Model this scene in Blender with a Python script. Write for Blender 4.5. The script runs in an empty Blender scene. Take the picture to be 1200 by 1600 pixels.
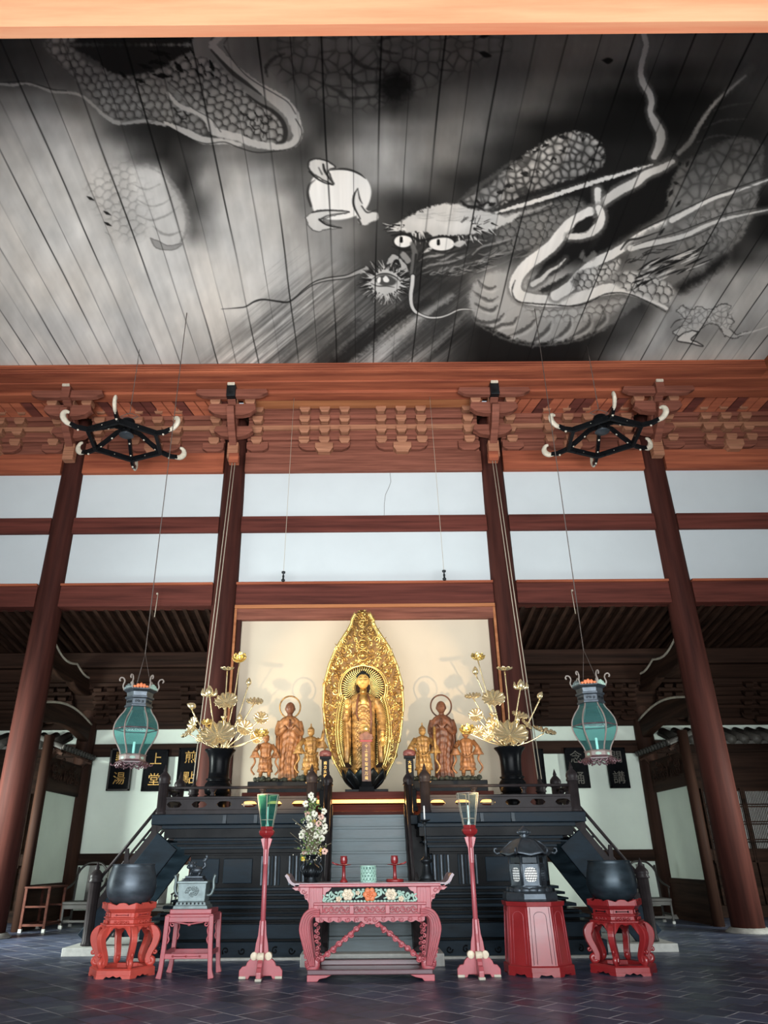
import bpy, math, random
import numpy as np
from mathutils import Vector, Matrix
random.seed(4)
SC=bpy.context.scene; COL=SC.collection
PI=math.pi
# ------------------------------------------------ camera
cd=bpy.data.cameras.new('camera'); cam=bpy.data.objects.new('camera',cd); COL.objects.link(cam); SC.camera=cam
cd.sensor_fit='VERTICAL'; cd.sensor_height=32.0; cd.lens=32.0*1130/1600; cd.shift_x=39/1600; cd.clip_end=200
TH=math.atan(540/1130.); RO=0.0077
_f=Vector((0,math.cos(TH),math.sin(TH))); _u=Vector((0,-math.sin(TH),math.cos(TH))); _r=Vector((1,0,0))
_r2=_r*math.cos(RO)-_u*math.sin(RO); _u2=_u*math.cos(RO)+_r*math.sin(RO)
cam.matrix_world=Matrix(((_r2.x,_u2.x,-_f.x,-.13),(_r2.y,_u2.y,-_f.y,0),(_r2.z,_u2.z,-_f.z,1.5),(0,0,0,1)))
# ------------------------------------------------ world and light
SC.view_settings.view_transform='Standard'; SC.view_settings.look='None'; SC.view_settings.gamma=1; SC.view_settings.exposure=0.33
w=bpy.data.worlds.new('world'); SC.world=w; w.use_nodes=True
w.node_tree.nodes['Background'].inputs[0].default_value=(.80,.90,1,1); w.node_tree.nodes['Background'].inputs[1].default_value=.5
def area(name,loc,target,sx,sy,power,col=(1,1,1),spread=180):
    l=bpy.data.lights.new(name,'AREA'); l.shape='RECTANGLE'; l.size=sx; l.size_y=sy; l.energy=power; l.color=col; l.spread=math.radians(spread)
    o=bpy.data.objects.new(name,l); COL.objects.link(o); o.location=loc
    o.rotation_euler=(Vector(target)-Vector(loc)).to_track_quat('-Z','Y').to_euler(); return o
def spot(name,loc,target,power,col,ang,blend=.4,size=.05):
    l=bpy.data.lights.new(name,'SPOT'); l.energy=power; l.color=col; l.spot_size=math.radians(ang); l.spot_blend=blend; l.shadow_soft_size=size
    o=bpy.data.objects.new(name,l); COL.objects.link(o); o.location=loc
    o.rotation_euler=(Vector(target)-Vector(loc)).to_track_quat('-Z','Y').to_euler(); return o
# daylight through the open front doors, and the sunlit court outside bouncing up to the ceiling
area('daylight_front_doors',(0,-1.4,2.7),(0,18,1.8),15.0,4.6,930,(.90,.96,1),130)
area('courtyard_bounce',(0,-3.6,.5),(-.4,16.5,13.0),15,3,680,(1,.99,.97),62)
area('rear_wall_fill_left',(-12.5,14.5,2.0),(-2,22,.8),5,3.2,1250,(.90,1,.95),95)  # added fill lamp to brighten the rear wall; no door stands here
area('rear_wall_fill_right',(12.5,14.5,2.0),(3,22,1.2),4,3.2,360,(.92,1,.95),100)  # weaker added fill for the right half of the rear wall, also doorless
area('upper_wall_fill',(0,-1.2,9.0),(0,17.8,9.5),16,2.2,60,(.90,.96,1),90)  # added fill for the upper wall; the front wall has no window here
# altar spotlights on the rail, low in front of the statues
spot('altar_spot_left',(-2.3,10.2,1.9),(-.7,17.6,4.7),1000,(1,.70,.38),33,.5,.03)
spot('altar_spot_right',(2.3,10.2,1.9),(.7,17.6,4.7),1000,(1,.70,.38),33,.5,.03)
# ------------------------------------------------ helpers
def tag(o,label=None,cat=None,group=None,kind=None):
    if label:o['label']=label
    if cat:o['category']=cat
    if group:o['group']=group
    if kind:o['kind']=kind
    return o
def thing(name,label,cat,loc=(0,0,0),rz=0,group=None):
    o=bpy.data.objects.new(name,None); COL.objects.link(o); o.location=loc; o.rotation_euler=(0,0,rz); o.empty_display_size=.1
    return tag(o,label,cat,group)
class B:
    def __init__(s): s.v=[];s.f=[];s.sm=[]
    def add(s,vs,fs,sm=False):
        n=len(s.v); s.v+=[tuple(map(float,v)) for v in vs]; s.f+=[tuple(i+n for i in f) for f in fs]; s.sm+=[sm]*len(fs); return s
    def box(s,x0,x1,y0,y1,z0,z1,M=None,top=1.,topy=None):
        cx,cy=(x0+x1)/2,(y0+y1)/2; ty=top if topy is None else topy
        v=[(x0,y0,z0),(x1,y0,z0),(x1,y1,z0),(x0,y1,z0)]+[(cx+(x-cx)*top,cy+(y-cy)*ty,z1) for x,y in((x0,y0),(x1,y0),(x1,y1),(x0,y1))]
        if M is not None: v=[M@Vector(p) for p in v]
        return s.add(v,[(0,3,2,1),(4,5,6,7),(0,1,5,4),(1,2,6,5),(2,3,7,6),(3,0,4,7)])
    def cbox(s,c,d,rz=0,rx=0,ry=0,top=1.):
        M=Matrix.Translation(c)@Matrix.Rotation(rz,4,'Z')@Matrix.Rotation(ry,4,'Y')@Matrix.Rotation(rx,4,'X')
        return s.box(-d[0]/2,d[0]/2,-d[1]/2,d[1]/2,-d[2]/2,d[2]/2,M,top)
    def lathe(s,prof,n=24,c=(0,0,0),sx=1,sy=1,rot=0,smooth=True,M=None,flute=0,nf=12):
        v=[];f=[];m=len(prof)
        for r,z in prof:
            for i in range(n):
                a=rot+2*PI*i/n; rr=r*(1+flute*math.cos(nf*(a-rot))) ; v.append((c[0]+rr*math.cos(a)*sx,c[1]+rr*math.sin(a)*sy,c[2]+z))
        for k in range(m-1):
            for i in range(n): j=(i+1)%n; f.append((k*n+i,k*n+j,(k+1)*n+j,(k+1)*n+i))
        if prof[0][0]>1e-4: f.append(tuple(range(n-1,-1,-1)))
        if prof[-1][0]>1e-4: f.append(tuple((m-1)*n+i for i in range(n)))
        if M is not None: v=[M@Vector(p) for p in v]
        return s.add(v,f,smooth)
    def tube(s,P,r,n=8,closed=False,flat=1.,smooth=True,caps=True,upv=None):
        P=[Vector(p) for p in P]; m=len(P); R=[r]*m if not isinstance(r,(list,tuple)) else [r[min(int(i*len(r)/m),len(r)-1)] if len(r)!=m else r[i] for i in range(m)]
        T=[]
        for i in range(m):
            a=P[(i-1)%m] if (closed or i>0) else P[i]; b=P[(i+1)%m] if (closed or i<m-1) else P[i]; t=(b-a); T.append(t.normalized() if t.length>1e-9 else Vector((0,0,1)))
        up=Vector(upv) if upv else (Vector((0,0,1)) if abs(T[0].z)<.9 else Vector((0,1,0))); N=(up-T[0]*up.dot(T[0])).normalized(); v=[];f=[]
        for i in range(m):
            N=(N-T[i]*N.dot(T[i])); N=N.normalized() if N.length>1e-6 else Vector((1,0,0)); Bn=T[i].cross(N)
            for k in range(n): a=2*PI*k/n+PI/n; v.append(P[i]+N*math.cos(a)*R[i]+Bn*math.sin(a)*R[i]*flat)
        for i in range(m if closed else m-1):
            i2=(i+1)%m
            for k in range(n): k2=(k+1)%n; f.append((i*n+k,i*n+k2,i2*n+k2,i2*n+k))
        if caps and not closed: f.append(tuple(range(n-1,-1,-1))); f.append(tuple((m-1)*n+k for k in range(n)))
        return s.add(v,f,smooth)
    def prism(s,poly,a,b,plane='xz',M=None):
        """poly (u,v) extruded from a to b along the third axis"""
        n=len(poly); g={'xz':lambda u,w,t:(u,t,w),'xy':lambda u,w,t:(u,w,t),'yz':lambda u,w,t:(t,u,w)}[plane]
        v=[g(u,w,a) for u,w in poly]+[g(u,w,b) for u,w in poly]
        if M is not None: v=[M@Vector(p) for p in v]
        return s.add(v,[tuple(range(n)),tuple(range(2*n-1,n-1,-1))]+[(i,i+n,(i+1)%n+n,(i+1)%n) for i in range(n)])
    def ribbon(s,path,W,a,b,plane='xz',M=None):
        """a strip of varying width along a 2-D path, extruded: no concave polygon"""
        m=len(path); L=[];R=[]
        for i in range(m):
            p0=path[max(i-1,0)];p1=path[min(i+1,m-1)];dx,dy=p1[0]-p0[0],p1[1]-p0[1];l=math.hypot(dx,dy) or 1
            w=(W[i] if isinstance(W,(list,tuple)) else W)/2; L.append((path[i][0]-dy/l*w,path[i][1]+dx/l*w)); R.append((path[i][0]+dy/l*w,path[i][1]-dx/l*w))
        g={'xz':lambda u,w,t:(u,t,w),'xy':lambda u,w,t:(u,w,t),'yz':lambda u,w,t:(t,u,w)}[plane]
        v=[]
        for i in range(m): v+=[g(*L[i],a),g(*R[i],a),g(*R[i],b),g(*L[i],b)]
        if M is not None: v=[M@Vector(p) for p in v]
        f=[(0,1,2,3),(4*m-1,4*m-2,4*m-3,4*m-4)]
        for i in range(m-1):
            for k in range(4): k2=(k+1)%4; f.append((4*i+k,4*i+4+k,4*i+4+k2,4*i+k2))
        return s.add(v,f)
    def ell(s,c,rx,ry,rz,n=16,M=None):
        prof=[(math.sin(PI*k/(n//2)),-math.cos(PI*k/(n//2))) for k in range(n//2+1)]; v=[];f=[]
        for r,z in prof:
            for i in range(n): a=2*PI*i/n; v.append((c[0]+rx*r*math.cos(a),c[1]+ry*r*math.sin(a),c[2]+rz*z))
        for k in range(n//2):
            for i in range(n): j=(i+1)%n; f.append((k*n+i,k*n+j,(k+1)*n+j,(k+1)*n+i))
        if M is not None: v=[M@Vector(p) for p in v]
        return s.add(v,f,True)
    def build(s,name,mat,parent=None,bevel=0,seg=2,sub=0,loc=None,rz=None):
        me=bpy.data.meshes.new(name); me.from_pydata(s.v,[],s.f); me.polygons.foreach_set('use_smooth',s.sm); me.materials.append(mat); me.update()
        o=bpy.data.objects.new(name,me); COL.objects.link(o)
        if parent is not None:o.parent=parent
        if loc is not None:o.location=loc
        if rz is not None:o.rotation_euler=(0,0,rz)
        if bevel:
            m=o.modifiers.new('b','BEVEL'); m.width=bevel; m.segments=seg; m.limit_method='ANGLE'; m.angle_limit=math.radians(35)
        if sub: m=o.modifiers.new('s','SUBSURF'); m.levels=sub; m.render_levels=sub
        return o
def copy_tree(o,parent=None,loc=None,rz=None,label=None):
    c=o.copy(); COL.objects.link(c)
    if parent is not None:c.parent=parent
    if loc is not None:c.location=loc
    if rz is not None:c.rotation_euler=(0,0,rz)
    if label:c['label']=label
    for ch in list(o.children): copy_tree(ch,c)
    return c
def cat(pts,n=6,closed=False):
    P=[Vector(p) for p in pts]
    if closed: P=[P[-1]]+P+[P[0],P[1]]
    else: P=[2*P[0]-P[1]]+P+[2*P[-1]-P[-2]]
    out=[]
    for i in range(1,len(P)-2):
        a,b,c,d=P[i-1:i+3]
        for k in range(n):
            u=k/n; out.append(.5*((2*b)+(-a+c)*u+(2*a-5*b+4*c-d)*u*u+(-a+3*b-3*c+d)*u**3))
    if not closed: out.append(P[-2])
    return out
def cat2(pts,n=6): return [(p[0],p[1]) for p in cat([(a,b,0) for a,b in pts],n)]
def spiral(cx,cz,r0,turns,a0,y,hand=1,n=18):
    return [(cx+r0*(1-t/n*.85)*math.cos(a0+hand*2*PI*turns*t/n),y,cz+r0*(1-t/n*.85)*math.sin(a0+hand*2*PI*turns*t/n)) for t in range(n+1)]
# ------------------------------------------------ materials
def M(name,col,rough=.5,metal=0,var=.15,scale=(4,4,4),bump=.0,spec=.5,coat=0,col2=None,detail=6,bd=.02,rvar=0,tr=0,emit=None,es=0):
    m=bpy.data.materials.new(name); m.use_nodes=True; nt=m.node_tree; N=nt.nodes; L=nt.links; p=N['Principled BSDF']
    tc=N.new('ShaderNodeTexCoord'); mp=N.new('ShaderNodeMapping'); mp.inputs['Scale'].default_value=scale; L.new(tc.outputs['Object'],mp.inputs[0])
    no=N.new('ShaderNodeTexNoise'); no.inputs['Scale'].default_value=1; no.inputs['Detail'].default_value=detail; no.inputs['Roughness'].default_value=.6; L.new(mp.outputs[0],no.inputs['Vector'])
    cr=N.new('ShaderNodeValToRGB'); L.new(no.outputs['Fac'],cr.inputs[0]); e=cr.color_ramp.elements
    a=col2 if col2 else tuple(c*(1-var) for c in col); b=col if col2 else tuple(min(1,c*(1+var)) for c in col)
    e[0].position=.3; e[0].color=(*a,1); e[1].position=.7; e[1].color=(*b,1); L.new(cr.outputs[0],p.inputs['Base Color'])
    p.inputs['Roughness'].default_value=rough; p.inputs['Metallic'].default_value=metal; p.inputs['Specular IOR Level'].default_value=spec; p.inputs['Coat Weight'].default_value=coat; p.inputs['Coat Roughness'].default_value=.15
    if rvar:
        mr=N.new('ShaderNodeMapRange'); L.new(no.outputs['Fac'],mr.inputs[0]); mr.inputs[1].default_value=.3;mr.inputs[2].default_value=.7; mr.inputs[3].default_value=rough-rvar; mr.inputs[4].default_value=rough+rvar; L.new(mr.outputs[0],p.inputs['Roughness'])
    if bump:
        bm=N.new('ShaderNodeBump'); bm.inputs['Strength'].default_value=bump; bm.inputs['Distance'].default_value=bd; L.new(no.outputs['Fac'],bm.inputs['Height']); L.new(bm.outputs[0],p.inputs['Normal'])
    if tr: p.inputs['Transmission Weight'].default_value=tr
    if emit: p.inputs['Emission Color'].default_value=(*emit,1); p.inputs['Emission Strength'].default_value=es
    return m
def wood(name,col,col2,ax,rough=.65,k=1.,spec=.08):
    s={'x':(.35*k,5*k,9*k),'z':(6*k,6*k,.35*k),'y':(6*k,.35*k,9*k)}[ax]
    return M(name,col,rough,0,col2=col2,scale=s,bump=.25,bd=.012,detail=8,spec=spec)
DK=(.055,.022,.016);RD=(.17,.055,.035)
WX=wood('brown_timber_long',(.15,.043,.032),(.05,.016,.013),'x'); WZ=wood('brown_timber_upright',(.076,.024,.018),(.028,.010,.008),'z'); WY=wood('brown_timber_deep',(.11,.038,.026),(.04,.015,.011),'y')
WZD=wood('shaded_aisle_timber_upright',(.055,.026,.017),(.018,.009,.007),'z'); WXD=wood('shaded_aisle_timber',(.048,.024,.016),(.012,.007,.005),'x'); WYD=wood('shaded_aisle_timber_deep',(.060,.030,.020),(.014,.008,.006),'y'); STD=M('dim_base_stone',(.22,.21,.19),.8,var=.2,scale=(9,9,9)); BOWD=M('dark_blue_bronze_bowl',(.030,.045,.056),.38,.5,var=.35,scale=(4,4,9),rvar=.1)  # aisle timbers are darker copies; the aisle's shade is put into their colour
WXR=wood('red_brown_timber',(.41,.125,.064),(.17,.045,.027),'x'); WXO=wood('golden_timber',(.46,.19,.085),(.26,.09,.04),'x',k=.8); WYR=wood('red_brown_timber_deep',(.38,.13,.06),(.17,.05,.026),'y')
WBR=wood('weathered_bracket_timber',(.27,.10,.068),(.10,.035,.024),'x',k=1.5)
WBE=wood('bracket_end_grain',(.42,.20,.12),(.20,.085,.05),'x',k=2)
WNEAR=wood('daylit_beam_timber',(1.0,.52,.30),(.85,.27,.14),'x',k=.6)  # daylight on the near beam is put into its over-bright colour
PLA=M('white_plaster',(.535,.585,.605),.85,var=.03,scale=(.8,.8,.8)); CRM=M('cream_plaster',(.55,.465,.355),.85,var=.03,scale=(.7,.7,.7))
PLG=M('brightened_rear_plaster',(.82,.91,.79),.85,var=.06,scale=(.7,.7,.7))  # paler plaster copy; light missing at the rear is put into its colour
BLK=M('black_lacquer',(.005,.0055,.0065),.30,var=.3,scale=(3,3,3),rvar=.06,spec=.07)
DAIS=M('worn_dark_blue_black_lacquer',(.014,.024,.034),.36,var=.5,scale=(1.5,3,6),rvar=.1,spec=.09)
STP=M('front_lit_step_boards',(.14,.18,.19),.5,var=.35,scale=(1.2,4,9),rvar=.1)  # front light on the steps is put into this paler colour
RAIL=M('dark_umber_lacquer',(.026,.021,.022),.38,var=.3,scale=(5,5,5),spec=.12)
RED=M('cinnabar_lacquer',(.27,.016,.018),.38,var=.14,scale=(5,5,5),rvar=.05,spec=.6,coat=.5); REDO=M('orange_red_lacquer',(.62,.085,.060),.45,var=.14,scale=(5,5,5),rvar=.06,spec=.5,coat=.2)
REDP=M('glare_pink_lacquer',(.44,.085,.10),.45,var=.16,scale=(5,5,5),rvar=.07,spec=.6,coat=.35)  # doorway glare on red lacquer is put into this pink base colour
GOLD=M('bright_gold_leaf',(1.0,.70,.26),.28,.85,var=.15,scale=(12,12,12),bump=.15,bd=.004); FCE=M('worn_gilt_skin',(.90,.58,.18),.42,.35,col2=(.55,.32,.09),scale=(14,14,14)); GOLDD=M('antique_gold',(.80,.50,.16),.36,.85,col2=(.28,.15,.04),scale=(9,9,9),bump=.4,bd=.008)
BRS=M('polished_brass_lotus',(.95,.77,.45),.22,.78,var=.08,scale=(14,14,14))
GWD=M('gilded_wood',(.60,.35,.11),.45,.3,col2=(.13,.06,.02),scale=(8,8,14),bump=.4,bd=.012); BWD=M('statue_brown_wood',(.25,.095,.045),.5,0,col2=(.045,.018,.010),scale=(9,9,3),bump=.4,bd=.012); TWD=M('statue_tan_wood',(.46,.21,.08),.5,.1,col2=(.10,.04,.016),scale=(10,10,8),bump=.5,bd=.012)
RKD=M('dark_carved_rock',(.05,.055,.035),.7,var=.5,scale=(14,14,14),bump=.6,bd=.02)
IRN=M('dark_bronze',(.025,.030,.034),.42,.75,var=.3,scale=(7,7,7),bump=.1,rvar=.08); BOWL=M('blue_grey_bronze_bowl',(.085,.105,.125),.40,.5,var=.35,scale=(4,4,9),rvar=.1)
LBR=M('grey_green_bronze',(.20,.25,.25),.42,.45,var=.25,scale=(9,9,9),bump=.2,bd=.008)
LTN=M('slate_bronze',(.07,.085,.10),.40,.6,var=.3,scale=(8,8,8),bump=.15,bd=.008)
JAD=M('celadon_glaze',(.42,.66,.55),.25,var=.1,scale=(8,8,8),coat=.5); JDD=M('celadon_shadow',(.16,.27,.23),.5,var=.2)
STN=M('pale_granite',(.50,.50,.46),.75,var=.15,scale=(9,9,9),bump=.1)
HOR=M('horn_white_paint',(.55,.50,.40),.6,var=.2,scale=(9,9,9))
WHT=M('white_wax',(.85,.84,.80),.5,var=.02); GRN=M('dull_green_leaf',(.16,.25,.08),.6,var=.3,scale=(12,12,12)); TWG=M('grey_twig',(.20,.17,.10),.7,var=.3); PET=M('cream_petal',(.82,.80,.66),.6,var=.1,scale=(20,20,20)); YEL=M('yellow_petal',(.85,.62,.08),.6,var=.1); PNK=M('pale_pink_petal',(.80,.52,.42),.6,var=.1)
COR=M('pale_cord',(.42,.36,.28),.8,var=.1); COD=M('dark_cord',(.10,.08,.07),.7,var=.1)
TILE=M('dark_roof_tile',(.05,.045,.038),.6,var=.4,scale=(9,9,9)); CHR=M('dark_chair_wood',(.022,.018,.014),.5,var=.3,scale=(6,6,1)); PPR=M('shoji_paper',(.62,.62,.58),.8,var=.03)
MNT=M('painted_mint_carving',(.42,.60,.50),.5,var=.2,scale=(20,20,20)); CRMF=M('painted_cream_flower',(.82,.70,.52),.5,var=.15,scale=(20,20,20)); ORF=M('painted_orange_flower',(.80,.24,.10),.5,var=.15,scale=(20,20,20))
PUR=M('purple_brown_plinth',(.11,.045,.055),.34,var=.2,scale=(2,5,5),coat=.5); GRB=M('grey_pinkish_top',(.36,.26,.28),.32,var=.15,scale=(2,5,5))
LED=M('warm_led_strip',(1,.7,.3),.5,emit=(1,.42,.10),es=1.9,var=0)
LWN=M('lit_paper_window',(.8,.8,.76),.7,emit=(.95,1,.97),es=1.1,var=0)
CDL=M('lit_candle_tube',(.8,.9,.85),.5,emit=(.75,1,.9),es=.45,var=0)
def glass(name,tint,fac=.72,rough=.08,body=(.1,.3,.3)):
    m=bpy.data.materials.new(name); m.use_nodes=True; nt=m.node_tree;N=nt.nodes;L=nt.links;N.clear()
    o=N.new('ShaderNodeOutputMaterial');t=N.new('ShaderNodeBsdfTransparent');t.inputs[0].default_value=(*tint,1);p=N.new('ShaderNodeBsdfPrincipled');p.inputs['Base Color'].default_value=(*body,1);p.inputs['Roughness'].default_value=rough
    x=N.new('ShaderNodeMixShader');x.inputs[0].default_value=1-fac;L.new(t.outputs[0],x.inputs[1]);L.new(p.outputs[0],x.inputs[2]);L.new(x.outputs[0],o.inputs[0]);return m
TEAL=glass('teal_lantern_glass',(.52,.80,.79),.84,.1,(.20,.48,.47)); CLR=glass('clear_smoky_glass',(.86,.90,.90),.9,.05,(.2,.3,.3)); TEAL2=glass('green_lamp_glass',(.40,.66,.60),.82,.1,(.05,.26,.21))
# ================================================ SETTING
def floor_mat():
    m=bpy.data.materials.new('slate_floor_tiles'); m.use_nodes=True; nt=m.node_tree;N=nt.nodes;L=nt.links;p=N['Principled BSDF']
    tc=N.new('ShaderNodeTexCoord'); mp=N.new('ShaderNodeMapping'); mp.inputs['Rotation'].default_value=(0,0,math.radians(45)); L.new(tc.outputs['Object'],mp.inputs[0])
    br=N.new('ShaderNodeTexBrick'); br.offset=.5; br.inputs['Scale'].default_value=1; br.inputs['Brick Width'].default_value=.42; br.inputs['Row Height'].default_value=.42; br.inputs['Mortar Size'].default_value=.011; br.inputs['Mortar Smooth'].default_value=.3
    br.inputs['Color1'].default_value=(.040,.048,.066,1); br.inputs['Color2'].default_value=(.070,.080,.105,1); br.inputs['Mortar'].default_value=(.30,.30,.33,1); L.new(mp.outputs[0],br.inputs['Vector'])
    no=N.new('ShaderNodeTexNoise'); no.inputs['Scale'].default_value=1.7; no.inputs['Detail'].default_value=8; L.new(tc.outputs['Object'],no.inputs['Vector'])
    n2=N.new('ShaderNodeTexNoise'); n2.inputs['Scale'].default_value=.9; n2.inputs['Detail'].default_value=3; L.new(tc.outputs['Object'],n2.inputs['Vector'])
    # joints are chalky only here and there
    gt=N.new('ShaderNodeMapRange'); gt.inputs[1].default_value=.42; gt.inputs[2].default_value=.56; L.new(n2.outputs['Fac'],gt.inputs[0])
    mm=N.new('ShaderNodeMath'); mm.operation='MULTIPLY'; L.new(br.outputs['Fac'],mm.inputs[0]); L.new(gt.outputs[0],mm.inputs[1])
    b2=N.new('ShaderNodeTexBrick'); b2.offset=.5
    for k,v in (('Scale',1),('Brick Width',.42),('Row Height',.42),('Mortar Size',.010)): b2.inputs[k].default_value=v
    b2.inputs['Color1'].default_value=(.030,.040,.072,1); b2.inputs['Color2'].default_value=(.070,.086,.145,1); b2.inputs['Mortar'].default_value=(.02,.022,.03,1); L.new(mp.outputs[0],b2.inputs['Vector'])
    mx=N.new('ShaderNodeMix'); mx.data_type='RGBA'; L.new(mm.outputs[0],mx.inputs[0]); L.new(b2.outputs['Color'],mx.inputs[6]); mx.inputs[7].default_value=(.42,.42,.46,1)
    mu=N.new('ShaderNodeMix'); mu.data_type='RGBA'; mu.blend_type='MULTIPLY'; mu.inputs[0].default_value=.6; L.new(mx.outputs[2],mu.inputs[6]); L.new(no.outputs['Color'],mu.inputs[7])
    L.new(mx.outputs[2],p.inputs['Base Color'])
    mr=N.new('ShaderNodeMapRange'); mr.inputs[1].default_value=.35; mr.inputs[2].default_value=.65; mr.inputs[3].default_value=.30; mr.inputs[4].default_value=.52; L.new(no.outputs['Fac'],mr.inputs[0]); L.new(mr.outputs[0],p.inputs['Roughness'])
    bp=N.new('ShaderNodeBump'); bp.invert=True; bp.inputs['Strength'].default_value=.35; bp.inputs['Distance'].default_value=.01; L.new(br.outputs['Fac'],bp.inputs['Height'])
    b3=N.new('ShaderNodeBump'); b3.inputs['Strength'].default_value=.12; b3.inputs['Distance'].default_value=.03; L.new(no.outputs['Fac'],b3.inputs['Height']); L.new(bp.outputs[0],b3.inputs['Normal']); L.new(b3.outputs[0],p.inputs['Normal'])
    return m
def struct(name,b,m,bevel=0,label=None,cat=None,parent=None):
    o=b.build(name,m,parent,bevel)
    if parent is None: o['kind']='structure'
    return o
struct('floor',B().box(-13,13,-1.6,24,-.2,0),floor_mat())
# walls of the hall
Y0=17.8
def wall_panel(name,x0,x1,z0,z1,y=Y0,m=PLA): return struct(name,B().box(x0,x1,y-.06,y+.06,z0,z1),m)
COLX=[-12.65,-8.12,-3.6,3.6,8.12,12.65]
for i in range(5):
    a,b=COLX[i]+.3,COLX[i+1]-.3
    wall_panel('wall_back_upper',a,b,9.84,11.2); wall_panel('wall_back_middle',a,b,7.9,9.38)
    struct('beam',B().box(a,b,Y0-.16,Y0+.16,9.37,9.83),WX,.012)
    struct('beam',B().box(a,b,Y0-.20,Y0+.2,11.18,11.79),WXR if i!=2 else WBR,.012)
    struct('beam',B().box(a,b,Y0-.20,Y0+.2,7.31,7.86),WX,.015)
    struct('trim_1',B().box(a,b,Y0-.26,Y0+.26,7.86,7.92),WXR,.01)
struct('wall_back_centre',B().box(-3.3,3.3,Y0-.05,Y0+.05,2.2,6.96),CRM)
struct('lintel',B().box(-3.3,3.3,Y0-.2,Y0+.1,6.93,7.22),WBR,.01)
struct('trim_2',B().box(-3.3,3.3,Y0-.24,Y0+.1,7.22,7.31),WXO,.01)
for sx in(-1,1):
    struct('trim_3',B().box(min(sx*3.12,sx*3.22),max(sx*3.12,sx*3.22),Y0-.18,Y0+.1,2.2,6.93),WZ,.005)
    struct('trim_4',B().box(min(sx*3.24,sx*3.3),max(sx*3.24,sx*3.3),Y0-.22,Y0+.1,2.2,7.22),WXO,.005)
struct('wall_left',B().box(-13,-12.7,-1.6,24,0,13.6),WY); struct('wall_right',B().box(12.7,13,-1.6,24,0,13.6),WY)
for sx in(-1,1):
    struct('wall_side_plaster',B().box(min(sx*12.55,sx*12.69),max(sx*12.55,sx*12.69),-1.5,21.9,7.5,11.2),PLA)
struct('wall_front',B().box(-13,-8.2,-1.8,-1.55,0,13.6).box(8.2,13,-1.8,-1.55,0,13.6).box(-8.2,8.2,-1.8,-1.55,5.6,13.6),WX)
# columns
def column(x,y,r,h,m=WZ):
    b=B(); n=28; prof=[(r*1.0,.1),(r*1.04,h*.3),(r*1.0,h*.55),(r*.95,h*.8),(r*.86,h-.25),(r*.80,h)]; b.lathe(prof,n)
    o=b.build('column',m,None,loc=(x,y,0)); o['kind']='structure'
    s=B().lathe([(r+.13,0),(r+.14,.02),(r+.07,.07),(r+.04,.1)],n).build('column_base_stone',STD,o)
for x in COLX[1:5]: column(x,Y0,.335,12.9)
for x in (-12.4,12.4): column(x,Y0,.335,12.9)
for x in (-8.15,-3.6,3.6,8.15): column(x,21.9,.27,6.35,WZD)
# cornice steps carrying the painted ceiling
CZ=13.62
def reeded(x0,x1,y0,z0,z1,n=4):
    b=B(); b.box(x0,x1,y0+.03,y0+.4,z0,z1); h=(z1-z0)/n
    for k in range(n): b.box(x0,x1,y0,y0+.05,z0+k*h+.012,z0+(k+1)*h-.012)
    return b
struct('cornice',reeded(-10.9,10.9,15.92,13.29,13.60),WXR)
struct('cornice',B().box(-11.3,11.3,16.3,16.7,13.245,13.62),WXR,.02)
struct('cornice',B().box(-11.7,11.7,16.7,17.1,13.165,13.62),WXR,.03)
struct('cornice',B().box(-3.4,3.4,17.1,17.55,13.2,13.5),WXO,.02)
for sx in(-1,1):
    X=lambda a,b:(min(sx*a,sx*b),max(sx*a,sx*b))
    struct('cornice',B().box(*X(10.87,11.25),4.2,15.95,13.28,13.6),WYR,.02); struct('cornice',B().box(*X(11.25,11.65),4.2,16.3,13.22,13.6),WYR,.02); struct('cornice',B().box(*X(11.65,12.1),4.2,16.7,13.14,13.6),WYR,.02)
    struct('cornice',B().box(*X(12.1,12.7),4.2,17.6,12.7,13.6),WYR,.02)
    # boarded cove above the side bays
    for (xa,xb) in ((3.95,8.0),(8.3,12.0)):
        x=xa
        while x<xb:
            s=sx; M_=None
            v=[(s*x,17.12,13.30),(s*(x+.27),17.12,13.30),(s*(x+.27-.35),17.66,12.98),(s*(x-.35),17.66,12.98)]
            v2=[(a,b_+.02,c+.06) for a,b_,c in v]
            B().add(v+v2,[(0,1,2,3),(4,7,6,5),(0,4,5,1),(1,5,6,2),(2,6,7,3),(3,7,4,0)]).build('cove_board_trim',WXR if int(x*7)%3 else WX)['kind']='structure'
            x+=.31
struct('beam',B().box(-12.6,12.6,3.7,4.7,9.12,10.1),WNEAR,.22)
struct('wall_above_near_beam',B().box(-12.6,12.6,4.2,4.5,10.1,13.6),PLA)
# ---------------- painted ceiling
# ---------------- ink dragon: pigment values on a canvas, later laid on the boards ----------------
PS=1.5                                    # canvas pixels per unit
PW,PHT,PY0=1200,500,70
CW,CH=int(PW*PS),int(PHT*PS)
prng=np.random.RandomState(7)
YY,XX=np.mgrid[0:CH,0:CW].astype(np.float32); XX=XX/PS; YY=YY/PS+PY0
def vnoise(x,y,seed=0):
    r=np.random.RandomState(seed); T=r.rand(256,256).astype(np.float32)
    xi=np.floor(x).astype(int); yi=np.floor(y).astype(int); fx=x-xi; fy=y-yi
    fx=fx*fx*(3-2*fx); fy=fy*fy*(3-2*fy)
    a=T[yi%256,xi%256]; b=T[yi%256,(xi+1)%256]; c=T[(yi+1)%256,xi%256]; d=T[(yi+1)%256,(xi+1)%256]
    return (a*(1-fx)+b*fx)*(1-fy)+(c*(1-fx)+d*fx)*fy
def fbm(x,y,seed=0,o=4):
    s=0;a=.5
    for i in range(o): s=s+a*vnoise(x*2**i,y*2**i,seed+i); a*=.5
    return s
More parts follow.
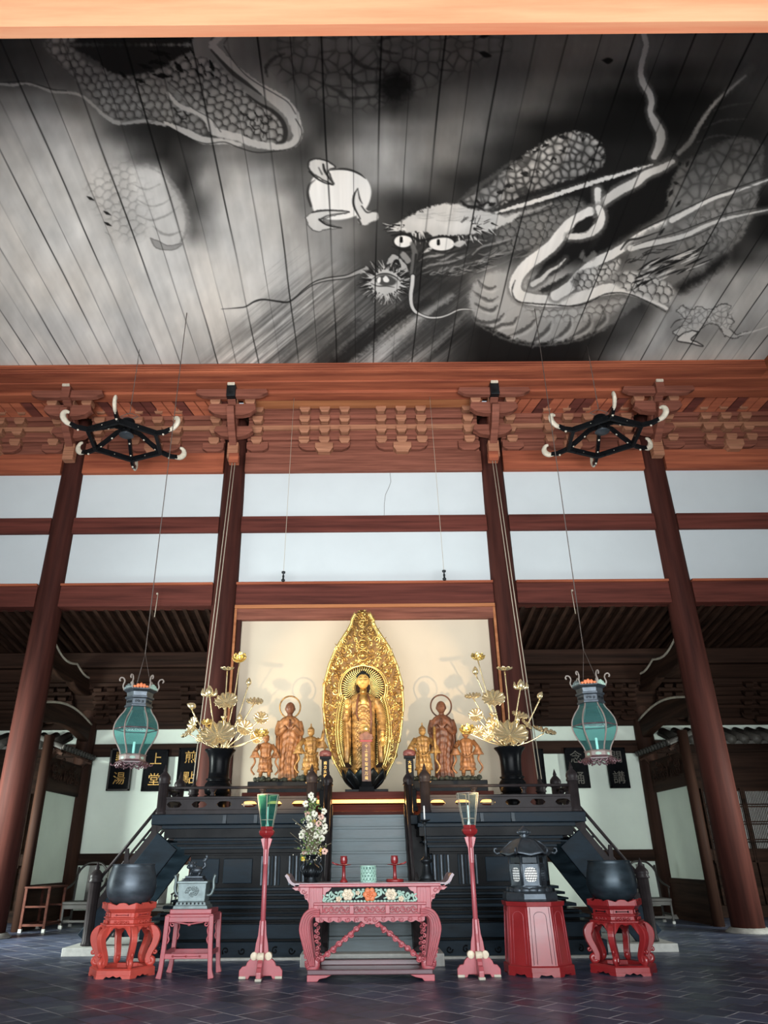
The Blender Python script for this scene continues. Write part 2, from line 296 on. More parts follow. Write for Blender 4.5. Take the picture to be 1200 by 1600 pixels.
# tone map of the washes (display tone, before the paper/light normalisation)
ROWS={
80:[(0,40),(60,50),(110,60),(150,45),(200,40),(250,85),(300,90),(350,85),(400,70),(450,60),(500,75),(560,80),(610,60),(660,68),(720,58),(780,70),(850,75),(920,78),(1000,75),(1060,60),(1120,55),(1200,60)],
120:[(0,50),(60,60),(120,70),(160,90),(200,98),(250,85),(300,95),(360,90),(420,92),(470,62),(530,70),(580,70),(615,18),(660,50),(720,58),(780,70),(850,72),(900,65),(950,55),(1000,45),(1050,28),(1100,38),(1160,52),(1200,55)],
160:[(0,95),(60,100),(100,88),(150,80),(200,105),(300,105),(400,98),(440,95),(480,45),(530,50),(570,58),(615,30),(650,55),(700,75),(760,80),(820,72),(880,50),(930,25),(980,12),(1050,10),(1100,15),(1160,40),(1200,50)],
200:[(0,120),(60,132),(100,138),(140,110),(180,55),(220,28),(260,20),(300,20),(350,60),(400,95),(460,85),(500,35),(560,82),(600,98),(640,85),(700,90),(750,85),(800,45),(850,15),(900,15),(960,10),(1000,12),(1060,10),(1110,28),(1200,45)],
240:[(0,130),(60,140),(100,145),(150,140),(190,115),(220,60),(260,25),(300,55),(340,90),(400,75),(440,58),(480,45),(520,80),(560,112),(600,122),(640,105),(700,88),(740,58),(780,28),(830,20),(900,18),(1000,20),(1060,35),(1100,55),(1200,55)],
280:[(0,140),(60,150),(110,150),(150,140),(200,150),(250,140),(270,60),(292,28),(320,110),(370,130),(420,112),(460,70),(500,75),(590,115),(640,95),(680,58),(720,25),(760,25),(900,20),(1000,15),(1080,68),(1150,88),(1200,40)],
320:[(0,150),(60,165),(110,170),(160,150),(220,160),(260,158),(290,68),(310,60),(350,145),(400,150),(440,132),(470,85),(500,80),(590,62),(620,35),(660,28),(700,40),(800,30),(900,15),(960,12),(1010,15),(1050,92),(1100,100),(1150,80),(1190,15)],
360:[(0,165),(60,178),(120,183),(170,160),(230,168),(270,172),(300,90),(330,130),(380,165),(430,155),(470,130),(530,108),(580,65),(620,45),(700,35),(760,60),(800,68),(850,70),(900,20),(980,15),(1050,95),(1100,90),(1150,50),(1200,18)],
400:[(0,173),(60,185),(120,188),(180,178),(240,180),(280,180),(320,170),(380,175),(430,165),(480,140),(530,108),(560,60),(640,35),(700,62),(750,42),(790,70),(850,20),(920,15),(1000,90),(1100,100),(1150,40),(1200,90)],
440:[(0,178),(100,188),(200,186),(300,188),(400,175),(450,150),(500,120),(540,88),(570,50),(640,38),(680,50),(720,60),(760,128),(850,150),(1000,120),(1060,70),(1100,125),(1150,150),(1200,160)],
480:[(0,183),(100,188),(200,186),(350,180),(400,170),(450,142),(500,115),(550,90),(600,62),(640,85),(680,62),(720,70),(800,140),(900,130),(960,110),(1000,70),(1040,140),(1100,168),(1200,165)],
520:[(0,188),(100,190),(200,188),(300,180),(350,160),(400,142),(450,120),(500,90),(550,60),(600,108),(650,88),(700,50),(750,20),(850,15),(900,20),(950,60),(990,115),(1020,165),(1060,125),(1100,130),(1150,140),(1200,150)],
565:[(0,186),(100,188),(200,184),(250,178),(350,150),(420,130),(480,100),(520,35),(560,110),(600,145),(650,110),(700,60),(750,15),(850,12),(900,15),(940,60),(980,140),(1050,165),(1200,165)]}
ys=sorted(ROWS); A=np.array([np.interp(np.arange(CW)/PS,[p[0] for p in ROWS[y]],[p[1] for p in ROWS[y]]) for y in ys])
wx=XX+18*(fbm(XX/60,YY/60,11)-.47); wy=YY+18*(fbm(XX/60,YY/60,21)-.47)
t=np.interp(wy,ys,np.arange(len(ys))); i0=np.clip(np.floor(t).astype(int),0,len(ys)-2); ft=t-i0; ft=ft*ft*(3-2*ft)
ci=np.clip((wx*PS).astype(int),0,CW-1)
V=(A[i0,ci]*(1-ft)+A[i0+1,ci]*ft).astype(np.float32)
def paperlum(y): return np.interp(y,[70,100,160,240,320,400,480,565],[108,114,130,148,168,184,190,190])
V=V*(1+.22*(fbm(XX/25,YY/40,31)-.47))
def smooth(pts,n=10):
    P=[np.array(p,float) for p in pts]
    if len(P)<3: return np.array([P[0]+(P[-1]-P[0])*k/8 for k in range(9)])
    P=[2*P[0]-P[1]]+P+[2*P[-1]-P[-2]]; out=[]
    for i in range(1,len(P)-2):
        for k in range(n):
            u=k/n; a,b,c,d=P[i-1:i+3]
            out.append(.5*((2*b)+(-a+c)*u+(2*a-5*b+4*c-d)*u*u+(-a+3*b-3*c+d)*u**3))
    out.append(P[-2]); return np.array(out)
def win(x0,x1,y0,y1):
    return slice(max(0,int((y0-PY0)*PS)),min(CH,int((y1-PY0)*PS)+1)),slice(max(0,int(x0*PS)),min(CW,int(x1*PS)+1))
def stroke(pts,w,val,alpha=1.,soft=.8,rough=0.,sm=True):
    """w: one width or a list sampled along the stroke"""
    P=smooth(pts) if sm else np.array(pts,float); W=np.interp(np.linspace(0,1,len(P)),np.linspace(0,1,len(w)),w) if isinstance(w,(list,tuple)) else np.full(len(P),float(w))
    m=W.max()/2+soft+3
    s=win(P[:,0].min()-m,P[:,0].max()+m,P[:,1].min()-m,P[:,1].max()+m)
    x=XX[s];y=YY[s]
    if x.size==0: return
    D=np.full(x.shape,1e9,np.float32)
    for i in range(len(P)-1):
        a=P[i];d=P[i+1]-a;l=max(d@d,1e-6); q=win(min(a[0],P[i+1][0])-m,max(a[0],P[i+1][0])+m,min(a[1],P[i+1][1])-m,max(a[1],P[i+1][1])+m)
        r0,r1=max(q[0].start,s[0].start),min(q[0].stop,s[0].stop);c0,c1=max(q[1].start,s[1].start),min(q[1].stop,s[1].stop)
        if r1<=r0 or c1<=c0: continue
        xx=XX[r0:r1,c0:c1];yy=YY[r0:r1,c0:c1]
        u=np.clip(((xx-a[0])*d[0]+(yy-a[1])*d[1])/l,0,1); di=np.hypot(xx-a[0]-u*d[0],yy-a[1]-u*d[1])-(W[i]*(1-u)+W[i+1]*u)/2
        t=D[r0-s[0].start:r1-s[0].start,c0-s[1].start:c1-s[1].start]; np.minimum(t,di,out=t)
    if rough: D=D+rough*(fbm(x/3.5,y/3.5,77,3)-.45)*2
    k=np.clip(.5-D/(2*soft),0,1)*alpha
    V[s]=V[s]*(1-k)+val*k
def pmask(pts,soft=1.,rough=0.,sm=True):
    P=smooth(list(pts)+[pts[0]],6) if sm else np.array(list(pts)+[pts[0]],float); m=soft+6
    s=win(P[:,0].min()-m,P[:,0].max()+m,P[:,1].min()-m,P[:,1].max()+m); x=XX[s];y=YY[s]
    ins=np.zeros(x.shape,bool); D=np.full(x.shape,1e9,np.float32)
    for i in range(len(P)-1):
        (ax,ay),(bx,by)=P[i],P[i+1]
        if ay!=by: ins^=((ay>y)!=(by>y))&(x<(bx-ax)*(y-ay)/(by-ay)+ax)
        d=P[i+1]-P[i];l=max(d@d,1e-6);u=np.clip(((x-ax)*d[0]+(y-ay)*d[1])/l,0,1);D=np.minimum(D,np.hypot(x-ax-u*d[0],y-ay-u*d[1]))
    D=np.where(ins,-D,D)
    if rough: D=D+rough*(fbm(x/4,y/4,55,3)-.45)*2
    return s,np.clip(.5-D/(2*soft),0,1),D
def poly(pts,val,alpha=1.,soft=1.,rough=0.,edge=None,ew=2.,sm=True):
    s,k,D=pmask(pts,soft,rough,sm); k=k*alpha
    V[s]=V[s]*(1-k)+val*k
    if edge is not None:
        e=np.clip(1.2-np.abs(D)/ew,0,1)*.9; V[s]=V[s]*(1-e)+edge*e
def scales(pts,size,ang,lo,hi,line,soft=4.,alpha=1.,asp=1.3,rough=0.,sharp=.32):
    """overlapping fish scales: rows of offset arcs"""
    s,k,D=pmask(pts,soft,rough); x=XX[s]+3*(fbm(XX[s]/12,YY[s]/12,3)-.5)*3; y=YY[s]+3*(fbm(XX[s]/12,YY[s]/12,4)-.5)*3
    c,q=math.cos(ang),math.sin(ang); u=(x*c+y*q)/size; v=(-x*q+y*c)/(size*asp)
    best=np.full(x.shape,9.,np.float32); done=np.zeros(x.shape,bool); val=np.zeros(x.shape,np.float32); edge=np.zeros(x.shape,np.float32)
    r0=np.floor(u)
    for dr in (1,0,-1):
        r=r0+dr; off=(r%2)*.5; cc=np.floor(v-off+.5)+off; dd=np.hypot((u-r)*.82,(v-cc)*1.0)
        inn=(dd<.62)&~done&(u-r>-.75)
        val[inn]=np.clip(1-dd[inn]/.62,0,1); edge[inn]=np.clip((dd[inn]-(.62-sharp))/sharp,0,1); done|=inn
    edge[~done]=1
    jit=fbm(XX[s]/size/1.5,YY[s]/size/1.5,9,2)
    tone=(lo+(hi-lo)*(1-edge*.7)*(0.6+.8*jit))*(1-edge**2.2)+line*edge**2.2
    k=k*alpha; V[s]=V[s]*(1-k)+tone*k
def curls(pts,size,lo,hi,line,soft=3.,alpha=1.,rough=2.,seed=5,thr=.12):
    """crumpled irregular scales: cell borders of a jittered lattice"""
    s,k,D=pmask(pts,soft,rough); x=XX[s]/size;y=YY[s]/size; r=np.random.RandomState(seed);J=r.rand(128,128,2)
    xi=np.floor(x).astype(int);yi=np.floor(y).astype(int);f1=np.full(x.shape,9.);f2=np.full(x.shape,9.)
    for dx in(-1,0,1):
        for dy in(-1,0,1):
            a=(xi+dx)%128;b=(yi+dy)%128; d=np.hypot(xi+dx+J[b,a,0]-x,yi+dy+J[b,a,1]-y); n=d<f1; f2=np.where(n,f1,np.minimum(f2,d)); f1=np.where(n,d,f1)
    e=np.clip(1-(f2-f1)/thr/2,0,1)
    tone=(lo+(hi-lo)*np.clip(1-f1,0,1))*(1-e)+line*e; k=k*alpha; V[s]=V[s]*(1-k)+tone*k
def hair(path,n,l,ang,w,val,spread=.35,jit=4,alpha=.9,seed=1,side=0):
    r=np.random.RandomState(seed); P=smooth(path,12)
    for i in range(n):
        t=r.rand()*(len(P)-1.01);k=int(t);p=P[k]+(P[k+1]-P[k])*(t-k)+r.randn(2)*jit*.4
        a=(ang if not callable(ang) else ang(p,t/(len(P)-1)))+r.randn()*spread; L=l*(.55+.7*r.rand())
        q=p+L*np.array([math.cos(a),math.sin(a)]); mid=(p+q)/2+r.randn(2)*L*.08
        stroke([p,mid,q],[w*.7,w,.3],val,alpha,.6)
# ---- brush sweep, lower middle
ca,sa=math.cos(math.radians(-40)),math.sin(math.radians(-40))
u=(XX*ca+YY*sa);v=(-XX*sa+YY*ca)
st=fbm(u/70,v/2.2,41,4)*.6+fbm(u/160,v/6.,43,3)*.6-.56
s_,k_,_=pmask([(330,565),(470,440),(560,440),(600,470),(640,380),(720,440),(740,470),(700,565),(560,640)],28,0)
V[s_]=V[s_]*(1+k_*st[s_]*1.6)
stroke([(672,470),(610,500),(560,540),(528,568)],[10,22,24,20],26,.92,5,6)
stroke([(705,462),(650,500),(600,545),(572,572)],[6,10,14,12],162,.75,4,5)
stroke([(715,490),(670,520),(620,560)],[10,20,16],45,.7,6,6)
stroke([(735,480),(690,530),(660,566)],[6,8,6],120,.5,4,5)
stroke([(720,435),(660,475),(640,478)],[20,22,12],40,.6,8,5)
stroke([(556,470),(500,510),(440,560)],[16,10,6],70,.5,6,6)
for k in range(46):
    x0=470+prng.rand()*200;y0=455+prng.rand()*100; L=30+prng.rand()*80; stroke([(x0,y0),(x0-L*.77,y0+L*.64)],[.3,1.4,.3],40+prng.rand()*40,.55,.6,sm=False)
for k in range(26):
    x0=420+prng.rand()*150;y0=380+prng.rand()*80; L=20+prng.rand()*50; stroke([(x0,y0),(x0-L*.77,y0+L*.6)],[.3,1.0,.3],100,.4,.6,sm=False)
stroke([(640,470),(665,440),(700,445)],[30,26,10],30,.55,10,6)
stroke([(560,500),(520,540),(500,566)],[6,14,16],44,.7,4,6)
# ---- limb at the upper left
poly([(110,72),(150,95),(170,112),(200,120),(240,112),(270,95),(290,72)],26,1,2,5)
scales([(70,72),(108,72),(130,92),(160,112),(200,119),(235,116),(262,140),(290,160),(315,182),(322,200),(318,210),(300,206),(280,195),(255,190),(210,185),(185,189),(165,178),(150,160),(130,138),(108,112),(88,92)],11,2.5,66,108,36,4,.9,sharp=.42)
scales([(262,105),(300,90),(330,95),(360,120),(385,145),(400,160),(425,172),(440,187),(446,205),(441,218),(425,226),(405,224),(380,216),(345,206),(325,185),(300,165),(285,150),(265,130)],11.5,2.3,66,118,28,3,.95,sharp=.4)
stroke([(0,131),(20,133),(40,130),(60,135),(80,143),(100,144),(120,147),(135,155),(150,168),(165,182),(185,192),(212,190),(232,190),(258,195)],[4,4,4,3.5,3.5,5,6,6,5],124,.9,.9,1.5)
stroke([(0,129),(40,128),(60,133),(84,140),(104,142)],1.6,25,.7,.8)
stroke([(262,145),(280,165),(312,178),(326,190),(335,205),(370,214),(400,225),(436,229),(458,224),(466,208),(462,190)],[5,7,9,10,13,12,11,11,12,14,14],142,.95,1,1.5)
stroke([(258,192),(290,206),(318,219),(350,221),(375,226)],[5,10,12,8,6],140,.95,1,1.5)
stroke([(332,72),(350,90),(378,116),(405,136),(425,150),(445,165),(458,182),(464,205)],[10,10,12,13,20,22,20,16],138,.95,1,2)
stroke([(330,78),(348,98),(365,115),(385,130),(408,148)],[3,5,7,6,2],42,.9,1)
stroke([(385,147),(405,162),(425,173),(440,188),(446,205),(443,220),(432,224)],[2,4,6,7,8,7,3],32,.92,1.2)
stroke([(350,72),(365,96),(385,118),(408,134),(430,147),(450,160),(462,178)],1.6,40,.8,.8)
stroke([(262,197),(290,213),(320,224),(350,222),(372,230),(400,238),(432,236),(456,231),(468,220),(471,203),(462,186)],1.6,22,.85,.8)
stroke([(215,166),(232,178),(240,188)],1.6,60,.8); stroke([(190,191),(212,187),(232,180),(242,189),(225,192)],1.5,70,.8)
stroke([(262,128),(285,148),(300,168),(330,186),(345,206)],1.5,45,.8)
for (x,y,l,a,w) in [(250,82,34,.15,8),(250,98,20,.1,6),(226,103,24,.3,7),(254,118,32,.1,9),(280,105,22,.9,9),(193,117,14,.7,5),(220,126,14,.35,6),(331,103,18,1.2,8),(238,96,16,-.3,5),(262,88,14,.8,5),(290,88,20,.9,2.5),(300,80,16,1.1,2.5),(312,115,16,.7,2.5),(318,108,22,1.2,2),(335,118,14,.5,2)]:
    dx,dy=math.cos(a)*l/2,math.sin(a)*l/2; stroke([(x-dx,y-dy),(x,y+1),(x+dx,y+dy)],[1.5,w,1.5],12,.95,.8,2)
for (x,y) in [(277,173),(284,184),(292,178),(381,178),(392,186),(403,180),(412,192),(420,184),(398,200),(412,206)]:
    stroke([(x-5,y-4),(x,y+2),(x+6,y+1)],1.8,14,.9,.7); stroke([(x,y+2),(x-1,y+9)],1.6,14,.8,.7,sm=False)
# ---- faded body, top centre
curls([(430,72),(660,72),(790,72),(760,90),(700,120),(640,150),(560,172),(520,165),(470,140),(440,120),(425,95)],19,62,84,40,10,.7,3,12,.1)
for p in [[(546,80),(556,96),(572,105),(600,108)],[(537,108),(548,122),(565,130),(600,126)],[(508,131),(528,142),(545,153),(600,150)],[(590,72),(600,80),(625,84)],[(418,120),(416,105),(430,90),(445,84)]]: stroke(p,[2,6,5,2],34,.75,1.6,2)
poly([(600,118),(625,112),(645,130),(635,152),(610,160),(592,142)],10,.9,9,4)
poly([(748,82),(756,80),(764,84),(768,88),(758,90)],10,.9); poly([(940,94),(950,90),(958,94),(950,100)],10,.9)
# ---- faint coil, left
scales([(135,290),(160,268),(200,255),(222,275),(235,300),(240,330),(235,355),(215,372),(190,370),(165,345),(145,320)],12,1.0,118,152,92,10,.6)
poly([(205,262),(240,262),(262,280),(280,305),(292,335),(290,362),(276,385),(250,386),(232,368),(222,335),(212,300)],174,.55,5,4)
stroke([(236,262),(262,278),(280,303),(292,335),(291,362),(280,382)],[2,3,5,6,4,2],100,.6,1.6,2)
for p,w in [([(214,336),(235,344),(252,340),(268,332),(280,322)],3),([(240,354),(252,364),(266,367),(284,361)],4),([(214,312),(235,322),(255,318),(272,305)],2),([(208,288),(228,296),(250,288)],2)]: stroke(p,[1,w,w,1],118,.75,1.2,1)
poly([(235,372),(250,378),(264,384),(284,381),(272,390),(255,390),(243,386)],128,.9,1.2,1,edge=100,ew=1.2)
for (x,y) in [(141,310),(167,333),(168,350)]: stroke([(x-5,y-3),(x,y),(x+6,y+3)],[1,4.5,1],12,.95,.7)
for (x,y) in [(161,322),(176,318),(185,342),(172,368)]: stroke([(x-7,y-5),(x,y),(x+4,y+7)],1.4,110,.6)
# ---- pearl and claw
poly([(482,300),(488,280),(505,267),(530,263),(555,268),(574,282),(580,303),(570,328),(545,341),(515,343),(492,332)],188,1,1.2)
stroke([(516,266),(532,264),(548,266),(562,272),(571,279)],[1,3.5,3.5,3,1],26,.95); stroke([(492,281),(483,290),(481,305),(486,322)],[1,3,3.5,3],26,.9,1.5)
poly([(482,262),(483,252),(494,248),(502,249),(510,251),(519,256),(524,262),(514,266),(518,279),(521,288),(508,283),(497,276),(488,271)],150,1,.9,1,edge=28,ew=1.8)
stroke([(505,257),(508,268),(520,287)],[3,4,1],20,.95); stroke([(498,262),(503,272)],[2,3],60,.8); stroke([(483,268),(494,278),(508,286),(520,289)],[2,3,2,1],20,.95)
poly([(477,340),(487,332),(500,329),(520,329),(546,331),(520,337),(504,344),(518,352),(533,356),(510,358),(497,362),(484,355)],165,1,1,1.5,edge=70,ew=1.3)
stroke([(488,332),(505,329),(525,329),(546,331)],[2,2.6,2,1],24,.9); stroke([(499,343),(508,350),(520,354),(534,356)],[3.5,2.5,2.5,1],22,.95); stroke([(502,342),(515,336),(546,332)],[3,1.5,1],40,.9)
poly([(552,312),(556,298),(560,296),(563,312),(570,326),(582,331),(590,333),(590,343),(580,347),(572,352),(562,349),(556,334)],172,1,1,1.5)
stroke([(559,294),(553,306),(553,322),(563,342)],[1,3.5,3.5,1.5],24,.95); stroke([(559,295),(562,310),(566,318)],[1,2.5,1],24,.9); stroke([(565,322),(574,332),(588,328)],[2,2.5,1],30,.85); stroke([(560,343),(564,350)],[4,3],30,.8)
# ---- left whisker
stroke([(455,466),(470,455),(490,442),(512,436),(540,432),(560,425),(572,420)],[1,3,4,5,6,8,8],140,.95,.8)
stroke([(346,483),(372,481),(384,479),(398,471),(412,468),(435,471),(450,472),(462,464),(475,452),(492,440),(512,434),(540,430),(556,423),(570,417)],[.6,1.6,2,3,2.4,2.8,2,2,1.8,1.8,1.8,1.8,1.6],26,.95,.7)
stroke([(440,473),(455,470),(470,459),(488,446),(510,439),(540,435),(562,428)],[1,1.6,1.8,1.6,1.6,1.4],30,.9,.7)
# ---- scaled body behind the head
body=[(716,318),(745,300),(768,288),(792,264),(820,242),(850,222),(880,209),(905,205),(928,214),(944,235),(942,258),(915,272),(860,290),(800,312),(765,332),(740,326)]
curls(body,12,84,146,46,2,1,4,21,.2)
s_,k_,_=pmask([(790,290),(860,262),(900,235),(945,240),(942,262),(860,292),(790,318)],14); V[s_]*=1-.25*k_
poly([(716,316),(760,290),(792,266),(800,275),(775,300),(740,322)],70,.5,5,5)
for (x,y,r) in [(812,250,5),(795,262,5),(822,272,7),(835,235,5),(852,228,4),(880,214,6),(912,212,5),(905,206,4),(938,228,5),(944,245,5),(795,290,6),(782,298,5),(768,318,6),(752,318,6),(865,250,4),(880,236,4),(925,250,4),(840,268,4)]:
    stroke([(x-r,y+prng.randn()*2),(x,y+prng.randn()*3),(x+r,y+prng.randn()*3)],[2,r*1.1,1.5],16,.9,1,3)
stroke([(800,252),(770,276),(742,296),(720,312)],[3,7,9,4],62,.7,2,3)
# ---- mane streaming right, cheek
for k in range(60):
    t=prng.rand(); x0=740+t*150+prng.randn()*10; y0=372-t*40+prng.rand()*52; L=35+prng.rand()*50; stroke([(x0,y0),(x0+L*.5,y0-L*.2+prng.randn()*3),(x0+L,y0-L*.42+prng.randn()*4)],[1,2+3*prng.rand(),.5],[40,95,120][k%3],.6,1)
scales([(800,330),(850,318),(905,310),(915,335),(880,360),(840,385),(800,392),(770,380),(790,350)],11,2.6,60,104,34,5,.75)
for k in range(40):
    x0=655+prng.rand()*110; y0=388+prng.rand()*44; L=14+prng.rand()*22; stroke([(x0,y0),(x0+L*.4,y0-3+prng.randn()*3),(x0+L,y0-L*.35)],[1,3.2,.6],[36,118,140,60][k%4],.7,1)
hair([(660,432),(700,428),(740,418),(775,400)],46,14,-.3,1.6,30,.4,5,.8,3)
hair([(660,428),(700,424),(740,412),(775,396)],30,14,-.35,1.6,130,.4,5,.6,4)
for p in [[(655,412),(668,405),(690,402),(705,394)],[(660,425),(672,418),(700,414),(722,408)],[(700,398),(712,385),(735,378),(760,380)],[(738,402),(752,390),(775,384),(800,376)]]: stroke(p,[1,4,4,1],40,.8,1,2); stroke([(a,b-4) for a,b in p],[1,3,3,1],132,.7,1,1)
# ---- long whiskers / horns
stroke([(755,334),(800,322),(850,307),(900,291),(950,277),(1000,262),(1045,246)],[4,9,10,9,9,7,3],40,.9,1.2,2)
stroke([(775,332),(810,322),(860,307),(905,292),(950,278),(990,266),(1020,257)],[3,6,7,7,6,5,2],176,.95,.8,2)
stroke([(760,340),(790,338),(830,330),(862,318)],[8,7,4,1],140,.7,1.5,3)
stroke([(760,345),(800,343),(850,330),(880,318)],[2,3,3,1],34,.8,1)
stroke([(720,314),(730,322),(748,324),(757,332),(768,335)],[3,4,4,5,3],22,.95,1,1)
# ---- forehead, brows
poly([(612,352),(630,344),(645,334),(665,326),(690,319),(712,319),(732,326),(752,330),(772,334),(792,338),(812,332),(800,345),(785,352),(775,358),(758,362),(735,366),(712,368),(695,371),(678,370),(664,362),(650,365),(634,362),(618,358)],160,1,1.5,3)
poly([(640,345),(670,338),(690,345),(670,358),(648,356)],180,.5,6); poly([(690,350),(715,343),(740,348),(725,362),(700,364)],188,.6,6)
for k in range(24):
    x0=640+prng.rand()*120;y0=325+prng.rand()*20; stroke([(x0,y0),(x0+10,y0+1),(x0+22,y0+prng.randn()*2)],1,120,.4)
for k in range(64):   # brow spikes
    t=prng.rand()
    if k<24: x0=612+t*22;y0=350+prng.rand()*10;a=math.pi+.25*prng.randn()-.1+.3*(y0-355)/5
    elif k<34: x0=640+t*22;y0=362+prng.rand()*4;a=1.5+.4*prng.randn()
    elif k<52: x0=682+t*60;y0=368+prng.rand()*3;a=1.7-t*1.0+.3*prng.randn()
    else: x0=735+t*35;y0=348+prng.rand()*16;a=.3+.3*prng.randn()
    L=10+prng.rand()*9; stroke([(x0,y0),(x0+L*math.cos(a),y0+L*math.sin(a))],[3,.4],172 if k%2 else 24,.95,.6,sm=False)
hair([(632,340),(650,332),(668,328)],12,9,-2.2,1.2,24,.4,4,.9,31); hair([(720,345),(740,350),(760,352)],14,11,-.5,1.2,24,.4,6,.9,32)
for k in range(10):
    x0=690+k*7;stroke([(x0,368),(x0+3+prng.randn()*2,378)],[2.2,.4],18,.9,.6,sm=False)
# eyes
for (cx,cy,rx,ry,px) in [(630,377,14,9.5,627),(690,381,20,10.5,685)]:
    ring=[(cx+rx*math.cos(a)+.0,cy+ry*math.sin(a)) for a in np.linspace(0,6.28,13)[:-1]]
    poly([(x-(x-cx)*-.18,y-(y-cy)*-.25) for x,y in ring],26,.9,1.2); poly(ring,196,1,.8)
    stroke([(px,cy-5),(px,cy)],[4.5,5],10,1,.7,sm=False)
poly([(706,382),(718,376),(728,378),(718,386)],170,.9); poly([(660,396),(668,388),(676,386),(672,392)],176,.9)
stroke([(612,368),(630,366),(645,370),(655,376),(668,374),(690,370),(715,371)],[2,4,3,5,3,3,2],18,.85,1)
stroke([(612,385),(628,390),(645,391),(652,400)],[1,2.5,4,2],24,.9); stroke([(670,390),(690,395),(712,393),(730,385)],[1,3,4,2],30,.8,1.2)
# nose
poly([(603,414),(606,404),(614,397),(622,399),(628,406),(635,414),(638,424),(628,424),(618,413)],150,1,1,1.5,edge=30,ew=1.4)
poly([(624,398),(630,393),(638,400),(642,408),(636,412),(630,405)],120,1,1,1); stroke([(613,412),(620,408),(626,418)],[3,6,3],14,.95)
# muzzle puff
cx,cy=603,441
poly([(cx+30*math.cos(a),cy+23*math.sin(a)) for a in np.linspace(0,6.28,15)[:-1]],170,1,3,3)
for k in range(150):
    a=prng.rand()*6.283; r=.78+.25*prng.rand(); L=.3+.25*prng.rand(); x0,y0=cx+30*r*math.cos(a),cy+23*r*math.sin(a)
    stroke([(x0,y0),(x0+L*30*math.cos(a+.25*prng.randn()),y0+L*26*math.sin(a+.25*prng.randn()))],[2.2,.4],[176,22,22][k%3],.92,.6,sm=False)
poly([(585,438),(592,431),(604,429),(614,434),(620,440),(612,446),(598,446)],52,.9,1.5,1)
poly([(589,437),(592,433),(595,434),(594,441),(590,442)],205,1,.7); poly([(598,435),(603,431),(608,437),(606,441),(600,440)],205,1,.7)
stroke([(580,443),(590,447),(604,447),(616,449)],[1,2,1],40,.8); stroke([(582,436),(592,429),(606,428),(618,433),(626,440)],[1,2.4,2.4,2,1],34,.9)
# chin whisker
cw=[(645,432),(644,445),(642,460),(643,476),(648,486),(656,491),(670,496),(686,496),(700,492),(718,484),(738,484),(756,489),(775,490),(792,486),(806,479)]
stroke([(643,380),(648,395),(646,412),(644,430)],[6,9,8,7],96,.8,1.2,1); stroke([(650,398),(648,415),(645,434)],[4,3,2],22,.8)
stroke(cw,[9,9,8,8,7,5,4.4,4,3.6,3.4,3,2.6,2,1.6,1],24,.9,.8); stroke(cw,[6,6,5.6,5.2,4.4,3.2,2.8,2.4,2.2,2,1.4,.9,.6,.3,.1],186,1,.7)
# ---- black hollow between body and antlers
poly([(905,405),(938,375),(958,335),(975,308),(1000,292),(1030,272),(1058,260),(1056,285),(1042,312),(1034,332),(1000,352),(965,372),(950,390),(930,402)],11,.95,2,3)
poly([(832,440),(842,425),(862,400),(890,385),(920,378),(905,398),(880,418),(858,432)],14,.9,2,2)
poly([(838,456),(850,448),(872,438),(893,428),(900,440),(880,452),(855,458)],34,.95,2,3)
# serpent coil
coil=[(732,462),(742,442),(760,430),(785,424),(803,440),(812,465),(850,478),(900,480),(945,466),(985,462),(1000,472),(975,492),(948,512),(905,527),(860,535),(820,534),(785,522),(755,503),(738,488)]
poly(coil,148,.9,3,4)
s_,k_,_=pmask([(930,455),(1010,450),(1010,520),(920,540)],14); V[s_]*=1-.35*k_
scales([(815,470),(860,478),(905,480),(950,468),(980,468),(955,490),(915,500),(870,500),(830,492)],11,1.5,112,162,78,6,.8)
for p in [[(747,438),(754,447),(765,451),(776,447)],[(739,454),(750,464),(765,470),(779,464)],[(742,474),(754,482),(768,485),(777,478)],[(742,499),(760,504),(778,500),(787,490)],[(768,518),(782,508),(800,505),(809,494)],[(792,526),(815,517),(828,508),(836,499)],[(828,538),(845,524),(856,514),(861,502)],[(858,534),(880,520),(890,508),(891,495)],[(890,528),(912,515),(922,503),(920,491)],[(930,512),(945,498),(945,488),(940,478)]]:
    stroke(p,[1.5,6,6,1],62,.85,1.4,2); stroke([(a+3,b+5) for a,b in p],[1,4,4,1],176,.5,2,1)
stroke([(735,485),(742,502),(762,516),(790,530),(830,540),(870,538),(910,530),(950,512)],2.4,90,.7,1.5,2)
# ---- antlers and branches
def branch(p,w,tone=150,gl=84):
    stroke(p,[x+9 for x in w],gl,.65,2.4,2); stroke(p,w,tone,1,.9,.9)
branch([(1010,72),(1005,90),(1001,112),(1005,130),(1015,146),(1018,160),(1016,175),(1024,192),(1032,208),(1031,225),(1022,245)],[8,8,8,10,9,9,8,12,14,13,9],136,70)
stroke([(1060,240),(1078,222),(1090,200),(1104,178),(1120,158),(1140,140),(1165,118)],[7,8,7,6,5,4,3],130,.85,1.5,1.5); stroke([(1120,158),(1145,134),(1175,105)],[8,10,12],80,.35,4,3)
branch([(1052,252),(1035,262),(1010,272),(995,284),(975,294),(960,303),(942,316)],[6,10,12,14,14,14,12],160,84)
branch([(934,298),(934,312),(935,326)],[11,9,8],176,90)
branch([(922,330),(905,340),(890,350),(876,366),(862,384),(842,400),(826,412),(812,428),(805,444),(808,458),(822,466),(850,470),(880,470),(905,465),(925,458),(950,452),(975,452),(1000,460),(1022,470),(1042,482)],[14,15,16,18,18,18,18,18,18,18,18,18,18,18,18,16,13,9,5],196,96)
branch([(936,326),(940,338),(936,352),(924,362),(905,368),(890,370)],[11,11,13,14,12,8],186,92)
poly([(894,364),(900,350),(912,342),(926,338),(924,354),(912,364)],22,1,1.5,1.5)
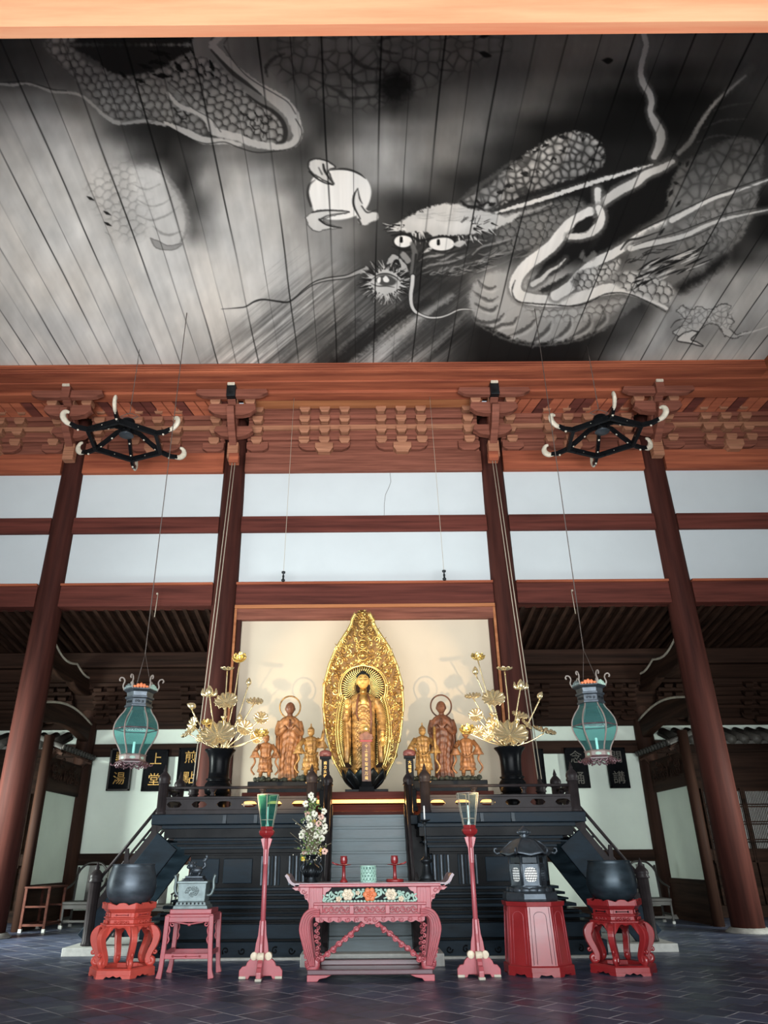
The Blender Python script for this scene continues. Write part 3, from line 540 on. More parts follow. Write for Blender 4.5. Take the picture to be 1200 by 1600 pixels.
branch([(868,462),(890,448),(908,428),(930,410),(955,398),(978,384),(995,372),(1020,358),(1050,344),(1080,328)],[16,16,15,14,14,12,11,10,9,7],194,92)
stroke([(805,438),(800,455),(808,470),(830,474),(860,476),(895,478),(920,472),(945,460),(975,458),(1005,468),(1040,487)],[1,2.2,2.4,2,2,2,2,2,2,1],30,.85,.9,1)
branch([(832,444),(846,436),(858,424),(872,416),(884,404)],[8,7,5,4,1],180,70)
poly([(905,402),(912,390),(916,402),(928,392),(932,402),(918,410)],110,.7,1.5,2)
# limb at the right
poly([(985,380),(1010,362),(1050,345),(1075,326),(1045,316),(1048,290),(1062,262),(1100,238),(1150,215),(1190,226),(1190,262),(1185,300),(1178,330),(1160,368),(1135,395),(1112,408),(1098,422),(1075,432),(1060,448),(1040,440),(1000,420),(985,400)],102,.85,3,4)
curls([(1045,300),(1062,264),(1100,240),(1150,222),(1188,232),(1186,275),(1178,320),(1160,365),(1130,395),(1080,400),(1040,360),(1075,328)],17,84,120,56,6,.6,3,33,.16)
s_,k_,_=pmask([(1040,200),(1200,180),(1200,262),(1120,275),(1050,290)],30); V[s_]*=1-.42*k_
scales([(1090,335),(1140,320),(1170,335),(1150,370),(1120,385),(1085,378),(1070,355)],12,2.7,90,122,52,6,.6)
scales([(893,440),(900,428),(918,420),(945,414),(968,405),(965,420),(948,436),(925,450),(903,452)],9,2.6,100,172,34,2.5,1)
scales([(955,438),(962,428),(985,424),(1010,430),(1040,440),(1052,455),(1042,475),(1020,468),(990,458),(965,448)],11,2.7,112,176,40,2.5,1)
poly([(893,440),(902,428),(914,424),(906,440),(900,452)],40,.6,4); poly([(956,438),(964,428),(976,430),(970,446)],60,.5,4)
for k in range(46):
    x0=985+prng.rand()*100; y0=432-(x0-985)*.35+prng.rand()*34-10; L=14+prng.rand()*26; a=-.42+.12*prng.randn()
    stroke([(x0,y0),(x0+L*.5*math.cos(a),y0+L*.5*math.sin(a)),(x0+L*math.cos(a),y0+L*math.sin(a))],[.8,2.2+2*prng.rand(),.5],14 if k%3 else 176,.92,.7)
hair([(980,410),(1010,398),(1035,388)],14,22,-.5,1.8,30,.25,5,.85,40)
branch([(985,388),(1010,382),(1040,376),(1070,368),(1100,354),(1130,343),(1160,336),(1204,327)],[9,9,8,7,6,5,3,2],178,90)
stroke([(970,390),(982,376),(1000,372),(1030,362)],[2,4,3,1],26,.9); stroke([(990,384),(1020,374),(1060,362),(1100,347),(1140,333),(1200,322)],1.4,28,.85,.7); stroke([(1000,390),(1040,381),(1080,370),(1110,357)],1.3,30,.8,.7)
branch([(1050,344),(1080,328),(1110,312),(1140,302),(1170,292),(1200,281)],[9,7,6,4.5,3,2],184,88)
stroke([(1000,360),(1040,341),(1080,322),(1120,304),(1160,290),(1200,276)],1.5,24,.85,.7)
for (x,y,l,a,w) in [(1048,302,12,-1.1,6),(1040,320,12,-1,6),(1056,286,8,.3,5),(1062,256,6,1.2,5),(1074,256,10,-1.2,5),(1060,318,12,-.9,5),(1034,362,12,-.9,5),(1053,237,8,.2,5)]:
    dx,dy=math.cos(a)*l/2,math.sin(a)*l/2; stroke([(x-dx,y-dy),(x,y),(x+dx,y+dy)],[1.5,w,1.5],14,.9,.8,1)
for p in [[(1120,330),(1132,322),(1134,340)],[(1160,318),(1172,305),(1168,330)],[(1150,300),(1165,290),(1180,292)],[(1110,398),(1122,380),(1115,365)],[(1090,282),(1110,274),(1130,276)],[(1100,200),(1130,188),(1165,186)],[(1090,222),(1120,212),(1150,214)],[(1100,178),(1140,165),(1180,160)]]: stroke(p,[1,3,1],52,.6,1.6,2)
poly([(1056,448),(1075,434),(1098,424),(1110,410),(1135,398),(1125,420),(1105,435),(1085,446),(1065,458)],14,.85,6,4)
# claw at the right
poly([(1058,486),(1066,478),(1078,484),(1092,480),(1110,484),(1125,476),(1142,478),(1136,490),(1146,502),(1140,514),(1152,522),(1168,518),(1150,528),(1132,524),(1122,508),(1104,506),(1092,516),(1078,524),(1064,526),(1052,520),(1060,512),(1078,506),(1086,496),(1072,498)],172,.95,1.2,3,edge=62,ew=1.3)
poly([(1082,516),(1066,522),(1058,532),(1076,536),(1098,541),(1090,535),(1080,530),(1090,520)],192,.95,.9,.5,edge=36,ew=1.4)
stroke([(1160,522),(1180,517),(1203,509)],[4,2.5,1],186,.9); stroke([(1048,512),(1056,502),(1070,498),(1082,500)],[1,2.4,1],50,.8)
curls([(1062,480),(1110,484),(1140,480),(1142,512),(1120,505),(1090,508),(1070,520)],8,150,182,84,4,.6,3,44,.12)
# ---- normalise to pigment on pale wood
V=np.clip(V*(196/paperlum(YY)),4,215)
CANVAS=V

def ceiling():
    x0,x1,y0,y1,z=-10.9,10.9,4.4,15.96,13.60; st=.018
    nx=int((x1-x0)/st);ny=int((y1-y0)/st); gx=np.linspace(x0,x1,nx+1);gy=np.linspace(y0,y1,ny+1); GX,GY=np.meshgrid(gx,gy)
    co=np.stack([GX,GY,np.full(GX.shape,z)],-1).reshape(-1,3).astype(np.float32)
    # ceiling point -> painting sheet (the sheet was drawn foreshortened, so it is stretched back over the boards)
    S=np.array([[216.585162, 97.7392858, 570.948603], [-1.66773871, 231.738891, -1564.77634], [0.0, 0.172941537, 1.0]])
    q=co.astype(float).copy(); q[:,2]=1; q=q@S.T; px=q[:,0]/q[:,2]; py=q[:,1]/q[:,2]
    def refl(a,n): a=np.mod(np.abs(a),2*n-2); return np.where(a>n-1,2*n-2-a,a)
    fx=refl(px*PS,CW); fy=refl((py-PY0)*PS,CH); xi=np.clip(fx.astype(int),0,CW-2);yi=np.clip(fy.astype(int),0,CH-2);ax=fx-xi;ay=fy-yi
    val=(CANVAS[yi,xi]*(1-ax)+CANVAS[yi,xi+1]*ax)*(1-ay)+(CANVAS[yi+1,xi]*(1-ax)+CANVAS[yi+1,xi+1]*ax)*ay
    # board seams running away from the doors
    X=co[:,0];Yc=co[:,1]; r=np.random.RandomState(3); seams=[]; x=x0
    while x<x1: x+=.44+.16*r.rand(); seams.append((x,1.0 if len(seams)%2 else .55,r.rand()*9))
    dark=np.zeros(len(X),np.float32)
    for sx,s,ph in seams:
        w=.013*s+.004; dx=np.abs(X-sx-.006*np.sin(Yc*1.7+ph)); gate=np.clip(.85+.5*np.sin(Yc*.9+ph*3),.25 if s>.9 else 0,1); dark=np.maximum(dark,np.clip(1.35-dx/w,0,1)*gate*s)
    g=fbm(X*9,Yc*.6,61,4)-.47; k=fbm(X*1.2,Yc*.7,71,3)-.47
    bid=np.searchsorted(np.array([q[0] for q in seams]),X); tone=np.random.RandomState(5).rand(200)[bid]-.5
    val=val*(1+.10*g+.10*k+.06*tone)*(1-.8*dark)
    s=np.clip(val/255,0.01,1); lin=np.where(s>.04045,((s+.055)/1.055)**2.4,s/12.92)*1.22
    warm=np.clip(.5+k*1.6+.5*tone,0,1)
    colr=np.stack([lin*(1.0+.05*warm),lin*(.975+.0*warm),lin*(.93-.05*warm),np.ones_like(lin)],-1).astype(np.float32)
    me=bpy.data.meshes.new('ceiling'); n=(nx+1)*(ny+1); nf=nx*ny
    i=np.arange(nf); a=(i//nx)*(nx+1)+i%nx; F=np.stack([a,a+nx+1,a+nx+2,a+1],-1).astype(np.int32)
    me.vertices.add(n); me.vertices.foreach_set('co',co.ravel()); me.loops.add(nf*4); me.loops.foreach_set('vertex_index',F.ravel())
    me.polygons.add(nf); me.polygons.foreach_set('loop_start',np.arange(0,nf*4,4,dtype=np.int32)); me.update(calc_edges=True)
    at=me.color_attributes.new('ink','FLOAT_COLOR','POINT'); at.data.foreach_set('color',colr.ravel())
    m=bpy.data.materials.new('ink_painted_boards'); m.use_nodes=True; N=m.node_tree.nodes; L=m.node_tree.links; p=N['Principled BSDF']; vc=N.new('ShaderNodeVertexColor'); vc.layer_name='ink'; L.new(vc.outputs[0],p.inputs['Base Color']); p.inputs['Roughness'].default_value=.75; p.inputs['Specular IOR Level'].default_value=.2
    me.materials.append(m); o=bpy.data.objects.new('ceiling',me); COL.objects.link(o); o['kind']='structure'; o['label']='board ceiling painted with a great ink dragon'
ceiling()
struct('ceiling_boards_above',B().box(-12.9,12.9,-1.6,17.9,13.66,13.8),WX)
struct('roof_over_porch',B().box(-12.6,12.6,-1.6,4.2,11.0,11.15),WX)
# ---------------- bracket friezes over each bay
def bearing(b,x,y,z,w,h,d=.16):
    """bearing block: square above, hollow chamfer below"""
    b.box(x-w/2,x+w/2,y-d,y+.05,z+h*.45,z+h); 
    v=[]; 
    for zz,q in ((z,.66),(z+h*.2,.78),(z+h*.45,1.)): v+= [(x-w/2*q,y-d*(.55+.45*q),zz),(x+w/2*q,y-d*(.55+.45*q),zz),(x+w/2*q,y+.05,zz),(x-w/2*q,y+.05,zz)]
    f=[(3,2,1,0)]
    for k in(0,4): f+=[(k+i,k+(i+1)%4,k+4+(i+1)%4,k+4+i) for i in range(4)]
    b.add(v,f+[(8,9,10,11)])
def frieze(xa,xb,label,y=17.66,sets=(-.333,.333),wood_=WBR,z0=11.79,sc=1.,group='bracket friezes under the ceiling',dark=False):
    xc=(xa+xb)/2; hw=(xb-xa)/2; t=thing('bracket_frieze',label,'bracket frieze',(xc,y,z0),0,group)
    if dark: t.rotation_euler=(.60,0,0)
    be=WXD if dark else WBE
    B().box(-hw,hw,.02,.12,0,1.72*sc).build('backing_board',wood_,t)
    zz=[.28*sc,.63*sc,.98*sc,1.32*sc]
    for k,z in enumerate(zz):
        B().box(-hw,hw,-.07,.03,z+.12*sc,z+.26*sc).build('frieze_rail',wood_ if k!=1 else (wood_ if dark else WBE),t,.01)
    S=[s*hw for s in sets]
    for s in S:
        bb=B(); bearing(bb,s,-.04,-.10*sc,.50*sc,.28*sc,.24); bb.build('bearing_block',be,t,.006)
        arm=[(s-.72*sc,.29*sc),(s-.72*sc,.17*sc),(s-.64*sc,.08*sc),(s-.50*sc,.03*sc),(s+.50*sc,.03*sc),(s+.64*sc,.08*sc),(s+.72*sc,.17*sc),(s+.72*sc,.29*sc)]
        B().prism(arm,-.14,0).build('bracket_arm',wood_,t,.008)
        for z in zz:
            for dx in(-.57,0,.57):
                bb=B(); bearing(bb,s+dx*sc,-.02,z-.06*sc,.30*sc,.19*sc,.20); bb.build('bearing_block',be,t,.005)
    for e in(-1,1):
        for z in zz:
            bb=B(); bearing(bb,e*(hw-.28*sc),-.02,z-.06*sc,.30*sc,.19*sc,.20); bb.build('bearing_block',be,t,.005)
        x=e*(hw-.3*sc); arm=[(x-.3*sc,.29*sc),(x-.3*sc,.10*sc),(x-.15*sc,.0),(x+.15*sc,.0),(x+.3*sc,.10*sc),(x+.3*sc,.29*sc)]
        B().prism(arm,-.13,0).build('bracket_arm',wood_,t,.008)
    return t
frieze(-3.28,3.28,'carved bracket frieze over the white wall between the two inner columns')
frieze(-7.8,-3.92,'carved bracket frieze behind the left hexagonal hanging canopy',sets=(0,))
frieze(3.92,7.8,'carved bracket frieze behind the right hexagonal hanging canopy',sets=(0,))
frieze(-12.3,-8.44,'carved bracket frieze at the far left, outside the left outer column',sets=(0,))
frieze(8.44,12.3,'carved bracket frieze at the far right, outside the right outer column',sets=(0,))
# winged bracket clusters stepping out from each column head
def cluster(x,label):
    t=thing('column_bracket_cluster',label,'bracket cluster',(x,17.46,11.4),0,'winged brackets on the column heads'); t.location.y=17.43
    B().box(-.15,.15,-.22,.02,0,.5).build('lower_block',WBE,t,.02)
    def wing(hw,y0,y1,z,h,name='wing_arm'):
        p=[(-hw,z+h),(-hw-.04,z+h*.55),(-hw+.14,z+h*.12),(-hw+.34,z),(hw-.34,z),(hw-.14,z+h*.12),(hw+.04,z+h*.55),(hw,z+h)]
        B().prism(p,y0,y1).build(name,WBR,t,.012)
    B().ribbon([(.1,.35),(-.25,.60),(-.62,.85),(-.95,1.22)],[.30,.30,.28,.2],-.10,.10,'yz').build('projecting_arm',WBR,t,.012)
    B().ribbon([(.1,.85),(-.2,1.05),(-.5,1.35),(-.85,1.55)],[.30,.30,.28,.24],-.11,.11,'yz').build('projecting_arm',WBR,t,.012)
    wing(.62,-.75,-.55,1.05,.36); wing(.50,-.32,-.12,.62,.34)
    for dx in(-.48,0,.48):
        b=B();bearing(b,dx,-.52,1.40,.28,.2,.22); b.build('bearing_block',WBE,t,.006)
    wing(.95,-.98,-.82,1.50,.24,'upper_wing_arm')
    B().box(-.12,.12,-1.08,-.7,1.45,1.82).build('end_block',IRN if x in(-3.6,3.6) else WBR,t,.01)
    B().box(-.10,.10,-1.13,-1.08,1.78,1.86).build('white_end_cap',HOR,t,.01)
cluster(-8.12,'winged bracket cluster on the head of the left outer column'); cluster(-3.6,'winged bracket cluster on the head of the left inner column, rope pulley below')
cluster(3.6,'winged bracket cluster on the head of the right inner column, rope pulley below'); cluster(8.12,'winged bracket cluster on the head of the right outer column')
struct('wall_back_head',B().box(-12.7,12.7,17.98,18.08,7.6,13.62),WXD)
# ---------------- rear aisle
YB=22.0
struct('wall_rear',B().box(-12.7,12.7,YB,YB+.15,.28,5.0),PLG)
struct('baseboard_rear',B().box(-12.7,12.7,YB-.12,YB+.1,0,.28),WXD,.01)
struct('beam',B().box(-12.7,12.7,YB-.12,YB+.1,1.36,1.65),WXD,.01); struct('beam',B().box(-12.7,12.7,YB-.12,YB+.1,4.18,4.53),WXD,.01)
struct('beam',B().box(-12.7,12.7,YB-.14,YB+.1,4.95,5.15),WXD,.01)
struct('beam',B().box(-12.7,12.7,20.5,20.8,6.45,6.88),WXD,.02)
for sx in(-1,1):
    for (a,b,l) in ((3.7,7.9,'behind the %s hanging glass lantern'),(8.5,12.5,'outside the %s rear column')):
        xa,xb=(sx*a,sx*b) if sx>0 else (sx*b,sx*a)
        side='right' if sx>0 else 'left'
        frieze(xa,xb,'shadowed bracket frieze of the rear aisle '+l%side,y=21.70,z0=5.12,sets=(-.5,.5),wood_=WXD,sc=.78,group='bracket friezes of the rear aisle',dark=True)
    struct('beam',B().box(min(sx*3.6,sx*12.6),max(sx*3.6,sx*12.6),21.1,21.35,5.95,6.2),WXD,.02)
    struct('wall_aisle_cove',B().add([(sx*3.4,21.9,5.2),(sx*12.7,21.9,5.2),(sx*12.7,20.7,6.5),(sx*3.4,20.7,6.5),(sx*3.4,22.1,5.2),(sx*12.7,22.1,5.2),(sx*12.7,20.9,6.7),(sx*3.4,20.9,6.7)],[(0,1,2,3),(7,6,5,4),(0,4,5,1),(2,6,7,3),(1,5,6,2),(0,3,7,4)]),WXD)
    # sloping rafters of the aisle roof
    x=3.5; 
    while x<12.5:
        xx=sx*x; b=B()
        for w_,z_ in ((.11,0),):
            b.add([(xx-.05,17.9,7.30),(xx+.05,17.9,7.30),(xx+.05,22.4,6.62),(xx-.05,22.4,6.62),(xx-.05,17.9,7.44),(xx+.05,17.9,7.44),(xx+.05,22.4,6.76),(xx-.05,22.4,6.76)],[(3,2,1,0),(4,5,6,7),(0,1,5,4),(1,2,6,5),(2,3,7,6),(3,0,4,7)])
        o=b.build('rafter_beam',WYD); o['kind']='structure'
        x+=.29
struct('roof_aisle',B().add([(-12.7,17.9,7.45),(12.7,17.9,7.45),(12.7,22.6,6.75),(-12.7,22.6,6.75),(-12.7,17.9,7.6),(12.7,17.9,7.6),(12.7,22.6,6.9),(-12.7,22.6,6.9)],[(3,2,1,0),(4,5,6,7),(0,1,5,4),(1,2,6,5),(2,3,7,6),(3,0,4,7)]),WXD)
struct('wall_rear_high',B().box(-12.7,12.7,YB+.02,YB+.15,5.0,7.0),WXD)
for sx,side in((-1,'left'),(1,'right')):
    # curved tie beams from main column to rear column
    for k,(za,zb,yb_) in enumerate(((6.60,6.45,21.7),(5.02,5.06,21.7))):
        n=14; path=[]
        for i in range(n+1):
            u=i/n; y=18.1+(yb_-18.1)*u; z=za+(zb-za)*u+(.22*math.sin(PI*u) if k else -.16*math.sin(2*PI*u)*(1 if u>.5 else -1)*-1-.12*math.sin(PI*u))
            path.append((y,z-.25))
        b=B().ribbon(path,.5,-.13,.13,'yz'); t=b.build('curved_tie_beam',WYD,None,.04,loc=(sx*8.12,0,0)); t['kind']='structure'
        B().tube([(-sx*.13,y,z+.25) for y,z in path],.035,6).build('pale_beam_edge',HOR,t)  # pale strip along the inner upper edge of the tie beam
    # partition between the columns
    X=lambda a,b:(min(sx*a,sx*b),max(sx*a,sx*b))
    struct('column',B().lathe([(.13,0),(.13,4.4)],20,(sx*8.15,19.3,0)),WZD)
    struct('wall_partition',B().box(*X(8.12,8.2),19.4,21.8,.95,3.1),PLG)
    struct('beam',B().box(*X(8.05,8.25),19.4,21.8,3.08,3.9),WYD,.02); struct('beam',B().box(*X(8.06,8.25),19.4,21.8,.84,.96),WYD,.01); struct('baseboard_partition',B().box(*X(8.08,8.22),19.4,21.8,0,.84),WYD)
    # tiled canopy on the partition
    t=thing('tiled_canopy','dark tiled canopy on the partition behind the %s outer column'%side,'tiled canopy',(sx*8.1,20.55,3.95),0)
    e=-sx*.30; r_=sx*.35
    B().add([(e,-1.25,.10),(e,1.2,.10),(r_,1.2,.36),(r_,-1.25,.36),(e,-1.25,.16),(e,1.2,.16),(r_,1.2,.42),(r_,-1.25,.42)],[(0,1,2,3),(7,6,5,4),(0,4,5,1),(2,6,7,3),(1,5,6,2),(0,3,7,4)]).build('roof_slab',TILE,t)
    for k in range(12):
        y=-1.2+k*.21; bb=B().tube([(e-sx*.03,y,.17),(r_,y,.43)],.06,10); bb.tube([(e-sx*.06,y,.165),(e-sx*.03,y,.175)],.072,12); bb.build('cover_tile',TILE,t)
    for k in range(8): B().tube([(e+sx*.03,-1.15+k*.33,.07),(sx*.1,-1.15+k*.33,.24)],.03,6).build('canopy_rafter',WYD,t)
    for y in(-1.15,1.05): B().ribbon([(e,.0),(e*.5,.05),(0,-.12)],[.06,.08,.10],y,y+.1,'xz').build('support_arm',WYD,t)
    # carved transom under the canopy
    b=B(); r=random.Random(9)
    for k in range(30):
        cy=-1.0+2.0*r.random(); cz=-.55+.4*r.random(); b.tube([(-sx*.10,y_,z_) for z_,_,y_ in [(p[2],0,p[0]) for p in spiral(cy,cz,.07+.08*r.random(),1.1,r.random()*6,0,1,10)]],.016,5)
    b.build('carved_transom',WYD,t)
# lattice doors and a second tiled canopy beyond the right outer column
for sx,side in ((1,'right'),(-1,'left')):
    X0=9.0
    for k in range(2):
        xa=sx*(10.05+k*1.15)-.55; d=B().box(xa,xa+1.1,21.93,21.97,1.35,3.15).build('window_%d'%(1+k+(2 if sx<0 else 0)),PPR); d['kind']='structure'
        b=B()
        for j in range(24): b.box(xa+.02+j*.046,xa+.034+j*.046,21.90,21.93,1.35,3.15)
        for z in (1.35,1.8,1.86,2.25,2.31,2.7,2.76,3.12): b.box(xa,xa+1.1,21.885,21.93,z,z+.03)
        b.box(xa-.03,xa+.03,21.86,21.96,1.3,3.2).box(xa+1.07,xa+1.13,21.86,21.96,1.3,3.2); b.build('window_lattice',WXD,d)
        p=B().box(xa,xa+1.1,21.88,21.97,.3,1.32)
        for j in range(8): p.box(xa+.03,xa+1.07,21.86,21.88,.38+j*.115,.42+j*.115)
        p.build('window_dado_panel',WXD,d)
    struct('wall_rear_dark_bay',B().box(min(sx*8.4,sx*12.7),max(sx*8.4,sx*12.7),21.975,21.999,.28,4.5),WXD)
    t=thing('tiled_canopy','dark tiled canopy over the lattice doors beyond the %s outer column'%side,'tiled canopy',(sx*10.6,21.2,4.25),0)
    B().add([(-2.1,-.5,0),(2.1,-.5,0),(2.1,.6,.4),(-2.1,.6,.4),(-2.1,-.5,.08),(2.1,-.5,.08),(2.1,.6,.48),(-2.1,.6,.48)],[(3,2,1,0),(4,5,6,7),(0,1,5,4),(1,2,6,5),(2,3,7,6),(3,0,4,7)]).build('roof_slab',TILE,t)
    for k in range(12): B().tube([(-1.95+k*.355,-.56,.10),(-1.95+k*.355,.6,.5)],.12,12).build('cover_tile',TILE,t)
# ================================================ ALTAR DAIS
FY=13.9; HW=3.85
t=dais=thing('altar_dais','great black lacquered stepped altar dais with balustrades, under the golden statues','altar dais',(0,0,0))
NX=.92
# slab in three pieces round the stair notch
for b in (B().box(-HW,-NX,FY,17.3,2.05,2.215),B().box(NX,HW,FY,17.3,2.05,2.215),B().box(-NX,NX,14.62,17.3,2.05,2.215)): b.build('top_slab',DAIS,t,.012)
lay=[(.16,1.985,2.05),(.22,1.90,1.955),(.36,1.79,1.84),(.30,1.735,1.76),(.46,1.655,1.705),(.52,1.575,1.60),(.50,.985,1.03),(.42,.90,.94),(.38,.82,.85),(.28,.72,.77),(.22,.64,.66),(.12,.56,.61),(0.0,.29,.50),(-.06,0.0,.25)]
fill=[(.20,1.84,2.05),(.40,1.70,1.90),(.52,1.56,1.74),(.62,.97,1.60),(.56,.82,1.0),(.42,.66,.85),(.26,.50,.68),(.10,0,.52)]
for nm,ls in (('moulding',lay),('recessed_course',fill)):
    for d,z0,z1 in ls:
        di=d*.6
        for b in (B().box(-HW+d,-.78-di,FY+d,17.2,z0,z1),B().box(.78+di,HW-d,FY+d,17.2,z0,z1)): b.build(nm,DAIS if nm=='moulding' else BLK,t,.008 if nm=='moulding' else 0)  # recess fill is blackened: shade in the gaps is put into its colour
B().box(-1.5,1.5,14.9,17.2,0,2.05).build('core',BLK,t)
for sx in(-1,1):
    for a,n in((1.12,6),(1.62,6)):
        for k in range(n):
            x=sx*(a+k*.062); B().box(x-.016,x+.016,FY+.585,FY+.63,1.06,1.54).build('waist_rib',LTN if k%2 else DAIS,t,.006)
    for x0,x1 in((2.1,2.62),(2.7,3.2)):
        B().box(min(sx*x0,sx*x1),max(sx*x0,sx*x1),FY+.59,FY+.63,1.10,1.50).build('waist_panel',DAIS,t,.01)
    for k in range(2): 
        x=sx*(2.0+.55*k) ; B().box(x-.03,x+.03,FY-.035,FY,2.06,2.2).box(x-.03,x+.03,FY-.06,FY-.03,2.06,2.10).build('iron_hook',IRN,t)
# floor-level relief on base
for sx in(-1,1):
    b=B()
    for k in range(9): b.tube(spiral(sx*(1.3+k*.27),.13,.06,1.1,k,FY-.075,1 if k%2 else -1,10),.012,5)
    b.build('carved_base_scroll',BLK,t)
# balustrade
def finial_post(x,y,z,h,r=.088,parent=t,lab=None,name='fluted_post'):
    p=B().lathe([(r*1.15,0),(r*1.15,.04),(r,.06),(r,h*.72)],36,flute=.05,nf=12).build(name,RAIL,parent,loc=(x,y,z))
    B().lathe([(r*1.25,0),(r*1.3,.02),(r*1.1,.05),(r*1.25,.08),(r*1.15,.13),(r*.7,.18),(r*.35,.21),(r*.42,.235),(r*.3,.26),(r*.1,.32),(0,.34)],24).build('lotus_bud_finial',RAIL,p,loc=(0,0,h*.72))
    return p
def panel(b,x0,x1,y,z0,z1,n,axis='x',holes=True):
    w=(x1-x0)/n
    for k in range(n):
        cx=x0+w*(k+.5); cz=(z0+z1)/2; H=[];R=[]
        m=32
        for i in range(m):
            a=2*PI*i/m; ca,sa=math.cos(a),math.sin(a)
            rr=1/(abs(ca)**2.6+abs(sa)**2.6)**(1/2.6); lob=1-.13*math.exp(-((abs(ca)-.86)/.07)**2)
            H.append((cx+ca*rr*w*.30*lob,cz+sa*rr*(z1-z0)*.30*(1 if abs(ca)<.85 else .8)))
            s=1/max(abs(ca),abs(sa)); R.append((cx+ca*s*w/2,cz+sa*s*(z1-z0)/2))
        th=.03; v=[]
        for (q,yy) in ((H,y-th),(R,y-th),(H,y+th),(R,y+th)): v+=[(a,yy,c) if axis=='x' else (yy,a,c) for a,c in q]
        f=[]
        for i in range(m): j=(i+1)%m; f+=[(i,m+i,m+j,j),(2*m+i,2*m+j,3*m+j,3*m+i),(i,j,2*m+j,2*m+i),(m+i,3*m+i,3*m+j,m+j)]
        b.add(v,f)
def balustrade(x0,x1,y,n,axis='x'):
    b=B(); panel(b,x0,x1,y,2.295,2.47,n,axis); b.build('pierced_panel',RAIL,t)
    bx=lambda a,c,d0,d1,z0,z1: B().box(a,c,y-d0,y+d1,z0,z1) if axis=='x' else B().box(y-d0,y+d1,a,c,z0,z1)
    bx(x0,x1,.045,.045,2.215,2.295).build('bottom_rail',RAIL,t,.008); bx(x0,x1,.045,.045,2.47,2.515).build('middle_rail',RAIL,t,.008)
    P=[(x0,y,2.665),(x1,y,2.665)] if axis=='x' else [(y,x0,2.665),(y,x1,2.665)]
    B().tube(P,.026,10).build('top_rail',RAIL,t)
    for k in range(1,3):
        xx=x0+(x1-x0)*k/3; c=(xx,y,2.515) if axis=='x' else (y,xx,2.515)
        B().lathe([(.035,0),(.05,.03),(.03,.06),(.055,.095),(.07,.12),(.04,.13)],12,c).build('rail_support',RAIL,t)
for sx in(-1,1):
    a,b_=sorted((sx*1.02,sx*3.72)); balustrade(a,b_,FY+.12,6)
    finial_post(sx*3.72,FY+.12,2.215,.72); finial_post(sx*1.03,FY+.12,2.215,.72)
    balustrade(FY+.2,FY+1.3,sx*3.72,2,'y'); finial_post(sx*3.72,FY+1.35,2.215,.72); finial_post(sx*3.72,16.55,2.215,.72); balustrade(16.6,17.2,sx*3.72,1,'y')
    a,b_=sorted((sx*.8,sx*1.0)); 
    balustrade(FY+.2,14.62,sx*1.03,2,'y')
# upper platform with light strip
B().box(-2.45,2.45,15.45,17.3,2.215,2.45).build('upper_platform',WX,t,.01); B().box(-2.5,2.5,15.34,17.3,2.55,2.68).build('upper_platform_top',WX,t,.01)
B().box(-2.45,2.45,15.43,15.46,2.475,2.54).build('warm_light_strip',LED,t)
for x in(-1.7,-.6,.6,1.7): area('light_strip_glow',(x,15.36,2.50),(x,14.9,2.2),.9,.03,14,(1,.5,.16))
B().box(-.9,.9,15.0,15.4,2.216,2.30).build('upper_landing',WX,t,.008)
# ---------------- centre stairs
t=thing('altar_stairs','steep pale front-lit stairs rising through the middle of the dais to the statues','stairs',(0,0,0))
NS=10
for k in range(NS):
    y=13.2+k*.145; z=.17+(2.215-.17)*(k+1)/NS
    B().box(-.66,.66,y,y+.22,z-.045,z).build('tread',STP,t,.008); B().box(-.66,.66,y+.02,y+.05,z-.205,z-.04).build('riser',STP,t)
for sx in(-1,1):
    p0=(13.12,.17);p1=(14.62,2.28)
    X0,X1=sorted((sx*.665,sx*.74))
    B().ribbon([(13.05,.22),(14.7,2.30)],.34,X0,X1,'yz').build('stringer',RAIL,t,.008)
    for off,r in ((.50,.032),(.30,.02)): B().tube([(sx*.72,13.12,.55+off),(sx*.72,14.62,2.33+off*.9)],r,8).build('hand_rail',RAIL,t)
    B().ribbon([(13.15,.62),(14.6,2.42)],.14,min(sx*.70,sx*.735),max(sx*.70,sx*.735),'yz').build('rail_panel',RAIL,t)
    finial_post(sx*.76,13.08,.175,1.08,.085,t,name='newel_post'); finial_post(sx*.76,14.66,2.216,.72,.075,t,name='newel_post')
o=B().box(-1.08,1.12,12.86,13.7,0,.172).build('step_stone',STN,None,.012); tag(o,'low pale stone block on the floor under the foot of the centre stairs','stone step')
o=B().box(-3.95,-1.1,13.74,13.96,0,.035).box(1.14,3.95,13.74,13.96,0,.035).build('kerb_stone',STN,None,.005); tag(o,'thin white kerb stone along the front foot of the dais','kerb',kind='structure')
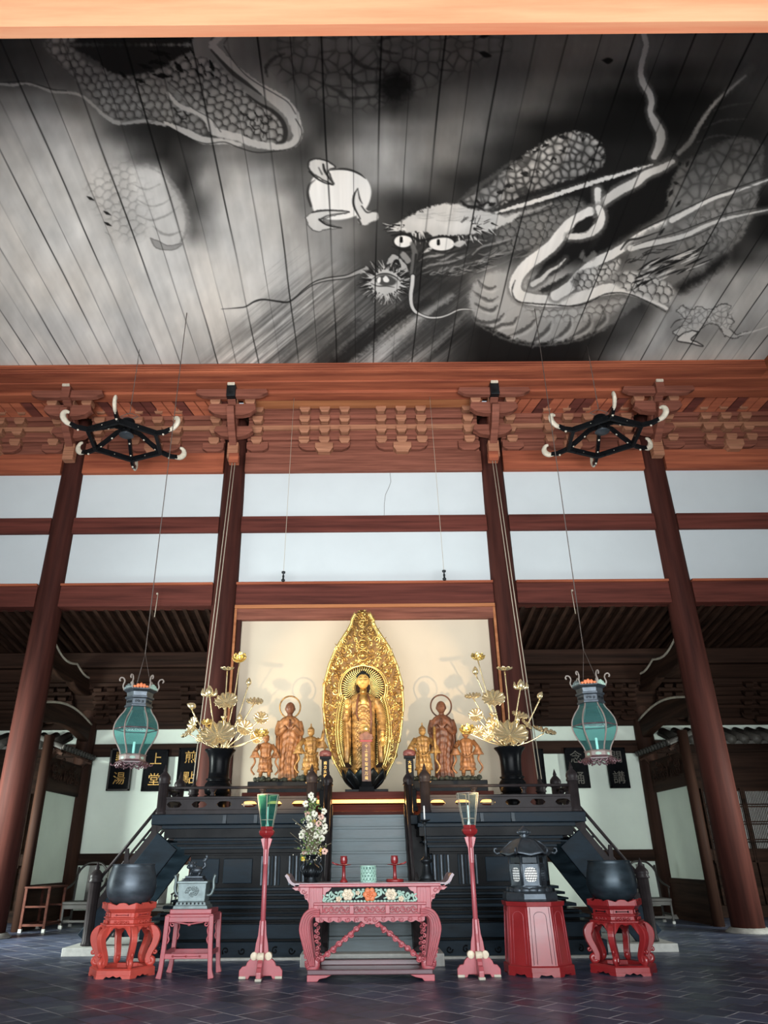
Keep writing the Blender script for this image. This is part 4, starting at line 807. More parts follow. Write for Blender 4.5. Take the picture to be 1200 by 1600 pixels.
# ---------------- side stairs
def side_stairs(sx,side):
    t=thing('side_stairs','black lacquered side stairs with handrail running down the %s side of the dais'%side,'stairs',(0,0,0))
    for y in(14.75,16.35):
        # stringer board
        P=[(3.75,2.0),(5.0,.36)] ; B().ribbon([(sx*3.74,1.80),(sx*4.98,.16)],.48,y,y+.07).build('stringer',DAIS,t,.01)
        for dz,r in ((.86,.03),(.62,.022)): B().tube([(sx*3.72,y+.03,2.0+dz-.16),(sx*4.93,y+.03,.40+dz-.1)],r,8).build('hand_rail',RAIL,t)
        B().ribbon([(sx*3.76,2.26),(sx*4.92,.73)],.11,y+.01,y+.05).build('rail_panel',RAIL,t)
        for u in(.22,.6):
            x=3.76+1.16*u;z=2.2-1.53*u; B().ribbon([(sx*x,z-.12),(sx*x,z+.1),(sx*(x+.02),z+.40)],[.22,.1,.06],y+.005,y+.055).build('rail_support',RAIL,t)
        finial_post(sx*4.98,y+.03,.135,1.38,.10,t,name='newel_post')
    for k in range(9):
        x=3.9+k*.125; z=2.05-k*.205; B().box(min(sx*x,sx*(x+.19)),max(sx*x,sx*(x+.19)),14.82,16.35,z-.04,z).build('tread',DAIS,t,.006)
    o=B().box(min(sx*4.05,sx*5.3),max(sx*4.05,sx*5.3),14.45,16.6,0,.13).build('stair_foot_stone',STN,None,.01); tag(o,'pale stone block under the foot of the %s side stairs'%side,'stone step')
side_stairs(-1,'left'); side_stairs(1,'right')
# ================================================ STATUES
def loft(b,rows,n=48,fold=None,caps=True,pw=2.0):
    """rows: (z,rx,ry,cx,cy); fold(a,z)->radial factor add"""
    v=[];f=[];m=len(rows)
    for z,rx,ry,cx,cy in rows:
        for i in range(n):
            a=2*PI*i/n; ca,sa=math.cos(a),math.sin(a); q=1/((abs(ca)**pw+abs(sa)**pw)**(1/pw)); k=1+(fold(a,z) if fold else 0)
            v.append((cx+rx*ca*q*k,cy+ry*sa*q*k,z))
    for j in range(m-1):
        for i in range(n): i2=(i+1)%n; f.append((j*n+i,j*n+i2,(j+1)*n+i2,(j+1)*n+i))
    if caps: f.append(tuple(range(n-1,-1,-1))); f.append(tuple((m-1)*n+i for i in range(n)))
    return b.add(v,f,True)
def rows_from(keys,n):
    zs=[k[0] for k in keys]; out=[]
    for i in range(n+1):
        z=zs[0]+(zs[-1]-zs[0])*i/n; out.append((z,)+tuple(float(np.interp(z,zs,[k[j] for k in keys])) for j in range(1,5)))
    return out
def head(b,c,h,w=.76,bald=True,long_ear=True):
    """carved head facing -y, h = chin to crown"""
    n,m=48,40; v=[];f=[]; R=h/2
    for j in range(m+1):
        p=PI*j/m; z=-math.cos(p); s=math.sin(p)
        for i in range(n):
            a=2*PI*i/n; x=math.sin(a)*s; y=-math.cos(a)*s
            jaw=1-.22*max(0,-z-.1)**1.2; fx=x*w*jaw; fy=y*(.86 if y<0 else .92)*(1-.10*max(0,-z))
            front=max(0,-y)
            g=lambda cx,cz,sx,sz:math.exp(-((x-cx)/sx)**2-((z-cz)/sz)**2)
            d=.20*g(0,-.12,.10,.20)+.10*g(0,-.22,.14,.08)-.09*(g(.32,.06,.16,.09)+g(-.32,.06,.16,.09))+.05*(g(.32,.02,.13,.05)+g(-.32,.02,.13,.05))+.05*(g(.33,.2,.22,.05)+g(-.33,.2,.22,.05))+.07*g(0,-.46,.17,.045)+.05*g(0,-.56,.15,.045)-.035*g(0,-.51,.2,.02)+.08*g(0,-.8,.2,.12)+.05*(g(.42,-.25,.2,.2)+g(-.42,-.25,.2,.2))
            fy-=d*front*1.0
            v.append((c[0]+fx*R,c[1]+fy*R,c[2]+z*R))
    for j in range(m):
        for i in range(n): i2=(i+1)%n; f.append((j*n+i,j*n+i2,(j+1)*n+i2,(j+1)*n+i))
    b.add(v,f,True)
    for s in(-1,1):
        b.ell((c[0]+s*R*w*1.0,c[1]+.02*h,c[2]-.04*h),.035*h,.075*h,(.20 if long_ear else .13)*h,10)
    return b
def hand(b,c,s,up=1,side=1,spread=.12,curl=.15):
    """open hand, palm facing -y, fingers along z*up; s = hand length; side = +1 thumb towards +x"""
    cx,cy,cz=c
    b.ell((cx,cy,cz),s*.24,s*.12,s*.30,14)
    L=[.42,.50,.46,.36]
    for k in range(4):
        x=cx+side*s*(.165-.11*k); a=side*spread*(1.5-k)*.35
        z0=cz+up*s*.20; P=[(x,cy,z0)]; l=L[k]*s
        for q in range(1,4): P.append((x+math.sin(a)*l*q/3,cy-curl*s*(q/3)**2*.5,z0+up*l*q/3))
        b.tube(P,[s*.052,s*.050,s*.046,s*.036],8)
        b.ell(P[-1],s*.036,s*.036,s*.04,8)
    P=[(cx+side*s*.17,cy-s*.02,cz-up*s*.12),(cx+side*s*.29,cy-s*.07,cz+up*s*.03),(cx+side*s*.33,cy-s*.10,cz+up*s*.19)]
    b.tube(P,[s*.065,s*.055,s*.042],8); b.ell(P[-1],s*.042,s*.042,s*.05,8)
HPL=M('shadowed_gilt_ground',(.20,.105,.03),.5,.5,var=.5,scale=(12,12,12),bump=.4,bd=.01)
# ---------------- central Buddha with mandorla
PT=2.68
bx=-.07; by=16.05
t=thing('standing_buddha_statue','tall gilded standing Buddha statue before its golden flame halo in the centre of the dais','statue',(bx,by,PT))
# lotus seat
b=B().lathe([(.22,.02),(.30,.04),(.24,.08),(.20,.12),(.24,.2),(.36,.34)],32)
b.build('pedestal_stem',BLK,t)
for row,(r0,z0,sc,n_) in enumerate(((.20,.06,1.,11),(.17,.10,.92,11))):
    b=B()
    for k in range(n_):
        a=2*PI*(k+.5*row)/n_; c,s=math.cos(a),math.sin(a); P=[]
        V=[];F=[];nu,nv=8,7
        for i in range(nu+1):
            u=i/nu; rr=r0+ (.28*math.sin(u*PI*.56))*sc; zz=z0+.42*u*sc; wd=.165*math.sin(PI*min(1,.18+.82*u)*.94)*sc+.002
            for j in range(nv+1):
                q=(j/nv-.5)*2; off=wd*q; bulge=-.03*q*q
                V.append(((rr+bulge)*c-off*s,(rr+bulge)*s+off*c,zz-.02*q*q*u))
        for i in range(nu):
            for j in range(nv): F.append((i*(nv+1)+j,i*(nv+1)+j+1,(i+1)*(nv+1)+j+1,(i+1)*(nv+1)+j))
        b.add(V,F,True)
    o=b.build('lotus_petals',GOLDD if row else IRN,t); md=o.modifiers.new('t','SOLIDIFY'); md.thickness=.012
B().lathe([(.34,.36),(.36,.40),(.33,.44),(.1,.45)],32).build('lotus_seat_top',GOLDD,t)
# mandorla: pointed flame-shaped plate
def mand(z,s=1.):  # half width at height z (0..3.62 above .32)
    keys=[(0,.30),(.15,.46),(.5,.66),(1.0,.80),(1.6,.885),(2.1,.86),(2.5,.76),(2.85,.62),(3.1,.46),(3.3,.33),(3.42,.27),(3.55,.24),(3.68,.17),(3.75,.06),(3.77,.01)]
    return float(np.interp(z,[k[0] for k in keys],[k[1] for k in keys]))*s
MZ=.22
V=[];F=[];nz,nx=60,22
for j in range(nz+1):
    z=3.77*j/nz; hw=mand(z)
    for i in range(nx+1):
        q=i/nx*2-1; V.append((q*hw,.26-.10*q*q*0-.12*(z/3.77)**2-.10*q*q,MZ+z))
for j in range(nz):
    for i in range(nx): F.append((j*(nx+1)+i,j*(nx+1)+i+1,(j+1)*(nx+1)+i+1,(j+1)*(nx+1)+i))
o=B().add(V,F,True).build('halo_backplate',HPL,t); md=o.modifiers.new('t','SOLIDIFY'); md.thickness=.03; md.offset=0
def my(x,z): hw=max(mand(z-MZ),.05); q=x/hw; zz=(z-MZ)/3.77; return .26-.12*zz*zz-.10*q*q
# inner double halo outlines: head circle + body oval
HC=(0,2.23,.50)     # x,z,r
def inner_hw(z):
    zz=z-.52
    body=.56*math.sqrt(max(0,1-((z-1.35)/1.12)**2)) if abs(z-1.35)<1.12 else 0
    hd=math.sqrt(max(0,HC[2]**2-(z-HC[1])**2)) if abs(z-HC[1])<HC[2] else 0
    return max(body,hd)
r=random.Random(12)
cells=[]
for try_ in range(5200):
    z=MZ+.05+3.66*r.random(); hw=mand(z-MZ)-.03
    if hw<=.03: continue
    x=(r.random()*2-1)*hw; 
    if abs(x)<inner_hw(z)+.045 and z<HC[1]+HC[2]+.05: continue
    if z<.6 and abs(x)<.36: continue
    R=.045+.045*r.random()
    if all((x-c[0])**2+(z-c[1])**2>((R+c[2])*.74)**2 for c in cells): cells.append((x,z,R))
for layer in range(4):
    b=B()
    for i,(x,z,R) in enumerate(cells):
        if i%4!=layer: continue
        h=1 if x>0 else -1; a0=r.random()*6
        P=[(px,my(px,pz)-.035-.03*math.sin(k*.5+i),pz) for k,(px,_,pz) in enumerate(spiral(x,z,R,1.25,a0,0,h,14))]
        b.tube(P,[.017]*5+[.014]*5+[.011]*5,5)
        # flame lick pointing up and out
        P=[(x+h*R*.8*u+h*.02*math.sin(u*7),my(x,z)-.045,z+R*(u*1.9-.3)) for u in (0,.3,.6,.85,1.)]; b.tube(P,[.016,.018,.014,.008,.002],5)
    b.build('flame_scrollwork',GOLD if layer%2 else GOLDD,t)
b=B()
for k in range(120):   # rim flames
    z=MZ+3.7*k/120; 
    for s in(-1,1):
        x=s*mand(z-MZ); P=[(x-s*.03,my(x,z)-.02,z-.04),(x+s*.012,my(x,z)-.03,z+.01),(x+s*.004,my(x,z)-.03,z+.06)]; b.tube(P,[.02,.018,.004],5)
b.build('rim_flames',GOLD,t)
# small ornaments up the axis
b=B()
for z,R in ((2.95,.12),(3.20,.10),(3.45,.085),(3.68,.09),(3.88,.07)):
    b.tube([(R*math.cos(a),.10,z+R*math.sin(a)) for a in np.linspace(0,2*PI,17)[:-1]],.02,6,True); b.ell((0,.09,z),R*.5,.04,R*.5,12)
b.build('axis_rosettes',GOLDD,t)
b=B(); 
def outl(s): 
    P=[]
    for k in range(61):
        z=.55+(HC[1]+HC[2]*s-.55)*k/60; 
        P.append(z)
    return P
def inner_path(add):
    pts=[]
    for z in np.linspace(.55,HC[1]+HC[2]-.001,64): pts.append((inner_hw(z)+add,z))
    top=[(x,z) for x,z in pts]; L=[(-x,z) for x,z in top]; return L+[(0,HC[1]+HC[2]+add)]+top[::-1]
for add,rad in ((.0,.022),(.045,.014)):
    b.tube([(x,my(x,z)-.05,z) for x,z in inner_path(add)],rad,6)
b.build('inner_halo_border',GOLD,t)
# dark field and radiating wavy rays
V=[];F=[]; zs=np.linspace(.55,HC[1]+HC[2]-.01,50)
for z in zs:
    hw=inner_hw(z)
    for q in np.linspace(-1,1,9): V.append((q*hw,my(q*hw,z)-.035,z))
for j in range(49):
    for i in range(8): F.append((j*9+i,j*9+i+1,(j+1)*9+i+1,(j+1)*9+i))
B().add(V,F,True).build('inner_halo_field',WXD,t)
b=B()
for k in range(54):     # head rays
    a=2*PI*k/54; P=[]
    for u in np.linspace(.16,.47,8): w_=.016*math.sin(u*38); x=u*math.cos(a)-w_*math.sin(a); z=HC[1]+u*math.sin(a)+w_*math.cos(a); P.append((x,my(x,z)-.055,z))
    b.tube(P,[.004,.006,.008,.010,.011,.012,.0125,.013],5)
for s in(-1,1):
    for k in range(34):
        z0=.55+1.30*k/33; P=[]
        for u in np.linspace(.2,1.,7):
            hw=inner_hw(min(z0+.20,2.3)); x=s*(.20+(hw-.22)*u if False else .18+(hw-.20)*u); z=z0+.20*u+.012*math.sin(u*14)
            if abs(x)>inner_hw(z)-.01: continue
            P.append((x,my(x,z)-.055,z))
        if len(P)>2: b.tube(P,.0125,5)
b.build('halo_rays',GOLD,t)
# body
def ufold(amp,vert):
    def g(a,z):
        x=math.cos(a); fr=max(0,-math.sin(a))
        u=math.sin((z+.42*x*x)*2*PI/.085)*amp*1.5*fr**.7*(1 if z>.9 else .8)
        return u+vert*math.sin(a*17+z*3)*(1-fr*.7)
    return g
keys=[(.44,.25,.17,0,0),(.50,.27,.19,0,0),(.60,.235,.17,0,0),(.95,.235,.165,0,0),(1.25,.255,.17,0,-.01),(1.5,.245,.165,0,-.015),(1.72,.255,.16,0,-.01),(1.86,.30,.15,0,0),(1.96,.29,.135,0,0),(2.03,.22,.115,0,0),(2.07,.12,.09,0,0),(2.10,.075,.075,0,0)]
b=B(); loft(b,rows_from(keys,130),96,ufold(.035,.018),pw=2.3); b.build('robe_body',GWD,t)
# bare chest
b=B(); b.ell((0,-.075,1.90),.14,.095,.17,24); b.lathe([(.085,0),(.075,.08),(.078,.16)],20,(0,-.01,2.02)); b.build('chest_and_neck',GOLDD,t)
b=B()
for k in range(9):
    zc=1.74-.052*k; w_=.12+.006*k; b.tube([(w_*math.sin(q*1.25)*1.0,-.150-.028*math.cos(q*1.2),zc-.055*math.cos(q*1.5)) for q in np.linspace(-1,1,13)],.011,6)
for k in range(7):
    zc=1.24-.09*k; w_=.15; b.tube([(w_*math.sin(q*1.25),-.155-.02*math.cos(q*1.2),zc-.09*math.cos(q*1.5)) for q in np.linspace(-1,1,13)],.012,6)
b.build('robe_folds',GWD,t)
b=B(); b.tube([(-.09,-.12,2.03),(-.13,-.15,1.85),(-.15,-.17,1.6),(-.10,-.17,1.45)],[.022,.026,.022,.015],8); b.tube([(.09,-.12,2.03),(.15,-.145,1.85),(.17,-.165,1.5),(.15,-.165,1.1)],[.022,.026,.026,.02],8); b.build('robe_collar',BWD,t)
# arms: right hand (viewer's left) raised, left hand lowered
b=B(); b.tube(cat([(-.26,0,1.93),(-.34,-.01,1.75),(-.37,-.04,1.55),(-.37,-.16,1.52),(-.355,-.24,1.62)],5),[.10]*6+[.095]*6+[.085]*5+[.06]*4,14)
loft(b,[(z,.055+.03*math.sin((z-.62)*2),.10,-.335-.03*(1.5-z),-.05) for z in np.linspace(.62,1.55,24)],24,lambda a,z:.12*math.sin(a*5+z*8))
b.tube(cat([(.26,0,1.93),(.35,0,1.75),(.39,-.02,1.5),(.40,-.08,1.28),(.40,-.13,1.20)],5),[.10]*6+[.10]*6+[.09]*5+[.075]*4,14)
loft(b,[(z,.06,.10,.35+.02*(1.3-z),-.03) for z in np.linspace(.62,1.4,24)],24,lambda a,z:.12*math.sin(a*5+z*8))
b.build('sleeves',GWD,t)
b=B(); b.tube([(-.355,-.22,1.58),(-.35,-.26,1.68)],[.045,.036],10); hand(b,(-.35,-.27,1.76),.21,1,1,.12,.1); b.build('raised_hand',FCE,t)
b=B(); b.tube([(.40,-.12,1.24),(.405,-.15,1.15)],[.045,.038],10); hand(b,(.405,-.16,1.08),.21,-1,-1,.12,.25); b.build('lowered_hand',FCE,t)
b=B(); head(b,(0,-.04,2.33),.345,.80); fc=b.build('face',FCE,t)
b=B()
for s_ in(-1,1):
    b.tube(cat([(s_*.022,-.205,2.375),(s_*.055,-.200,2.392),(s_*.095,-.168,2.375)],4),.0045,5); b.tube(cat([(s_*.028,-.198,2.338),(s_*.055,-.192,2.332),(s_*.088,-.170,2.342)],4),.005,5)
b.tube([(-.03,-.205,2.245),(0,-.212,2.242),(.03,-.205,2.245)],.004,5); b.build('painted_eyes_and_brows',IRN,fc)
b=B(); 
V=[];F=[];n,m=48,14
b.ell((0,.015,2.425),.148,.150,.095,32); b.ell((0,.01,2.515),.082,.085,.06,24); b.build('curled_hair',IRN,t)
b=B()
for k in range(150):
    a=k*2.39996; z=k/150; 
    for (cz,rx,rz_) in ((2.425,.148,.095),):
        q=math.sqrt(max(0,1-z*z)); x=rx*q*math.cos(a); y=.155*q*math.sin(a)
        if y<-.08 and z<.35: continue
        b.ell((x,y,cz+rz_*z),.013,.013,.012,6)
b.build('hair_curls',IRN,t)
b=B()
for s in(-1,1): b.ell((s*.09,-.17,.465),.05,.10,.035,12)
b.build('feet',GOLDD,t)
# ---------------- disciples
def monk(x,label,facing):
    t=thing('disciple_statue',label,'statue',(x,by-.02,2.93),facing)
    sy=1.0
    def fd(a,z): return .075*math.sin(a*13+2*math.sin(z*5))*(1 if z<.75 else .5)+.045*max(0,-math.sin(a))*math.sin(z*46+9*math.cos(a)**2*1.2)
    keys=[(0.02,.20,.15,0,0),(.25,.19,.15,0,0),(.6,.20,.16,0,0),(.9,.235,.165,0,0),(1.1,.245,.16,0,0),(1.22,.235,.14,0,0),(1.30,.16,.11,0,0),(1.345,.07,.065,0,0)]
    b=B(); loft(b,rows_from(keys,70),64,fd,pw=2.2); b.build('robe',BWD if x>0 else TWD,t)
    b=B(); loft(b,[(z,.18,.135,0,0) for z in (0,.1,.2,.3)],48,lambda a,z:.09*math.sin(a*16)); b.build('under_robe',BLK if x>0 else BWD,t)
    b=B().lathe([(.06,1.30),(.055,1.42)],16); head(b,(0,-.02,1.50),.27,.78,long_ear=False); b.build('shaven_head',BWD,t)
    b=B()
    for s in(-1,1):
        b.tube(cat([(s*.20,0,1.22),(s*.245,-.03,1.05),(s*.22,-.12,.96),(s*.08,-.21,1.08)],5),[.07]*6+[.07]*5+[.055]*5,12)
        loft(b,[(z,.045,.07,s*.235,-.08) for z in np.linspace(.55,.98,12)],16,lambda a,z:.15*math.sin(a*4+z*9))
    b.build('sleeves',BWD if x>0 else TWD,t)
    b=B()
    for s in(-1,1):
        b.ell((s*.014,-.215,1.13),.014,.03,.055,10)
        for k in range(4): b.tube([(s*.014,-.24+.017*k,1.16),(s*.012,-.24+.015*k,1.20),(s*.009,-.238+.014*k,1.245-.008*abs(k-1))],[.009,.0085,.006],6)
        b.tube([(s*.02,-.245,1.11),(s*.016,-.262,1.15),(s*.012,-.26,1.18)],[.010,.009,.006],6)
    b.build('joined_hands',BWD,t)
    b=B(); b.tube([(.225*math.cos(a),.10,1.555+.235*math.sin(a)) for a in np.linspace(0,2*PI,41)[:-1]],.017,6,True)
    for k in range(20): a=2*PI*k/20; b.ell((.225*math.cos(a),.085,1.555+.235*math.sin(a)),.012,.012,.012,6)
    b.tube([(0,.11,1.1),(0,.11,1.33)],.012,6)
    b.build('ring_halo',GWD if x<0 else BWD,t)
    b=B(); rr=random.Random(int(x*9)+40)
    for k in range(30): a=rr.random()*6.28; q=rr.random()**.5; b.ell((.30*q*math.cos(a),.20*q*math.sin(a),-.0+.05*rr.random()),.07,.06,.04+.02*rr.random(),7)
    b.build('rock_base',RKD,t)
monk(-1.66,'brown wooden monk statue with ring halo and joined hands, to the left of the Buddha',.12)
monk(1.62,'dark brown monk statue with ring halo and joined hands, right of the Buddha',-.12)
def guardian(x,z,label,mat,facing,kind,sc=1.):
    t=thing('guardian_statue',label,'statue',(x,by-.25,z),facing); rr=random.Random(int(x*31)+7); S=sc
    def fd(a,z): return .10*math.sin(a*9+5*z)+.05*math.sin(z*60)
    b=B()
    loft(b,[(q[0]*S,q[1]*S,q[2]*S,q[3]*S,q[4]*S) for q in rows_from([(.12,.17,.13,0,0),(.3,.15,.12,0,0),(.46,.115,.095,0,0),(.54,.12,.10,0,0),(.66,.14,.105,0,0),(.74,.15,.09,0,0),(.79,.06,.05,0,0)],44)],40,fd)
    for s in(-1,1):
        b.tube([(s*.07*S,0,.34*S),(s*.09*S,-.04*S,.18*S),(s*.10*S,-.02*S,.02*S)],[.065*S,.055*S,.04*S],10); b.ell((s*.10*S,-.06*S,.02*S),.04*S,.075*S,.03*S,10)
    b.build('armoured_body',mat,t)
    b=B(); head(b,(0,-.01,.865*S),.165*S,.82,long_ear=False); b.build('head',mat,t)
    b=B().lathe([(.075*S,.89*S),(.07*S,.94*S),(.035*S,.98*S),(.012*S,1.0*S),(.016*S,1.03*S),(0,1.07*S)],16); b.build('topknot_helmet',mat if kind!='gold' else GOLD,t)
    b=B()
    hands=[(-.17,-.12,.56),(.17,-.12,.56)]
    if kind=='spear': hands=[(-.24,-.08,.50),(.26,-.06,.90)]
    if kind=='club': hands=[(-.10,-.14,.56),(.25,-.1,.62)]
    if kind=='raised': hands=[(-.20,-.12,.66),(.22,-.06,.50)]
    for s,h in zip((-1,1),hands):
        el=(s*.24,-.02,(.60 if h[2]<.8 else .72)); b.tube([(s*.14*S,0,.73*S),(el[0]*S,el[1]*S,el[2]*S),tuple(q*S for q in h)],[.055*S,.05*S,.032*S],10)
        loft(b,[((el[2]-.02-q*.02)*S,(.05+.012*q)*S,.05*S,el[0]*S,el[1]*S) for q in range(8)],12,lambda a,z:.2*math.sin(a*5))
        # fist
        c=tuple(q*S for q in h); b.ell(c,.028*S,.026*S,.032*S,8)
        for k in range(4): b.tube([(c[0]-.018*S*s,c[1]-.018*S,c[2]+(.022-.014*k)*S),(c[0]+.004*s*S,c[1]-.034*S,c[2]+(.022-.014*k)*S),(c[0]+.022*s*S,c[1]-.018*S,c[2]+(.022-.014*k)*S)],.008*S,6)
        b.tube([(c[0],c[1]-.01*S,c[2]+.03*S),(c[0]+.01*S*s,c[1]-.035*S,c[2]+.032*S)],.009*S,6)
    b.build('arms',mat,t)
    b=B()   # flying scarves
    for s in(-1,1):
        b.tube(cat([(s*.13*S,.05*S,.72*S),(s*.30*S,.02*S,.55*S),(s*.24*S,-.02*S,.35*S),(s*.32*S,0,.18*S),(s*.24*S,.0,.06*S)],6),.026*S,6,flat=.35)
    b.tube(cat([(-.14*S,-.12*S,.46*S),(0,-.15*S,.38*S),(.14*S,-.12*S,.46*S)],6),.018*S,6)
    for k in range(5): b.tube([(-.13*S+.065*k*S,-.135*S,.44*S),(-.15*S+.075*k*S,-.15*S,.26*S)],[.03*S,.012*S],6,flat=.4)
    b.build('scarf_and_belt',mat,t)
    if kind=='spear': B().tube([(.30*S,-.08*S,.10*S),(.235*S,-.08*S,1.38*S)],.008*S,6).build('spear',mat,t)
    if kind=='club': B().tube([(.25*S,-.13*S,.3*S),(.25*S,-.13*S,.95*S)],[.02*S,.03*S],8).build('club',mat,t)
    b=B()
    for k in range(26): a=rr.random()*6.28; q=rr.random()**.5; b.ell((.26*q*math.cos(a)*S,.16*q*math.sin(a)*S,-.07*S+.05*rr.random()),.06*S,.06*S,.05*S,7)
    b.build('rock_base',RKD,t)
guardian(-2.12,3.0,'small reddish-tan guardian statue at the left end of the statue row, beside the golden flowers',TWD,.15,'raised',.88)
guardian(-1.18,3.02,'small golden guardian statue holding up a thin spear, between the left monk and the Buddha',GWD,.2,'spear',1.0)
guardian(1.17,3.0,'small golden-tan guardian statue with crested helmet, between the Buddha and the right monk',GWD,-.1,'club',1.02)
guardian(2.08,3.0,'small tan guardian statue at the right end of the statue row, beside the golden flowers',TWD,-.15,'raised',.95)
for sx,side in((-1,'left'),(1,'right')):
    o=B().box(min(sx*.84,sx*2.42),max(sx*.84,sx*2.42),15.5,16.4,PT,2.90).build('statue_plinth',BLK,None,.012); tag(o,'low black plinth under the %s group of monk and guardian statues'%side,'plinth')
CCR=M('dark_red_brown_crest',(.16,.05,.045),.5,var=.4,scale=(14,14,14))
# ---------------- memorial tablets
def text_mesh(s,size,mat,parent,loc,ext=.004,rot=(PI/2,0,0),name='inscription',flat=False):
    c=bpy.data.curves.new(name,'FONT'); c.body=s; c.size=size; c.extrude=ext; c.align_x='CENTER'; c.align_y='CENTER'; c.resolution_u=3
    o=bpy.data.objects.new(name,c); COL.objects.link(o); bpy.context.view_layer.update()
    me=bpy.data.meshes.new_from_object(o.evaluated_get(bpy.context.evaluated_depsgraph_get())); bpy.data.objects.remove(o)
    me.materials.clear(); me.materials.append(mat); o=bpy.data.objects.new(name,me); COL.objects.link(o); o.parent=parent; o.location=loc; o.rotation_euler=rot; return o
t=thing('memorial_tablet','tall brown memorial tablet with gold characters standing before the Buddha','tablet',(-.02,15.48,PT))
B().box(-.43,.43,-.10,.1,0,.05).box(-.16,.16,-.13,.13,.0,.10,top=.9).box(-.12,.12,-.09,.09,.10,.20,top=.8).build('stand',BLK,t,.006)
B().box(-.092,.092,-.03,.02,.16,.97).build('board',BWD,t,.005)
B().box(-.125,.125,-.04,.03,.97,1.0).build('red_cornice',RED,t,.004)
B().prism([(-.11,1.0),(-.155,1.04),(-.13,1.07),(-.14,1.11),(-.08,1.13),(-.04,1.16),(0,1.17),(.04,1.16),(.08,1.13),(.14,1.11),(.13,1.07),(.155,1.04),(.11,1.0)],-.05,.02).build('carved_crest',BWD,t,.008)
B().cbox((0,-.03,1.24),(.1,.02,.02)).lathe([(.0,-.015),(.055,-.012),(.06,0),(.055,.012),(0,.015)],24,M=Matrix.Translation((0,-.03,1.235))@Matrix.Rotation(PI/2,4,'X')).build('gold_disc',GOLD,t)
for k,ch in enumerate('今上皇帝聖寿万歳'): text_mesh(ch,.07,GOLDD,t,(0,-.034,.88-.088*k),.002)
for sx,side,txt in((-1,'left','南方火徳星君'),(1,'right','大檀那')):
    t=thing('small_tablet','small black tablet with a purple-red cloud crest, beside the top of the %s stair rail'%side,'tablet',(sx*.84,15.2,2.30))
    B().box(-.11,.11,-.08,.08,0,.40).box(-.13,.13,-.10,.10,0,.08).build('stand',BLK,t,.006); B().box(-.075,.075,-.05,.03,.40,.98).build('board',BLK,t,.005)
    B().box(-.11,.11,-.07,.05,.98,1.03).build('cap',BLK,t,.004)
    B().ell((0,-.01,1.09),.125,.07,.07,18).ell((-.06,-.02,1.06),.07,.06,.045,12).ell((.06,-.02,1.06),.07,.06,.045,12).build('cloud_crest',CCR,t)
    for k,ch in enumerate(txt): text_mesh(ch,.07,GOLDD,t,(0,-.054,.90-.08*k),.002)
# ---------------- plaques on the rear wall
CRV=M('dull_carved_relief',(.11,.10,.08),.6,var=.2)
def plaque(x,z0,z1,w,label,txt,mat,frame=BLK):
    t=thing('hanging_plaque',label,'plaque',(x,21.84,z0)); h=z1-z0
    B().box(-w/2,w/2,-.03,.03,0,h).build('board',BLK,t,.005)
    b=B().box(-w/2,-w/2+.05,-.05,.03,0,h).box(w/2-.05,w/2,-.05,.03,0,h).box(-w/2,w/2,-.05,.03,0,.05).box(-w/2,w/2,-.05,.03,h-.05,h); b.build('frame',frame,t,.006)
    n=len(txt)
    for k,ch in enumerate(txt):
        if ch!=' ': text_mesh(ch,.36,mat,t,(0,-.036,h-.28-.56*k if n>1 else h/2),.006)
plaque(-7.02,3.25,4.40,.66,'black plaque half hidden by the left glass lantern, gold lower character visible','點湯',GOLDD,CHR)
plaque(-6.02,3.23,4.36,.68,'black plaque with two bold gold characters between the left lantern and the railing post','上堂',GOLDD)
plaque(-5.03,3.23,4.40,.70,'black plaque with two gold characters beside the left inner column','煎點',GOLDD)
plaque(4.75,3.25,4.30,.74,'black plaque half hidden behind the right inner column',' ',CRV)
plaque(6.05,3.23,4.32,.62,'dark plaque with faint carved relief left of the right glass lantern','念誦',CRV)
plaque(7.20,3.22,4.32,.56,'dark plaque with faint carved characters behind the right glass lantern','開講',CRV)
# ================================================ FURNISHINGS IN FRONT
TY=11.82
def scroll_set(b,items,y,r=.012,n=5):
    for cx,cz,R,turn,a,h in items: b.tube(spiral(cx,cz,R,turn,a,y,h,14),[r]*8+[r*.8]*7,n)
# ---------------- offering table
t=thing('offering_table','large rose-red carved offering table with curled legs and painted flower panel','table',(-.02,TY,0))
B().box(-1.07,1.07,-.33,.33,1.125,1.168).build('table_top',REDP,t,.012); B().box(-1.05,1.05,-.31,.31,1.168,1.178).build('top_inlay',GRB,t)
for s in(-1,1):
    B().ribbon(cat2([(s*1.0,1.15),(s*1.08,1.165),(s*1.13,1.20),(s*1.16,1.25),(s*1.19,1.285)],4),[.035]*8+[.04]*8+[.03],-.33,.33).build('upturned_end',GRB,t)
    B().box(min(s*.66,s*.86),max(s*.66,s*.86),-.30,-.22,.80,1.125).build('front_post',REDP,t,.008)
    b=B()
    for k in range(5): b.box(s*.68+s*(.04*k)-.011,s*.68+s*(.04*k)+.011,-.312,-.29,.82,1.12)
    b.build('reeded_face',REDP,t,.004)
    sp=[(s*.86,1.125),(s*1.10,1.12),(s*1.05,1.085),(s*1.0,1.088),(s*.97,1.04),(s*.93,1.035),(s*.91,.975),(s*.88,.965),(s*.86,.92)]
    B().prism(sp,-.29,-.26).build('corner_bracket',REDP,t); b=B(); scroll_set(b,[(s*.93,1.075,.035,1.2,0,s),(s*.89,1.01,.028,1.2,1,-s),(s*1.0,1.10,.024,1.2,2,s)],-.292,.008); b.build('bracket_scroll',REDP,t)
    sp=[(s*.66,1.125),(s*.54,1.12),(s*.58,1.075),(s*.62,1.06),(s*.63,1.0),(s*.66,.97)]
    B().prism(sp,-.29,-.26).build('corner_bracket',REDP,t)
